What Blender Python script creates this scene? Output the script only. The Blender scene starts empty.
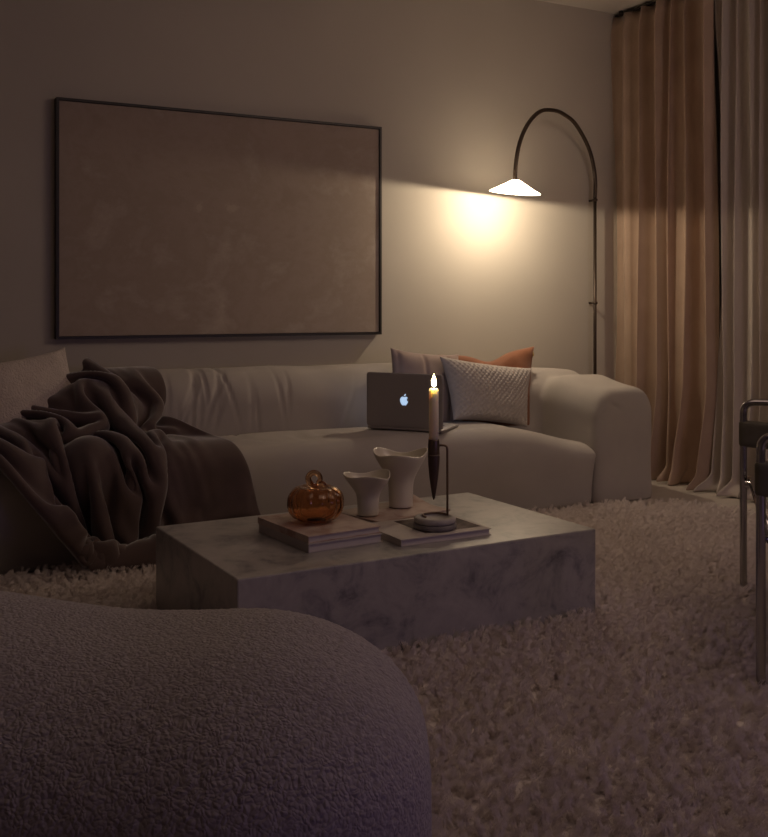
import bpy, bmesh, math, random
import numpy as np
from mathutils import Vector, Matrix, noise

random.seed(7)
RNG = np.random.default_rng(11)
S = bpy.context.scene
C = S.collection
PI = math.pi

# ------------------------------------------------------------------ render look
S.view_settings.view_transform = 'Standard'
S.view_settings.look = 'None'
S.view_settings.gamma = 1.0
S.view_settings.use_curve_mapping = False
S.view_settings.exposure = 0.0

# ------------------------------------------------------------------ materials
def nodes_of(name):
    m = bpy.data.materials.new(name)
    m.use_nodes = True
    nt = m.node_tree
    b = nt.nodes['Principled BSDF']
    return m, nt, b

def coords(nt, scale=(1, 1, 1), kind='Object', rot=(0, 0, 0)):
    t = nt.nodes.new('ShaderNodeTexCoord')
    mp = nt.nodes.new('ShaderNodeMapping')
    mp.inputs['Scale'].default_value = scale
    mp.inputs['Rotation'].default_value = rot
    nt.links.new(t.outputs[kind], mp.inputs['Vector'])
    return mp.outputs['Vector']

def noise_tex(nt, vec, scale, detail=3, rough=.5, dist=0.0):
    n = nt.nodes.new('ShaderNodeTexNoise')
    n.inputs['Scale'].default_value = scale
    n.inputs['Detail'].default_value = detail
    n.inputs['Roughness'].default_value = rough
    n.inputs['Distortion'].default_value = dist
    nt.links.new(vec, n.inputs['Vector'])
    return n.outputs['Fac']

def ramp(nt, fac, stops):
    r = nt.nodes.new('ShaderNodeValToRGB')
    el = r.color_ramp.elements
    el[0].position, el[0].color = stops[0][0], (*stops[0][1], 1)
    el[1].position, el[1].color = stops[-1][0], (*stops[-1][1], 1)
    for p, c in stops[1:-1]:
        e = el.new(p)
        e.color = (*c, 1)
    nt.links.new(fac, r.inputs['Fac'])
    return r.outputs['Color']

def bump(nt, b, height, strength=.3, dist=.01):
    bp = nt.nodes.new('ShaderNodeBump')
    bp.inputs['Strength'].default_value = strength
    bp.inputs['Distance'].default_value = dist
    nt.links.new(height, bp.inputs['Height'])
    nt.links.new(bp.outputs['Normal'], b.inputs['Normal'])

def plain(name, col, rough=.6, metal=0.0, sheen=0.0, emit=None, estr=0.0, spec=.5):
    m, nt, b = nodes_of(name)
    b.inputs['Base Color'].default_value = (*col, 1)
    b.inputs['Roughness'].default_value = rough
    b.inputs['Metallic'].default_value = metal
    b.inputs['Specular IOR Level'].default_value = spec
    if sheen:
        b.inputs['Sheen Weight'].default_value = sheen
    if emit:
        b.inputs['Emission Color'].default_value = (*emit, 1)
        b.inputs['Emission Strength'].default_value = estr
    return m

def mottled(name, c0, c1, scale=3, rough=.7, bscale=0, bstr=.2, bdist=.004, sheen=0, detail=4, sc=(1, 1, 1), spec=.3):
    m, nt, b = nodes_of(name)
    v = coords(nt, sc)
    f = noise_tex(nt, v, scale, detail)
    nt.links.new(ramp(nt, f, [(.3, c0), (.7, c1)]), b.inputs['Base Color'])
    b.inputs['Roughness'].default_value = rough
    b.inputs['Specular IOR Level'].default_value = spec
    if sheen:
        b.inputs['Sheen Weight'].default_value = sheen
        b.inputs['Sheen Roughness'].default_value = .4
    if bscale:
        bump(nt, b, noise_tex(nt, v, bscale, 2), bstr, bdist)
    return m

M = {}
M['wall'] = mottled('wall_paint', (.50, .459, .398), (.53, .487, .423), 2.2, .85, 60, .05, .002)
M['ceil'] = mottled('ceiling_paint', (.76, .71, .65), (.79, .735, .67), 2.0, .9)
M['floor'] = mottled('pale_floor', (.50, .45, .40), (.56, .50, .445), 2.5, .5, 30, .05, .002, sc=(1, 6, 1))
M['sofa'] = mottled('sofa_fabric', (.41, .37, .34), (.455, .415, .38), 5, .9, 420, .25, .0015, sheen=.15)
M['velvet'] = mottled('beige_velvet', (.40, .285, .215), (.46, .335, .255), 6, .8, 200, .15, .002, sheen=.45)
M['linen'] = mottled('grey_linen', (.47, .41, .37), (.53, .465, .42), 14, .9, 300, .25, .002, sc=(1, 1, .2), sheen=.1)
M['boucle'] = mottled('boucle_wool', (.36, .32, .30), (.47, .42, .395), 90, .95, 260, .5, .003, sheen=.25)
def mat_boucle():
    m, nt, b = nodes_of('boucle_wool')
    v = coords(nt)
    vo = nt.nodes.new('ShaderNodeTexVoronoi'); vo.feature = 'SMOOTH_F1'
    vo.inputs['Scale'].default_value = 225; vo.inputs['Smoothness'].default_value = .3
    ds = nt.nodes.new('ShaderNodeVectorMath'); ds.operation = 'MULTIPLY_ADD'
    nn = nt.nodes.new('ShaderNodeTexNoise'); nn.inputs['Scale'].default_value = 60
    nt.links.new(v, nn.inputs['Vector'])
    nt.links.new(nn.outputs['Color'], ds.inputs[0]); ds.inputs[1].default_value = (.012, .012, .012)
    nt.links.new(v, ds.inputs[2]); nt.links.new(ds.outputs[0], vo.inputs['Vector'])
    inv = nt.nodes.new('ShaderNodeMath'); inv.operation = 'SUBTRACT'; inv.inputs[0].default_value = 1
    nt.links.new(vo.outputs['Distance'], inv.inputs[1])
    nt.links.new(ramp(nt, noise_tex(nt, v, 150, 3), [(.35, (.34, .30, .285)), (.65, (.45, .405, .385))]), b.inputs['Base Color'])
    b.inputs['Roughness'].default_value = .95; b.inputs['Specular IOR Level'].default_value = .2
    b.inputs['Sheen Weight'].default_value = .2
    bump(nt, b, inv.outputs[0], .75, .0028)
    return m
M['boucle'] = mat_boucle()
M['throw'] = mottled('plush_throw', (.082, .055, .050), (.108, .072, .065), 9, .85, 300, .3, .002, sheen=.8)
M['rug_pile'] = mottled('rug_pile', (.80, .725, .68), (.86, .785, .74), 3, .95)
M['dark_metal'] = plain('dark_metal', (.075, .055, .042), .38, .6)
M['bronze'] = plain('bronze_rod', (.20, .135, .095), .35, .7)
M['frame'] = plain('black_frame', (.02, .015, .013), .45)
M['chrome'] = plain('chrome_tube', (.40, .385, .385), .12, 1.0)
M['leather'] = mottled('olive_leather', (.10, .09, .062), (.125, .112, .08), 30, .5, 150, .2, .002)
M['rust'] = mottled('rust_velvet', (.25, .095, .045), (.30, .12, .06), 12, .75, 150, .15, .002, sheen=.35)
M['taupe'] = mottled('taupe_velvet', (.30, .225, .20), (.36, .275, .245), 10, .8, 150, .15, .002, sheen=.35)
M['waffle'] = mottled('grey_waffle', (.44, .395, .37), (.50, .45, .42), 30, .9, 400, .3, .0015)
M['teddy'] = mottled('teddy_pile', (.50, .425, .375), (.57, .49, .435), 30, .95, 140, .8, .008, sheen=.2)
M['ceramic'] = plain('glazed_ceramic', (.60, .55, .475), .28)
M['paper'] = mottled('paper_edges', (.50, .455, .415), (.58, .53, .485), 40, .8, sc=(1, 1, 40))
M['wax'] = plain('candle_wax', (.85, .74, .60), .5)
M['wax'].node_tree.nodes['Principled BSDF'].inputs['Subsurface Weight'].default_value = 1.0
M['wax'].node_tree.nodes['Principled BSDF'].inputs['Subsurface Radius'].default_value = (1.0, .75, .55)
M['wax'].node_tree.nodes['Principled BSDF'].inputs['Subsurface Scale'].default_value = .045
M['stone'] = mottled('pale_concrete', (.36, .33, .30), (.46, .43, .39), 60, .8, 120, .2, .002)
M['stone_dark'] = mottled('dark_stone', (.17, .155, .145), (.23, .21, .195), 60, .7, 120, .2, .002)
M['wick'] = plain('burnt_wick', (.01, .008, .006), .9)
M['flame'] = plain('candle_flame', (1, .8, .4), .5, emit=(1, .68, .30), estr=80)
M['logo'] = plain('glowing_logo', (.6, .75, .9), .5, emit=(.50, .72, 1.0), estr=.80)
M['alu'] = plain('brushed_aluminium', (.36, .335, .325), .5, .45)
M['keys'] = plain('black_keys', (.02, .02, .02), .5)
M['bulb'] = plain('bulb_glass', (1, 1, 1), .5, emit=(1, .80, .56), estr=7000)
M['zip'] = plain('brass_pull', (.55, .38, .16), .3, 1.0)

def mat_shade():
    m, nt, b = nodes_of('opal_shade')
    b.inputs['Base Color'].default_value = (.85, .80, .72, 1)
    b.inputs['Roughness'].default_value = .5
    b.inputs['Emission Color'].default_value = (1, .82, .60, 1)
    b.inputs['Emission Strength'].default_value = 52
    tr = nt.nodes.new('ShaderNodeBsdfTranslucent')
    tr.inputs['Color'].default_value = (.92, .84, .70, 1)
    mx = nt.nodes.new('ShaderNodeMixShader')
    mx.inputs['Fac'].default_value = .88
    nt.links.new(b.outputs[0], mx.inputs[1])
    nt.links.new(tr.outputs[0], mx.inputs[2])
    nt.links.new(mx.outputs[0], nt.nodes['Material Output'].inputs['Surface'])
    return m
M['shade'] = mat_shade()

def mat_glass():
    m, nt, b = nodes_of('amber_glass')
    b.inputs['Base Color'].default_value = (.80, .52, .31, 1)
    b.inputs['Roughness'].default_value = .04
    b.inputs['Transmission Weight'].default_value = 1.0
    b.inputs['IOR'].default_value = 1.40
    return m
M['amber'] = mat_glass()

def mat_marble():
    m, nt, b = nodes_of('grey_veined_marble')
    v = coords(nt)
    f1 = noise_tex(nt, v, 7.5, 8, .66, .7)
    f2 = noise_tex(nt, v, 24, 6, .65, .5)
    mx = nt.nodes.new('ShaderNodeMath'); mx.operation = 'MULTIPLY_ADD'
    nt.links.new(f2, mx.inputs[0]); mx.inputs[1].default_value = .35
    nt.links.new(f1, mx.inputs[2])
    col = ramp(nt, mx.outputs[0], [(.44, (.12, .115, .12)), (.56, (.25, .24, .235)), (.66, (.34, .32, .30)), (.88, (.42, .39, .365))])
    nt.links.new(col, b.inputs['Base Color'])
    b.inputs['Roughness'].default_value = .33
    return m
M['marble'] = mat_marble()

def mat_canvas():
    m, nt, b = nodes_of('mottled_canvas')
    v = coords(nt)
    f1 = noise_tex(nt, v, 1.8, 8, .62, .6)
    f2 = noise_tex(nt, coords(nt, (1, 1, 1.6)), 6, 7, .7, .2)
    a = nt.nodes.new('ShaderNodeMath'); a.operation = 'MULTIPLY_ADD'
    nt.links.new(f2, a.inputs[0]); a.inputs[1].default_value = .5
    nt.links.new(f1, a.inputs[2])
    col = ramp(nt, a.outputs[0], [(.52, (.30, .235, .19)), (.70, (.37, .295, .245)), (.78, (.34, .27, .22)), (.95, (.45, .375, .32))])
    # two small pale scuffs near the middle of the canvas
    last = col
    for (cx, cz, rx, rz) in ((-.155, .075, .028, .04), (.0, .08, .05, .03)):
        vm = nt.nodes.new('ShaderNodeMapping'); vm.vector_type = 'TEXTURE'
        vm.inputs['Location'].default_value = (cx, 0, cz)
        vm.inputs['Scale'].default_value = (rx, 1, rz)
        nt.links.new(coords(nt), vm.inputs['Vector'])
        ln = nt.nodes.new('ShaderNodeVectorMath'); ln.operation = 'LENGTH'
        nt.links.new(vm.outputs[0], ln.inputs[0])
        n = noise_tex(nt, coords(nt), 45, 4, .7)
        ad = nt.nodes.new('ShaderNodeMath'); ad.operation = 'MULTIPLY_ADD'
        nt.links.new(n, ad.inputs[0]); ad.inputs[1].default_value = 2.2
        nt.links.new(ln.outputs['Value'], ad.inputs[2])
        mr = nt.nodes.new('ShaderNodeMapRange')
        mr.inputs['From Min'].default_value = 1.4; mr.inputs['From Max'].default_value = 1.9
        mr.inputs['To Min'].default_value = .28; mr.inputs['To Max'].default_value = 0
        nt.links.new(ad.outputs[0], mr.inputs['Value'])
        mix = nt.nodes.new('ShaderNodeMix'); mix.data_type = 'RGBA'
        nt.links.new(mr.outputs[0], mix.inputs['Factor'])
        nt.links.new(last, mix.inputs[6]); mix.inputs[7].default_value = (.62, .52, .44, 1)
        last = mix.outputs[2]
    nt.links.new(last, b.inputs['Base Color'])
    b.inputs['Roughness'].default_value = .8
    bump(nt, b, noise_tex(nt, v, 120, 3), .15, .002)
    return m
M['canvas'] = mat_canvas()

def cover(name, c0, c1, c2, scale):
    m, nt, b = nodes_of(name)
    f = noise_tex(nt, coords(nt), scale, 5, .6, .5)
    nt.links.new(ramp(nt, f, [(.35, c0), (.5, c1), (.65, c2)]), b.inputs['Base Color'])
    b.inputs['Roughness'].default_value = .75
    b.inputs['Specular IOR Level'].default_value = .2
    return m
M['cover_rose'] = cover('rose_print_cover', (.36, .24, .20), (.47, .37, .32), (.52, .42, .36), 14)
M['cover_grey'] = cover('grey_cover', (.40, .36, .335), (.43, .385, .36), (.46, .415, .385), 6)
M['cover_photo'] = cover('photo_print_cover', (.05, .034, .030), (.10, .070, .060), (.20, .15, .13), 9)
M['cover_cream'] = cover('cream_cover', (.48, .43, .38), (.52, .465, .415), (.55, .49, .44), 8)

# ------------------------------------------------------------------ object helpers
def link_mesh(name, V, Fc, mat, parent=None, smooth=True, loc=None, local=False):
    """V in world coordinates; stored relative to the parent's base (parents carry no rotation unless local=True)."""
    V = np.asarray(V, float).reshape(-1, 3)
    me = bpy.data.meshes.new(name)
    if not local:
        if parent is not None:
            V = V - np.array(base_of(parent))
        elif loc is not None:
            V = V - np.array(loc)
    me.from_pydata(V.tolist(), [], [tuple(int(i) for i in f) for f in Fc])
    me.update()
    bm = bmesh.new(); bm.from_mesh(me)
    bmesh.ops.recalc_face_normals(bm, faces=bm.faces)
    bm.to_mesh(me); bm.free()
    if smooth:
        me.polygons.foreach_set('use_smooth', [True] * len(me.polygons))
    o = bpy.data.objects.new(name, me)
    C.objects.link(o)
    if mat is not None:
        me.materials.append(mat)
    if parent is not None:
        o.parent = parent
    elif loc is not None:
        o.location = loc
    return o

def base_of(o):
    p = Vector((0, 0, 0))
    while o is not None:
        p += o.location
        o = o.parent
    return tuple(p)

def thing(name, label, cat, loc=(0, 0, 0), group=None, rot=None):
    o = bpy.data.objects.new(name, None)
    C.objects.link(o)
    o.empty_display_size = .05
    o.location = loc
    if rot:
        o.rotation_euler = rot
    o['label'] = label; o['category'] = cat
    if group:
        o['group'] = group
    return o

def tag(o, label, cat, group=None, kind=None):
    o['label'] = label; o['category'] = cat
    if group: o['group'] = group
    if kind: o['kind'] = kind
    return o

def struct(o):
    o['kind'] = 'structure'
    return o

def join(parts):
    V, Fc, k = [], [], 0
    for v, f in parts:
        v = np.asarray(v, float).reshape(-1, 3)
        V.append(v)
        Fc += [tuple(i + k for i in q) for q in f]
        k += len(v)
    return np.vstack(V), Fc

def box(x0, x1, y0, y1, z0, z1):
    V = [(x0, y0, z0), (x1, y0, z0), (x1, y1, z0), (x0, y1, z0), (x0, y0, z1), (x1, y0, z1), (x1, y1, z1), (x0, y1, z1)]
    return np.array(V, float), [(0, 3, 2, 1), (4, 5, 6, 7), (0, 1, 5, 4), (1, 2, 6, 5), (2, 3, 7, 6), (3, 0, 4, 7)]

def soft_box(x0, x1, y0, y1, z0, z1, r, step=.03):
    """rounded box with a fine regular skin; r = radius or (rx, ry, rz)"""
    lo = np.array([x0, y0, z0]); hi = np.array([x1, y1, z1])
    r = np.array([r] * 3 if np.isscalar(r) else r, float)
    r = np.minimum(r, (hi - lo) / 2 * .999)
    n = np.maximum(4, np.ceil((hi - lo) / step)).astype(int)
    idx, V, Fc = {}, [], []
    # sample positions concentrate towards the edges through an even spread of the rounded arc
    def axis(i):
        t = np.linspace(0, 1, n[i] + 1)
        return lo[i] + (hi[i] - lo[i]) * t
    ax = [axis(i) for i in range(3)]
    def vid(i, j, k):
        key = (i, j, k)
        if key not in idx:
            idx[key] = len(V)
            V.append((ax[0][i], ax[1][j], ax[2][k]))
        return idx[key]
    for k in (0, n[2]):
        for i in range(n[0]):
            for j in range(n[1]):
                Fc.append((vid(i, j, k), vid(i + 1, j, k), vid(i + 1, j + 1, k), vid(i, j + 1, k)))
    for j in (0, n[1]):
        for i in range(n[0]):
            for k in range(n[2]):
                Fc.append((vid(i, j, k), vid(i + 1, j, k), vid(i + 1, j, k + 1), vid(i, j, k + 1)))
    for i in (0, n[0]):
        for j in range(n[1]):
            for k in range(n[2]):
                Fc.append((vid(i, j, k), vid(i, j + 1, k), vid(i, j + 1, k + 1), vid(i, j, k + 1)))
    P = np.array(V)
    c = np.clip(P, lo + r, hi - r)
    d = (P - c) / r
    L = np.linalg.norm(d, axis=1, keepdims=True)
    m = np.max(np.abs(d), axis=1, keepdims=True)
    with np.errstate(invalid='ignore', divide='ignore'):
        d = np.where(L > 1e-9, d / L, d)
    return c + d * r, Fc

def lathe(prof, n=48, center=(0, 0, 0), fn=None, close=True):
    """prof: list of (r, z). fn(angle, r, z) -> (r, z)"""
    V, Fc = [], []
    m = len(prof)
    for (r, z) in prof:
        for k in range(n):
            a = 2 * PI * k / n
            rr, zz = fn(a, r, z) if fn else (r, z)
            V.append((center[0] + rr * math.cos(a), center[1] + rr * math.sin(a), center[2] + zz))
    for i in range(m - 1):
        for k in range(n):
            Fc.append((i * n + k, i * n + (k + 1) % n, (i + 1) * n + (k + 1) % n, (i + 1) * n + k))
    if close:
        Fc.append(tuple(range(n)))
        Fc.append(tuple(range((m - 1) * n, m * n)))
    return np.array(V), Fc

def smooth_path(pts, per=8, closed=False):
    P = [np.array(p, float) for p in pts]
    n = len(P); out = []
    rng = range(n) if closed else range(n - 1)
    for i in rng:
        if closed:
            p0, p1, p2, p3 = P[i - 1], P[i], P[(i + 1) % n], P[(i + 2) % n]
        else:
            p0, p1, p2, p3 = P[max(i - 1, 0)], P[i], P[i + 1], P[min(i + 2, n - 1)]
        for k in range(per):
            t = k / per
            out.append(.5 * (2 * p1 + (p2 - p0) * t + (2 * p0 - 5 * p1 + 4 * p2 - p3) * t * t + (3 * p1 - p0 - 3 * p2 + p3) * t ** 3))
    if not closed:
        out.append(P[-1])
    return np.array(out)

def tube(path, r, n=12, closed=False):
    P = np.asarray(path, float)
    m = len(P)
    rad = np.full(m, r) if np.isscalar(r) else np.asarray(r)
    V, Fc = [], []
    up = None
    for i in range(m):
        if closed:
            t = P[(i + 1) % m] - P[i - 1]
        else:
            t = P[min(i + 1, m - 1)] - P[max(i - 1, 0)]
        t = t / np.linalg.norm(t)
        if up is None:
            a = np.array([0, 0, 1.]) if abs(t[2]) < .9 else np.array([1., 0, 0])
            up = np.cross(t, a); up /= np.linalg.norm(up)
        up = up - t * np.dot(up, t); up /= np.linalg.norm(up)
        w = np.cross(t, up)
        for k in range(n):
            a = 2 * PI * k / n
            V.append(P[i] + rad[i] * (math.cos(a) * up + math.sin(a) * w))
    for i in range(m if closed else m - 1):
        j = (i + 1) % m
        for k in range(n):
            Fc.append((i * n + k, i * n + (k + 1) % n, j * n + (k + 1) % n, j * n + k))
    if not closed:
        Fc.append(tuple(range(n))); Fc.append(tuple(range((m - 1) * n, m * n)))
    return np.array(V), Fc

def round_corners(pts, r, seg=6, closed=True):
    """fillet a polygon path of 3-D points"""
    P = [np.array(p, float) for p in pts]
    n = len(P); out = []
    for i in range(n):
        if not closed and i in (0, n - 1):
            out.append(P[i]); continue
        a, b, c = P[i - 1], P[i], P[(i + 1) % n]
        u = (a - b) / np.linalg.norm(a - b); v = (c - b) / np.linalg.norm(c - b)
        rr = min(r, np.linalg.norm(a - b) * .45, np.linalg.norm(c - b) * .45)
        s, e = b + u * rr, b + v * rr
        for k in range(seg + 1):
            t = k / seg
            out.append((1 - t) ** 2 * s + 2 * t * (1 - t) * b + t * t * e)
    return np.array(out)

def bake(o):
    dg = bpy.context.evaluated_depsgraph_get()
    dg.update()
    me = bpy.data.meshes.new_from_object(o.evaluated_get(dg))
    old = o.data
    o.modifiers.clear()
    o.data = me
    me.name = o.name
    bpy.data.meshes.remove(old)
    return o

def get_co(o):
    a = np.empty(len(o.data.vertices) * 3); o.data.vertices.foreach_get('co', a)
    return a.reshape(-1, 3)

def get_no(o):
    a = np.empty(len(o.data.vertices) * 3); o.data.vertices.foreach_get('normal', a)
    return a.reshape(-1, 3)

def set_co(o, a):
    o.data.vertices.foreach_set('co', np.ascontiguousarray(a, float).ravel()); o.data.update()

def nz(P, scale, off=0.0):
    return np.array([noise.noise((p[0] * scale + off, p[1] * scale + off * .7, p[2] * scale - off)) for p in P])

def sstep(a, b, x):
    t = np.clip((x - a) / (b - a), 0, 1)
    return t * t * (3 - 2 * t)

def bevel(o, w, seg=2):
    md = o.modifiers.new('bevel', 'BEVEL'); md.width = w; md.segments = seg; md.limit_method = 'ANGLE'
    return bake(o)

# ------------------------------------------------------------------ the room
X0, X1, Y0, Y1, ZC = -1.6, 4.06, -1.9, 4.50, 2.60
T = .1
struct(link_mesh('floor', *box(X0 - T, X1 + T, Y0 - T, Y1 + T, -T, 0), M['floor'], smooth=False))
struct(link_mesh('ceiling', *box(X0 - T, X1 + T, Y0 - T, Y1 + T, ZC, ZC + T), M['ceil'], smooth=False))
struct(link_mesh('wall_back', *box(X0 - T, X1 + T, Y1, Y1 + T, 0, ZC), M['wall'], smooth=False))
struct(link_mesh('wall_right', *box(X1, X1 + T, Y0, Y1, 0, ZC), M['wall'], smooth=False))
struct(link_mesh('wall_left', *box(X0 - T, X0, Y0, Y1, 0, ZC), M['wall'], smooth=False))
struct(link_mesh('wall_front', *box(X0 - T, X1 + T, Y0 - T, Y0, 0, ZC), M['wall'], smooth=False))

# ------------------------------------------------------------------ painting
px0, px1, pz0, pz1 = .776, 2.338, .787, 1.819
pf, pb = 4.450, 4.499
fw = .011
t = thing('framed_painting', 'large wide beige abstract canvas in a thin black frame on the wall above the sofa', 'painting', ((px0 + px1) / 2, pb, (pz0 + pz1) / 2))
fr = [box(px0, px1, pf, pb, pz1 - fw, pz1), box(px0, px1, pf, pb, pz0, pz0 + fw),
      box(px0, px0 + fw, pf, pb, pz0 + fw, pz1 - fw), box(px1 - fw, px1, pf, pb, pz0 + fw, pz1 - fw)]
link_mesh('frame', *join(fr), M['frame'], t, smooth=False)
link_mesh('canvas', *box(px0 + fw + .002, px1 - fw - .002, pf + .008, pb - .012, pz0 + fw + .002, pz1 - fw - .002), M['canvas'], t, smooth=False)

# ------------------------------------------------------------------ sofa
SX0, SX1 = -.10, 3.455
sofa = thing('sofa', 'long low cream fabric sofa with rolled back and rounded arms below the painting', 'sofa', (1.65, 4.05, 0))
back = soft_box(SX0, SX1 - .005, 4.13, 4.465, -.06, .655, (.10, .15, .15), .04)
arm_r = soft_box(3.085, SX1, 3.70, 4.42, -.08, .612, (.10, .05, .14), .03)
arm_l = soft_box(SX0, .235, 3.70, 4.42, -.08, .612, (.10, .05, .14), .03)
V, Fc = join([back, arm_r, arm_l])
wrap = link_mesh('wraparound_backrest', V, Fc, M['sofa'], sofa)
md = wrap.modifiers.new('r', 'REMESH'); md.mode = 'VOXEL'; md.voxel_size = .009
md = wrap.modifiers.new('s', 'SMOOTH'); md.factor = .5; md.iterations = 24
bake(wrap)
P = get_co(wrap); N = get_no(wrap)
W = P + np.array(base_of(sofa))
# the arms' tops fall towards the front, the back dips a little on the right
fall = sstep(4.25, 3.72, W[:, 1]) * sstep(.25, .55, W[:, 2]) * .075
P[:, 2] -= fall
P[:, 2] -= sstep(2.5, 3.2, W[:, 0]) * sstep(.3, .6, W[:, 2]) * .045 * sstep(4.0, 4.2, W[:, 1])
P[:, 2] -= sstep(3.10, 3.45, W[:, 0]) * sstep(.3, .55, W[:, 2]) * .030 * sstep(4.0, 4.4, W[:, 1])
d = nz(W, 5.0, 3.1) * .006 + nz(W, 2.0, 9) * .010
# gathers in the cover of the backrest
rg = np.random.default_rng(5)
fr_ = (N[:, 1] < -.05)
for k in range(30):
    gx = rg.normal(1.35, .22) if k < 18 else rg.uniform(.4, 3.0)
    gz = rg.uniform(.42, .60); sl = rg.normal(.15, .25); ln = rg.uniform(.05, .12)
    ampl = rg.uniform(.006, .013)
    w = rg.uniform(.005, .010)
    u = W[:, 0] - gx - sl * (W[:, 2] - gz)
    d -= ampl * np.exp(-(u / w) ** 2) * np.exp(-((W[:, 2] - gz) / ln) ** 2) * sstep(4.40, 4.25, W[:, 1])
# crease where the arm's front panel meets its top
for ax_ in (3.14, .17):
    u = (W[:, 0] - ax_ - .06); v = W[:, 2] - .527
    d -= .009 * np.exp(-((u + v * .8) / .022) ** 2) * np.exp(-((v) / .022) ** 2) * sstep(3.80, 3.74, W[:, 1])
P = P + N * d[:, None]
P[:, 2] = np.maximum(P[:, 2], .004)
set_co(wrap, P)
wrap.data.polygons.foreach_set('use_smooth', [True] * len(wrap.data.polygons))

# seat cushion
V, Fc = soft_box(.238, 3.085, 3.665, 4.15, -.06, .386, (.085, .09, .10), .022)
W = V.copy()
top = sstep(.15, .40, W[:, 2])
ends = sstep(2.50, 3.07, W[:, 0]) ** 1.3
W[:, 2] -= top * ends * .095
W[:, 2] -= top * sstep(.7, .238, W[:, 0]) ** 1.5 * .05
W[:, 2] += top * (nz(V, 2.2, 4.4) * .006)
for k in range(16):
    gx = rg.uniform(1.3, 2.0) if k < 9 else rg.uniform(.5, 2.9)
    gy = rg.uniform(3.85, 4.1); sl = rg.normal(0, .6); ln = rg.uniform(.05, .1)
    u = V[:, 0] - gx - sl * (V[:, 1] - gy)
    W[:, 2] -= top * rg.uniform(.005, .010) * np.exp(-(u / .014) ** 2) * np.exp(-((V[:, 1] - gy) / ln) ** 2)
front = sstep(3.80, 3.68, V[:, 1])
W[:, 1] += front * (nz(V, 3.0, 8.8) * .010)
W[:, 1] += front * sstep(.30, .05, V[:, 2]) * .03
W[:, 2] = np.maximum(W[:, 2], .004)
seat = link_mesh('seat', W, Fc, M['sofa'], sofa)

# ------------------------------------------------------------------ cushions
def cushion(name, label, w, h, thick, mat, M4, nu=70, pinch=.08, taper=0.0, pattern=None, wrinkle=.006, chop=0.0, seed=0, group='cushions on the sofa'):
    """pillow in local x (width), z (height), y (thickness); M4 places it"""
    V, Fc = [], []
    nv = max(8, int(nu * h / w))
    us = np.linspace(-1, 1, nu + 1); vs = np.linspace(-1, 1, nv + 1)
    U, Vv = np.meshgrid(us, vs, indexing='ij')
    side = 1 - pinch * (1 - np.abs(Vv) ** 2.2) * 1.0
    side2 = 1 - pinch * (1 - np.abs(U) ** 2.2)
    Xl = U * w / 2 * side; Zl = Vv * h / 2 * side2
    prof = np.clip((1 - np.abs(U) ** 3.2), 0, 1) ** .55 * np.clip((1 - np.abs(Vv) ** 3.2), 0, 1) ** .55
    edge = np.clip(np.minimum(1 - np.abs(U), 1 - np.abs(Vv)) * 8, 0, 1)
    Xl = Xl * (1 + taper * Vv)
    if chop:
        Zl = Zl - chop * np.exp(-(U / .32) ** 2) * sstep(-.2, 1, Vv)
    sheets = []
    for s in (-1, 1):
        Y = s * thick / 2 * prof
        flat = np.stack([Xl.ravel(), np.full(Xl.size, s * .5), Zl.ravel()], 1)
        wr = nz(flat * np.array([1, 1, 1.4]), 9, seed) * wrinkle + nz(flat, 3, seed + 5) * wrinkle * 1.6
        Y = Y + s * (wr.reshape(Xl.shape)) * edge
        if pattern is not None and s == -1:
            Y = Y - pattern(Xl, Zl) * edge
        sheets.append(np.stack([Xl, Y, Zl], -1).reshape(-1, 3))
    n0 = (nu + 1) * (nv + 1)
    V = np.vstack(sheets)
    def vid(i, j, s):
        if s == 1 and (i in (0, nu) or j in (0, nv)):
            s = 0
        return s * n0 + i * (nv + 1) + j
    for s in (0, 1):
        for i in range(nu):
            for j in range(nv):
                q = (vid(i, j, s), vid(i + 1, j, s), vid(i + 1, j + 1, s), vid(i, j + 1, s))
                Fc.append(q if s == 0 else q[::-1])
    used = sorted({i for f in Fc for i in f})
    mp = {a: b for b, a in enumerate(used)}
    V = V[used]; Fc = [tuple(mp[i] for i in f) for f in Fc]
    o = link_mesh(name, V, Fc, mat, local=True)
    o.matrix_world = M4
    tag(o, label, 'cushion', group)
    return o

def place(c, rz=0, lean=0, roll=0):
    return Matrix.Translation(c) @ Matrix.Rotation(rz, 4, 'Z') @ Matrix.Rotation(lean, 4, 'X') @ Matrix.Rotation(roll, 4, 'Y')
R = math.radians

def waffle(x, z):
    a = (x + z) / .019; b = (x - z) / .019
    return .0060 * (np.abs(np.sin(a * PI / 1.4)) ** .7 * np.abs(np.sin(b * PI / 1.4)) ** .7)
def nubs(x, z):
    return .0
def channels(x, z):
    return -.008 * np.exp(-(((x + .5) % .135 - .0675) / .012) ** 2)

cushion('woven_cushion', 'pale grey woven waffle cushion in front of the rust cushion at the sofa corner', .49, .30, .13, M['waffle'],
        place((2.695, 4.03, .515), R(4), R(-17), R(8.0)), nu=190, taper=.12, pattern=waffle, wrinkle=.004, seed=2)
cushion('rust_cushion', 'rust brown velvet cushion behind the grey woven cushion', .48, .40, .13, M['rust'],
        place((2.805, 4.16, .512), R(0), R(-9), R(-3)), taper=.20, chop=.04, wrinkle=.008, seed=6)
rust = bpy.data.objects['rust_cushion']
link_mesh('zip_pull', *tube([(.258, -.004, .184), (.262, -.010, .172), (.260, -.014, .156), (.258, -.015, .149)], [.003, .005, .0065, .004], 10), M['zip'], rust, local=True)
cushion('striped_cushion', 'taupe velvet cushion with sewn channels standing behind the laptop', .38, .38, .12, M['taupe'],
        place((2.40, 4.12, .530), R(2), R(-12), R(6.0)), nu=90, pattern=channels, wrinkle=.006, seed=9)
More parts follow.
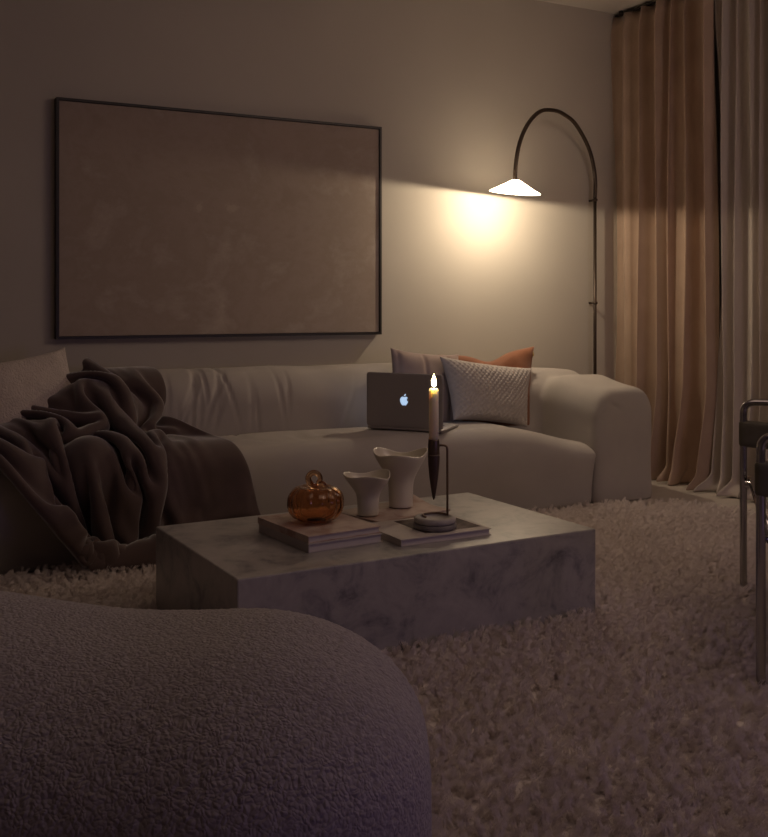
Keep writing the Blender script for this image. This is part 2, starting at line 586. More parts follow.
cushion('fluffy_cushion', 'fluffy beige cushion leaning behind the brown throw at the end of the sofa', .46, .40, .14, M['teddy'],
        place((.60, 4.07, .545), R(22), R(-16), R(-7)), nu=120, wrinkle=.010, seed=12)

# ------------------------------------------------------------------ laptop
Lb = np.array([2.00, 3.945]); Rb = np.array([2.226, 3.685])
ang = math.atan2(Rb[1] - Lb[1], Rb[0] - Lb[0])
lw, ld, lh = .352, .240, .236
mid = (Lb + Rb) / 2
lap = thing('laptop', 'open silver laptop with a glowing emblem on its lid standing on the sofa seat', 'laptop', (mid[0], mid[1], .392), rot=(0, R(.8), ang))
o = link_mesh('base', *soft_box(-lw / 2, lw / 2, .002, ld, 0, .014, (.012, .012, .006), .012), M['alu'], lap, local=True)
kv, kf = [], []
keys = []
for r_ in range(5):
    for c_ in range(13):
        x = -lw / 2 + .03 + c_ * .0221; y = .045 + r_ * .0205
        keys.append(box(x, x + .018, y, y + .016, .0142, .0155))
k = link_mesh('keyboard', *join(keys), M['keys'], o, smooth=False, local=True)
lid_v, lid_f = soft_box(-lw / 2, lw / 2, -.004, .004, 0, lh, (.012, .0035, .012), .012)
tilt = Matrix.Rotation(R(2), 4, 'X')
def lidT(V):
    return np.array([tuple(tilt @ Vector(p) + Vector((0, .004, .012))) for p in V])
lid = link_mesh('lid', lidT(lid_v), lid_f, M['alu'], lap, local=True)
scr = link_mesh('screen', lidT(box(-lw / 2 + .012, lw / 2 - .012, .0041, .0052, .012, lh - .012)[0]), box(0, 1, 0, 1, 0, 1)[1],
                plain('lit_screen', (.02, .02, .02), .3, emit=(.55, .70, 1.0), estr=.5), lid, smooth=False, local=True)
# the emblem: a bitten fruit outline with a leaf, on the lid's outer face
body = [(0, .78), (.16, .86), (.40, .88), (.62, .78), (.74, .64), (.60, .50), (.54, .30), (.60, .08), (.80, -.06), (.70, -.34), (.50, -.66), (.30, -.86),
        (.12, -.84), (0, -.78), (-.14, -.84), (-.34, -.86), (-.56, -.66), (-.76, -.30), (-.86, .10), (-.80, .46), (-.62, .74), (-.38, .87), (-.16, .86)]
leaf = [(-.02, .98), (.0, 1.18), (.12, 1.36), (.32, 1.46), (.33, 1.28), (.22, 1.10)]
def emblem(pts, per):
    p = smooth_path([(a, 0, b) for a, b in pts], per, closed=True) * .0215
    p[:, 2] += lh / 2 - .002
    n = len(p)
    A = p.copy(); A[:, 1] = -.0040; B = p.copy(); B[:, 1] = -.0048
    V = np.vstack([A, B])
    Fc = [tuple(range(n)), tuple(range(n, 2 * n))] + [(i, (i + 1) % n, n + (i + 1) % n, n + i) for i in range(n)]
    return V, Fc
ev, ef = join([emblem(body, 4), emblem(leaf, 4)])
link_mesh('emblem', lidT(ev), ef, M['logo'], lid, smooth=False, local=True)

# ------------------------------------------------------------------ coffee table
tx0, tx1, ty0, ty1, TH = .822, 1.955, 2.345, 3.03, .268
ta = R(1.5)
tv, tf = box(-.5665, .5665, -.3375, .3375, 0, TH)
tv = np.stack([1.389 + tv[:, 0] * math.cos(ta) - tv[:, 1] * math.sin(ta), 2.690 + tv[:, 0] * math.sin(ta) + tv[:, 1] * math.cos(ta), tv[:, 2]], 1)
o = link_mesh('coffee_table', tv, tf, M['marble'], loc=(1.389, 2.690, 0), smooth=False)
bevel(o, .004, 2)
tag(o, 'low solid block coffee table of grey veined marble on the shaggy rug', 'coffee table')

def rot_box(cx, cy, w, d, z0, z1, a, r=.0):
    V, Fc = box(-w / 2, w / 2, -d / 2, d / 2, z0, z1)
    ca, sa = math.cos(a), math.sin(a)
    X = V[:, 0] * ca - V[:, 1] * sa + cx; Y = V[:, 0] * sa + V[:, 1] * ca + cy
    return np.stack([X, Y, V[:, 2]], 1), Fc

def book(name, label, cx, cy, w, d, z0, th, a, cov, group=None, ct=.0025, spine='left', cat='book'):
    t = thing(name, label, cat, (cx, cy, z0), group)
    ca, sa = math.cos(a), math.sin(a)
    def off(dx, dy):
        return cx + dx * ca - dy * sa, cy + dx * sa + dy * ca
    parts = [rot_box(cx, cy, w, d, z0, z0 + ct, a), rot_box(cx, cy, w, d, z0 + th - ct, z0 + th, a)]
    sx, sy = off(-w / 2 + ct / 2, 0)
    parts.append(rot_box(sx, sy, ct, d, z0 + ct, z0 + th - ct, a))
    c = link_mesh('cover', *join(parts), cov, t, smooth=False)
    p_x, p_y = off(.0005, 0)
    link_mesh('pages', *rot_box(p_x, p_y, w - .008, d - .008, z0 + ct, z0 + th - ct, a), M['paper'], t, smooth=False)
    return t
bz = TH + .0005
book('book', 'thick grey hardback lying under the rose book on the coffee table', 1.192, 2.655, .236, .305, bz, .024, R(5), M['cover_grey'], 'books on the coffee table')
book('book', 'rose printed hardback lying directly under the amber glass pumpkin', 1.190, 2.660, .233, .302, bz + .0245, .019, R(6), M['cover_rose'], 'books on the coffee table')
pz = bz + .0245 + .0195
MGX, MGY = 1.490, 2.560
book('book', 'slim hardback with a dark photo on its cover under the candle holder', MGX, MGY, .300, .235, bz, .019, R(1), M['cover_cream'], 'books on the coffee table')
mz = bz + .0195
# dark photograph printed on that cover
t_ = [o for o in C.objects if o.name.startswith('book') and o.parent is None][-1]
link_mesh('printed_photo', *rot_box(MGX + .045, MGY + .010, .190, .180, mz - .0004, mz + .0002, R(1)), M['cover_photo'], t_, smooth=False)

# open magazine with a lifted corner under the vases
V, Fc = [], []
nx, ny = 30, 22
mw, mh = .30, .22
ca, sa = math.cos(R(14)), math.sin(R(14))
for s in (0, 1):
    for i in range(nx + 1):
        for j in range(ny + 1):
            u, v = i / nx, j / ny
            x, y = (u - .5) * mw, (v - .5) * mh
            lift = .030 * sstep(.78, 1.0, u) * sstep(.3, 1.0, v)
            z = bz + lift + (.006 if s else 0)
            V.append((1.545 + x * ca - y * sa, 2.862 + x * sa + y * ca, z))
n0 = (nx + 1) * (ny + 1)
g = lambda i, j, s: s * n0 + i * (ny + 1) + j
for i in range(nx):
    for j in range(ny):
        Fc.append((g(i, j, 1), g(i + 1, j, 1), g(i + 1, j + 1, 1), g(i, j + 1, 1)))
        Fc.append((g(i, j + 1, 0), g(i + 1, j + 1, 0), g(i + 1, j, 0), g(i, j, 0)))
for i in range(nx):
    for j in (0, ny):
        Fc.append((g(i, j, 0), g(i + 1, j, 0), g(i + 1, j, 1), g(i, j, 1)))
for j in range(ny):
    for i in (0, nx):
        Fc.append((g(i, j, 0), g(i, j + 1, 0), g(i, j + 1, 1), g(i, j, 1)))
o = link_mesh('magazine', V, Fc, M['cover_rose'], loc=(1.545, 2.862, bz), smooth=False)
tag(o, 'thin magazine with a curled corner lying under the two cream vases', 'magazine')

# ------------------------------------------------------------------ amber pumpkin
PX, PY = 1.183, 2.660
t = thing('glass_pumpkin', 'amber glass pumpkin with a looped stem standing on two books', 'ornament', (PX, PY, pz))
pr = []
RB, HB = .083, .054
for k in range(25):
    a = -PI / 2 + PI * k / 24
    r = RB * abs(math.cos(a)) ** .72
    z = HB + HB * math.copysign(abs(math.sin(a)) ** .85, a)
    r = max(r, .004)
    if a > 1.0:
        z -= .016 * sstep(1.0, PI / 2, a)
    pr.append((r, z))
pr = [(max(r, .030) if i < 2 else r, max(z, 0.0005)) for i, (r, z) in enumerate(pr)]
def ribs(a, r, z):
    return r * (1 - .10 * (1 - abs(math.sin(a * 6)) ** .7) * min(1, r / .05)), z
Vo, Fo = lathe(pr, 144, (PX, PY, pz), ribs, close=True)
ins = []
for i_, (r, z) in enumerate(pr):
    ra, za = pr[max(i_ - 1, 0)]; rb_, zb = pr[min(i_ + 1, len(pr) - 1)]
    L_ = math.hypot(rb_ - ra, zb - za) or 1
    ins.append((max(r - .003 * (zb - za) / L_, .0015), z + .003 * (rb_ - ra) / L_))
Vi, Fi = lathe(ins, 144, (PX, PY, pz), ribs, close=True)
Fi = [f[::-1] for f in Fi]
me = join([(Vo, Fo), (Vi, Fi)])
o = link_mesh('body', *me, M['amber'], t)
# inward-facing inner skin
bm = bmesh.new(); bm.from_mesh(o.data); bm.faces.ensure_lookup_table()
nF = len(Fo)
bmesh.ops.recalc_face_normals(bm, faces=bm.faces[:nF])
bmesh.ops.recalc_face_normals(bm, faces=bm.faces[nF:])
bmesh.ops.reverse_faces(bm, faces=bm.faces[nF:])
bm.to_mesh(o.data); bm.free()
zt = pz + 2 * HB - .009
cd, sd = math.cos(R(-27)), math.sin(R(-27))
loop = []
for k in range(9):
    a = R(-60) + R(285) * k / 8
    lx = -.004 - .017 * math.cos(a); lz = .024 + .017 * math.sin(a)
    loop.append((PX + lx * cd, PY + lx * sd, zt + lz))
loop = [(PX + .004, PY - .002, zt - .002)] + [(PX - .010 * cd, PY - .010 * sd, zt + .004)] + loop[1:] + [(PX + .022 * cd, PY + .022 * sd, zt + .010), (PX + .026 * cd, PY + .026 * sd, zt + .002)]
sp = smooth_path(loop, 6)
link_mesh('stem', *tube(sp, np.linspace(.0098, .0062, len(sp)), 12), M['amber'], t)

# ------------------------------------------------------------------ tulip vases
def vase(name, label, cx, cy, rb, rt, h, seed, z0, aw=.13):
    def wav(a, r, z):
        k = max(0, (z / h - .5) / .5)
        k = k * k
        rr = r * (1 + aw * 1.0 * k * math.sin(3 * a + seed))
        return rr, z + h * aw * k * (math.sin(3 * a + seed + .5) * .55 + .30 * math.sin(2 * a + seed * 2))
    out = [(rb * .90, 0), (rb, .004)]
    for k in range(1, 25):
        u = k / 24
        r = rb * (1 + .10 * u) + (rt - rb) * sstep(.34, 1.05, u) ** 1.35 * 1.06
        out.append((r, h * u))
    inn = []
    for r, z in reversed(out[3:]):
        inn.append((r - .0045, z + (.001 if z > h * .98 else 0)))
    inn.append((rb * .3, h * .12))
    V, Fc = lathe(out + inn, 72, (cx, cy, z0), wav, close=True)
    o = link_mesh(name, V, Fc, M['ceramic'], loc=(cx, cy, z0))
    md = o.modifiers.new('s', 'SUBSURF'); md.levels = 1; md.render_levels = 1
    bake(o)
    o.data.polygons.foreach_set('use_smooth', [True] * len(o.data.polygons))
    tag(o, label, 'vase', 'cream tulip vases')
vase('vase', 'shorter cream ceramic vase with a wavy flared rim beside the amber pumpkin', 1.436, 2.826, .033, .070, .128, .4, bz + .0065, .08)
vase('vase', 'taller cream ceramic vase with a wavy flared rim behind the candle holder', 1.590, 2.893, .039, .084, .178, 1.3, bz + .0065, .08)

# ------------------------------------------------------------------ candle holder and candle
HX, HY = 1.499, 2.522
hz = mz + .0006
t = thing('candle_holder', 'candle holder with round stone base and a bent rod carrying a pointed dark cup', 'candle holder', (HX, HY, hz))
link_mesh('base_plate', *lathe([(.056, 0), (.062, .003), (.063, .013), (.060, .016)], 64, (HX, HY, hz)), M['stone_dark'], t)
o = link_mesh('base_disc', *lathe([(.054, .0165), (.0605, .019), (.0605, .030), (.057, .034), (.044, .034), (.043, .031)], 64, (HX, HY, hz)), M['stone'], t)
rx, ry = HX + .0385, HY - .006
ringp = []
for k in range(15):
    a = R(-8) + R(200) * k / 14
    ringp.append((HX + .036 * math.cos(a), HY + .036 * math.sin(a), hz + .0365))
cupx, cupy = HX - .001, HY + .005
rodz = hz + .238
rod = round_corners([(rx, ry, hz + .034), (rx, ry, rodz), (cupx + .012, cupy, rodz)], .02, 6, closed=False)
link_mesh('rod', *tube(rod, .0034, 10), M['bronze'], t)
link_mesh('ring', *tube(ringp, .0034, 10), M['bronze'], t)
zc = hz + .257
cup = [(.0015, -.205), (.004, -.198), (.0088, -.165), (.0135, -.125), (.0165, -.085), (.0175, -.058), (.0172, -.052)]
cup = [(r, z * .176 / .205) for r, z in cup]
link_mesh('cup', *lathe(cup, 32, (cupx, cupy, zc)), plain('dark_wood', (.055, .030, .022), .45), t)
link_mesh('collar', *lathe([(.0165, -.046), (.0172, -.044), (.0172, -.016), (.0160, -.006), (.0158, 0), (.0150, 0), (.0149, -.03)], 32, (cupx, cupy, zc)),
          plain('bronze_collar', (.12, .085, .065), .35, .7), t)
cz = zc - .012
CH = .160
t = thing('taper_candle', 'lit cream taper candle held upright in the pointed dark cup', 'candle', (cupx, cupy, cz))
link_mesh('wax', *lathe([(.0142, -.015), (.0140, CH - .008), (.0128, CH - .002), (.0092, CH - .001), (.004, CH - .004)], 32, (cupx, cupy, cz)), M['wax'], t)
link_mesh('wick', *tube([(cupx, cupy, cz + CH - .006), (cupx, cupy, cz + CH + .004), (cupx + .001, cupy, cz + CH + .011)], .0012, 8), M['wick'], t)
fl = []
for k in range(15):
    u = k / 14
    fl.append((max(.0003, .0075 * math.sin(PI * min(1, u ** .62)) ** .9 * (1 - .25 * u)), .003 + .038 * u))
link_mesh('flame', *lathe(fl, 20, (cupx + .0005, cupy, cz + CH)), M['flame'], t)

# ------------------------------------------------------------------ arched lamp
LX, LY, LZ = 2.965, 4.20, 1.500
PXp, PYp = 3.685, 4.45
t = thing('arched_lamp', 'arched dark metal lamp with a glowing white cone shade beside the curtain', 'lamp', (PXp, PYp, 0))
link_mesh('pole', *tube([(PXp, PYp, .012), (PXp, PYp, 1.53)], .0092, 16), M['dark_metal'], t)
link_mesh('foot', *lathe([(.10, 0), (.11, .004), (.11, .010), (.104, .012), (.0, .012)], 48, (PXp - .0, PYp - .07, 0), close=False), M['dark_metal'], t)
for z in (.945, 1.520):
    k = link_mesh('bracket', *join([lathe([(.0094, -.008), (.0145, -.006), (.0145, .006), (.0094, .008)], 24, (PXp, PYp, z)),
                                    tube([(PXp, PYp + .014, z), (PXp, Y1 - .002, z)], .006, 10)]), M['dark_metal'], t)
arch_px = [(3.685, 1.53), (3.684, 1.66), (3.625, 1.80), (3.498, 1.917), (3.38, 1.958), (3.285, 1.963), (3.175, 1.94), (3.075, 1.865), (3.005, 1.76), (2.973, 1.65), (2.965, 1.562)]
ap = []
for x, z in arch_px:
    k = (x - LX) / (PXp - LX)
    ap.append((x, LY + (PYp - LY) * k, z))
link_mesh('arch', *tube(smooth_path(ap, 8), .0108, 16), M['dark_metal'], t)
Mt = Matrix.Translation((LX, LY, LZ)) @ Matrix.Rotation(R(3.6), 4, 'Y') @ Matrix.Rotation(R(4.0), 4, 'X')
def tiltV(V):
    return np.array([tuple(Mt @ Vector(p)) for p in V])
sh_o = [(.012, .066), (.020, .062), (.040, .050), (.070, .033), (.100, .016), (.122, .006), (.130, .0)]
sh_i = [(.1265, .0), (.119, .004), (.098, .0125), (.069, .029), (.039, .046), (.019, .058), (.010, .060)]
V, Fc = lathe(sh_o, 64, close=False)
link_mesh('shade', tiltV(V), Fc, M['shade'], t)
V, Fc = lathe([(.0135, .072), (.0150, .064), (.0150, .052), (.008, .030), (.006, .012), (.001, .010)], 24, close=True)
link_mesh('socket', tiltV(V), Fc, M['dark_metal'], t)
V, Fc = lathe([(max(.0003, .0075 * math.cos(a)), .0075 * math.sin(a)) for a in np.linspace(-PI / 2, PI / 2, 11)], 20, (0, 0, .001))
link_mesh('bulb', tiltV(V), Fc, M['bulb'], t)

# ------------------------------------------------------------------ curtains on the right wall
def curtain(name, label, cat, ya, yb, x_mid, amp, period, mat, seed, z_top, puddle, ny_=420, nz_=70):
    rgc = np.random.default_rng(seed)
    L = abs(yb - ya)
    nf = max(3, int(L / period))
    knots = np.concatenate([[0], np.cumsum(rgc.uniform(.5, 1.7, nf))]); knots /= knots[-1]
    s = np.linspace(0, 1, ny_ + 1)
    ph = np.interp(s, knots, np.arange(nf + 1)) * 2 * PI
    ampk = np.interp(s, knots, rgc.uniform(.4, 1.3, nf + 1))
    drift = np.interp(s, knots, rgc.uniform(-1, 1, nf + 1))
    zz = np.concatenate([np.linspace(0, .35, 28), np.linspace(.35, z_top, nz_ - 27)[1:]])
    V, Fc = [], []
    for iz, z in enumerate(zz):
        low = 1 - sstep(0, .55, np.array([z]))[0]
        tp = sstep(z_top - .12, z_top, np.array([z]))[0]
        shift = drift * .55 * math.sin(z * 2.1 + seed) * (1 - tp)
        w = np.sin(ph + shift)
        w = np.sign(w) * np.abs(w) ** .75
        A = amp * ampk * (1 + .8 * low) * (1 - .35 * tp)
        x = x_mid + A * w + .010 * np.sin(ph * .37 + z * 1.7)
        y = ya + (yb - ya) * s + .35 * A * np.cos(ph + shift) * np.sign(yb - ya) * -1
        y += drift * .03 * low
        if puddle:
            fl_ = sstep(.10, 0, np.array([z]))[0]
            x = x - fl_ * puddle * (.5 + .5 * np.sin(ph * .5 + 1.3)) - low * .02
        zr = z + .0
        if z < .06:
            zr = z + .012 * (1 - z / .06) * (1 + np.sin(ph * .5 + 2)) * .5
        V.append(np.stack([x, y, np.full_like(x, z) if np.isscalar(zr) else zr], 1))
    V = np.vstack(V)
    V[:, 2] = np.maximum(V[:, 2], .004)
    V[:, 0] = np.minimum(V[:, 0], X1 - .02)
    m = ny_ + 1
    for i in range(len(zz) - 1):
        for j in range(ny_):
            Fc.append((i * m + j, i * m + j + 1, (i + 1) * m + j + 1, (i + 1) * m + j))
    o = link_mesh(name, V, Fc, mat, loc=(x_mid, (ya + yb) / 2, 0))
    md = o.modifiers.new('thick', 'SOLIDIFY'); md.thickness = .004; md.offset = 0
    bake(o)
    o.data.polygons.foreach_set('use_smooth', [True] * len(o.data.polygons))
    tag(o, label, cat)
    return o
curtain('velvet_curtain', 'beige velvet curtain hanging in deep folds next to the arched lamp', 'curtain', 4.485, 3.700, 3.862, .050, .125, M['velvet'], 21, 2.572, .08)
curtain('linen_curtain', 'thin greyish linen curtain puddling on the floor behind the chrome chair', 'curtain', 3.705, 2.2, 3.868, .036, .062, M['linen'], 33, 2.572, .12, ny_=900)
t = thing('curtain_rail', 'thin dark curtain rail fixed along the ceiling over both curtains', 'curtain rail', (3.865, 3.3, 2.575))
link_mesh('track', *box(3.855, 3.875, 2.0, 4.48, 2.575, 2.582), M['frame'], t, smooth=False)
for y in (2.4, 3.2, 4.0, 4.44):
    link_mesh('bracket', *box(3.858, 3.872, y - .01, y + .01, 2.582, 2.5995), M['frame'], t, smooth=False)

# ------------------------------------------------------------------ chrome chair
P1 = np.array([2.540, 2.335]); P2 = np.array([1.920, 1.712])
av = (P1 - P2) / np.linalg.norm(P1 - P2); bv = np.array([av[1], -av[0]])
CW = np.linalg.norm(P1 - P2)
chair = thing('tubular_chair', 'chrome tube armchair with dark leather straps standing on the rug by the linen curtain', 'chair', (*(P1 * .5 + P2 * .5 + bv * .33), 0))
def cp(a, b, z):
    q = P2 + av * a + bv * b
    return (q[0], q[1], z)
FZ = .016
for a in (0, CW):
    loop = round_corners([cp(a, 0, FZ), cp(a, 0, .622), cp(a, .64, .622), cp(a, .64, FZ)], .036, 7)
    link_mesh('side_frame', *tube(loop, .0115, 14, closed=True), M['chrome'], chair)
for a in (0, CW):
    V, Fc = soft_box(-.014, .655, -.0145, .0145, .478, .564, (.010, .0135, .010), .012)
    W = np.array([cp(a + p[1], p[0], p[2] - .012 * math.sin(PI * min(1, max(0, p[0] / .64)))) for p in V])
    link_mesh('arm_strap', W, Fc, M['leather'], chair)
def bar(b0, z0, b1, z1, nm='crossbar'):
    link_mesh(nm, *tube([cp(.0, b0, z0), cp(CW, b1, z1)], .0105, 12), M['chrome'], chair)
bar(.022, .375, .022, .375); bar(.60, .30, .60, .30)
for a in (.10, CW - .10):
    link_mesh('seat_rail', *tube(round_corners([cp(a, -.0, .375), cp(a, .35, .345), cp(a, .60, .30)], .05, 5, closed=False), .0105, 12), M['chrome'], chair)
    link_mesh('back_post', *tube([cp(a, .60, .30), cp(a, .74, .78)], .0105, 12), M['chrome'], chair)
def sheet(fn, name, na=24, nb=14, th=.005):
    V, Fc = [], []
    for i in range(na + 1):
        for j in range(nb + 1):
            V.append(fn(i / na, j / nb))
    for i in range(na):
        for j in range(nb):
            Fc.append((i * (nb + 1) + j, (i + 1) * (nb + 1) + j, (i + 1) * (nb + 1) + j + 1, i * (nb + 1) + j + 1))
    o = link_mesh(name, V, Fc, M['leather'], chair)
    md = o.modifiers.new('t', 'SOLIDIFY'); md.thickness = th; md.offset = 0
    bake(o); o.data.polygons.foreach_set('use_smooth', [True] * len(o.data.polygons))
sheet(lambda u, v: cp(.10 + (CW - .20) * u, .05 + .5 * v, .375 - .075 * v ** 1.2 + .014 - .03 * math.sin(PI * u)), 'seat')
sheet(lambda u, v: cp(.10 + (CW - .20) * u, .735 - .05 * v + .02 * math.sin(PI * u), .77 - .16 * v), 'back_strap')

# ------------------------------------------------------------------ boucle lounge chair in the foreground
cs, sn = math.cos(R(27.84)), math.sin(R(27.84))
def cw(u, d):   # lateral right of the camera's line, depth along it
    return u * cs + d * sn, -u * sn + d * cs
fx, fy = cw(-.45, 1.35)
lounge = thing('boucle_armchair', 'rounded woolly boucle armchair seen from behind in the near corner of the room', 'armchair', (fx, fy, 0))
def to_world(V):
    x = V[:, 0] * cs + V[:, 1] * sn; y = -V[:, 0] * sn + V[:, 1] * cs
    return np.stack([x, y, V[:, 2]], 1)
bk = soft_box(-1.00, .051, .90, 1.42, .03, .564, (.24, .22, .145), .03)
st = soft_box(-.98, .02, 1.15, 1.86, .03, .36, (.2, .2, .09), .03)
V, Fc = join([bk, st])
o = link_mesh('body', to_world(V), Fc, M['boucle'], lounge)
md = o.modifiers.new('r', 'REMESH'); md.mode = 'VOXEL'; md.voxel_size = .0045
md = o.modifiers.new('s', 'SMOOTH'); md.factor = .5; md.iterations = 22
bake(o)
P = get_co(o); N = get_no(o); W = P + np.array(base_of(lounge))
lat = W[:, 0] * cs - W[:, 1] * sn
hi = sstep(.2, .5, W[:, 2])
P[:, 2] += hi * (.046 * sstep(-.30, -.75, lat) - .006 * np.exp(-((lat + .26) / .12) ** 2))
# loops of the wool
cell = np.array([noise.voronoi((w[0] * 150, w[1] * 150, w[2] * 150))[0][0] for w in W])
d = .0030 * (1 - np.clip(cell, 0, 1)) + .0012 * nz(W, 5, 5)
set_co(o, P + N * d[:, None])
o.data.polygons.foreach_set('use_smooth', [True] * len(o.data.polygons))

# ------------------------------------------------------------------ rug
RX0, RX1, RY0, RY1 = -.9, 3.47, .1, 3.62
def rug_mesh():
    step = .05
    xs = np.linspace(RX0, RX1, int((RX1 - RX0) / step) + 1); ys = np.linspace(RY0, RY1, int((RY1 - RY0) / step) + 1)
    cx, cy = (RX0 + RX1) / 2, (RY0 + RY1) / 2; hx, hy = (RX1 - RX0) / 2, (RY1 - RY0) / 2
    V, Fc = [], []
    r = .45
    for x in xs:
        for y in ys:
            # pull the corners in to a radius
            dx, dy = x - cx, y - cy
            ax_, ay_ = abs(dx) - (hx - r), abs(dy) - (hy - r)
            if ax_ > 0 and ay_ > 0:
                m = max(ax_, ay_); L = math.hypot(ax_, ay_)
                k = m / L
                dx = math.copysign(hx - r + ax_ * k, dx); dy = math.copysign(hy - r + ay_ * k, dy)
            V.append((cx + dx, cy + dy, .006))
    m = len(ys)
    for i in range(len(xs) - 1):
        for j in range(m - 1):
            Fc.append((i * m + j, (i + 1) * m + j, (i + 1) * m + j + 1, i * m + j + 1))
    return V, Fc
V, Fc = rug_mesh()
rug = link_mesh('rug', V, Fc, M['rug_pile'], loc=((RX0 + RX1) / 2, (RY0 + RY1) / 2, 0))
tag(rug, 'large cream shaggy long pile rug under the coffee table', 'rug')
vg = rug.vertex_groups.new(name='pile')
for i, v in enumerate(V):
    x, y = v[0], v[1]
    inside = (tx0 + .04 < x < tx1 - .04 and ty0 + .04 < y < ty1 - .04)
    vg.add([i], 0.0 if inside else 1.0, 'REPLACE')
md = rug.modifiers.new('pile', 'PARTICLE_SYSTEM')
ps = rug.particle_systems[-1]
ps.seed = 3
st_ = ps.settings
st_.name = 'pile'
st_.type = 'HAIR'
st_.count = 80000
st_.hair_length = .0085
st_.hair_step = 4
st_.render_step = 3
st_.emit_from = 'FACE'
st_.use_advanced_hair = True
st_.distribution = 'RAND'
st_.use_even_distribution = True
st_.normal_factor = .0056
st_.factor_random = .0074
st_.object_align_factor = (.0012, -.0022, 0)
st_.size_random = .4
st_.child_type = 'SIMPLE'
st_.child_percent = 1
st_.rendered_child_count = 16
st_.child_radius = .010
st_.child_roundness = .4
st_.clump_factor = .3
st_.clump_shape = 0
st_.roughness_1 = .006
st_.roughness_1_size = .02
st_.roughness_2 = .006
st_.roughness_endpoint = .004
st_.child_length = 1.0
st_.root_radius = 1.0
st_.tip_radius = .55
st_.radius_scale = .0010
st_.material = 1
ps.vertex_group_density = 'pile'

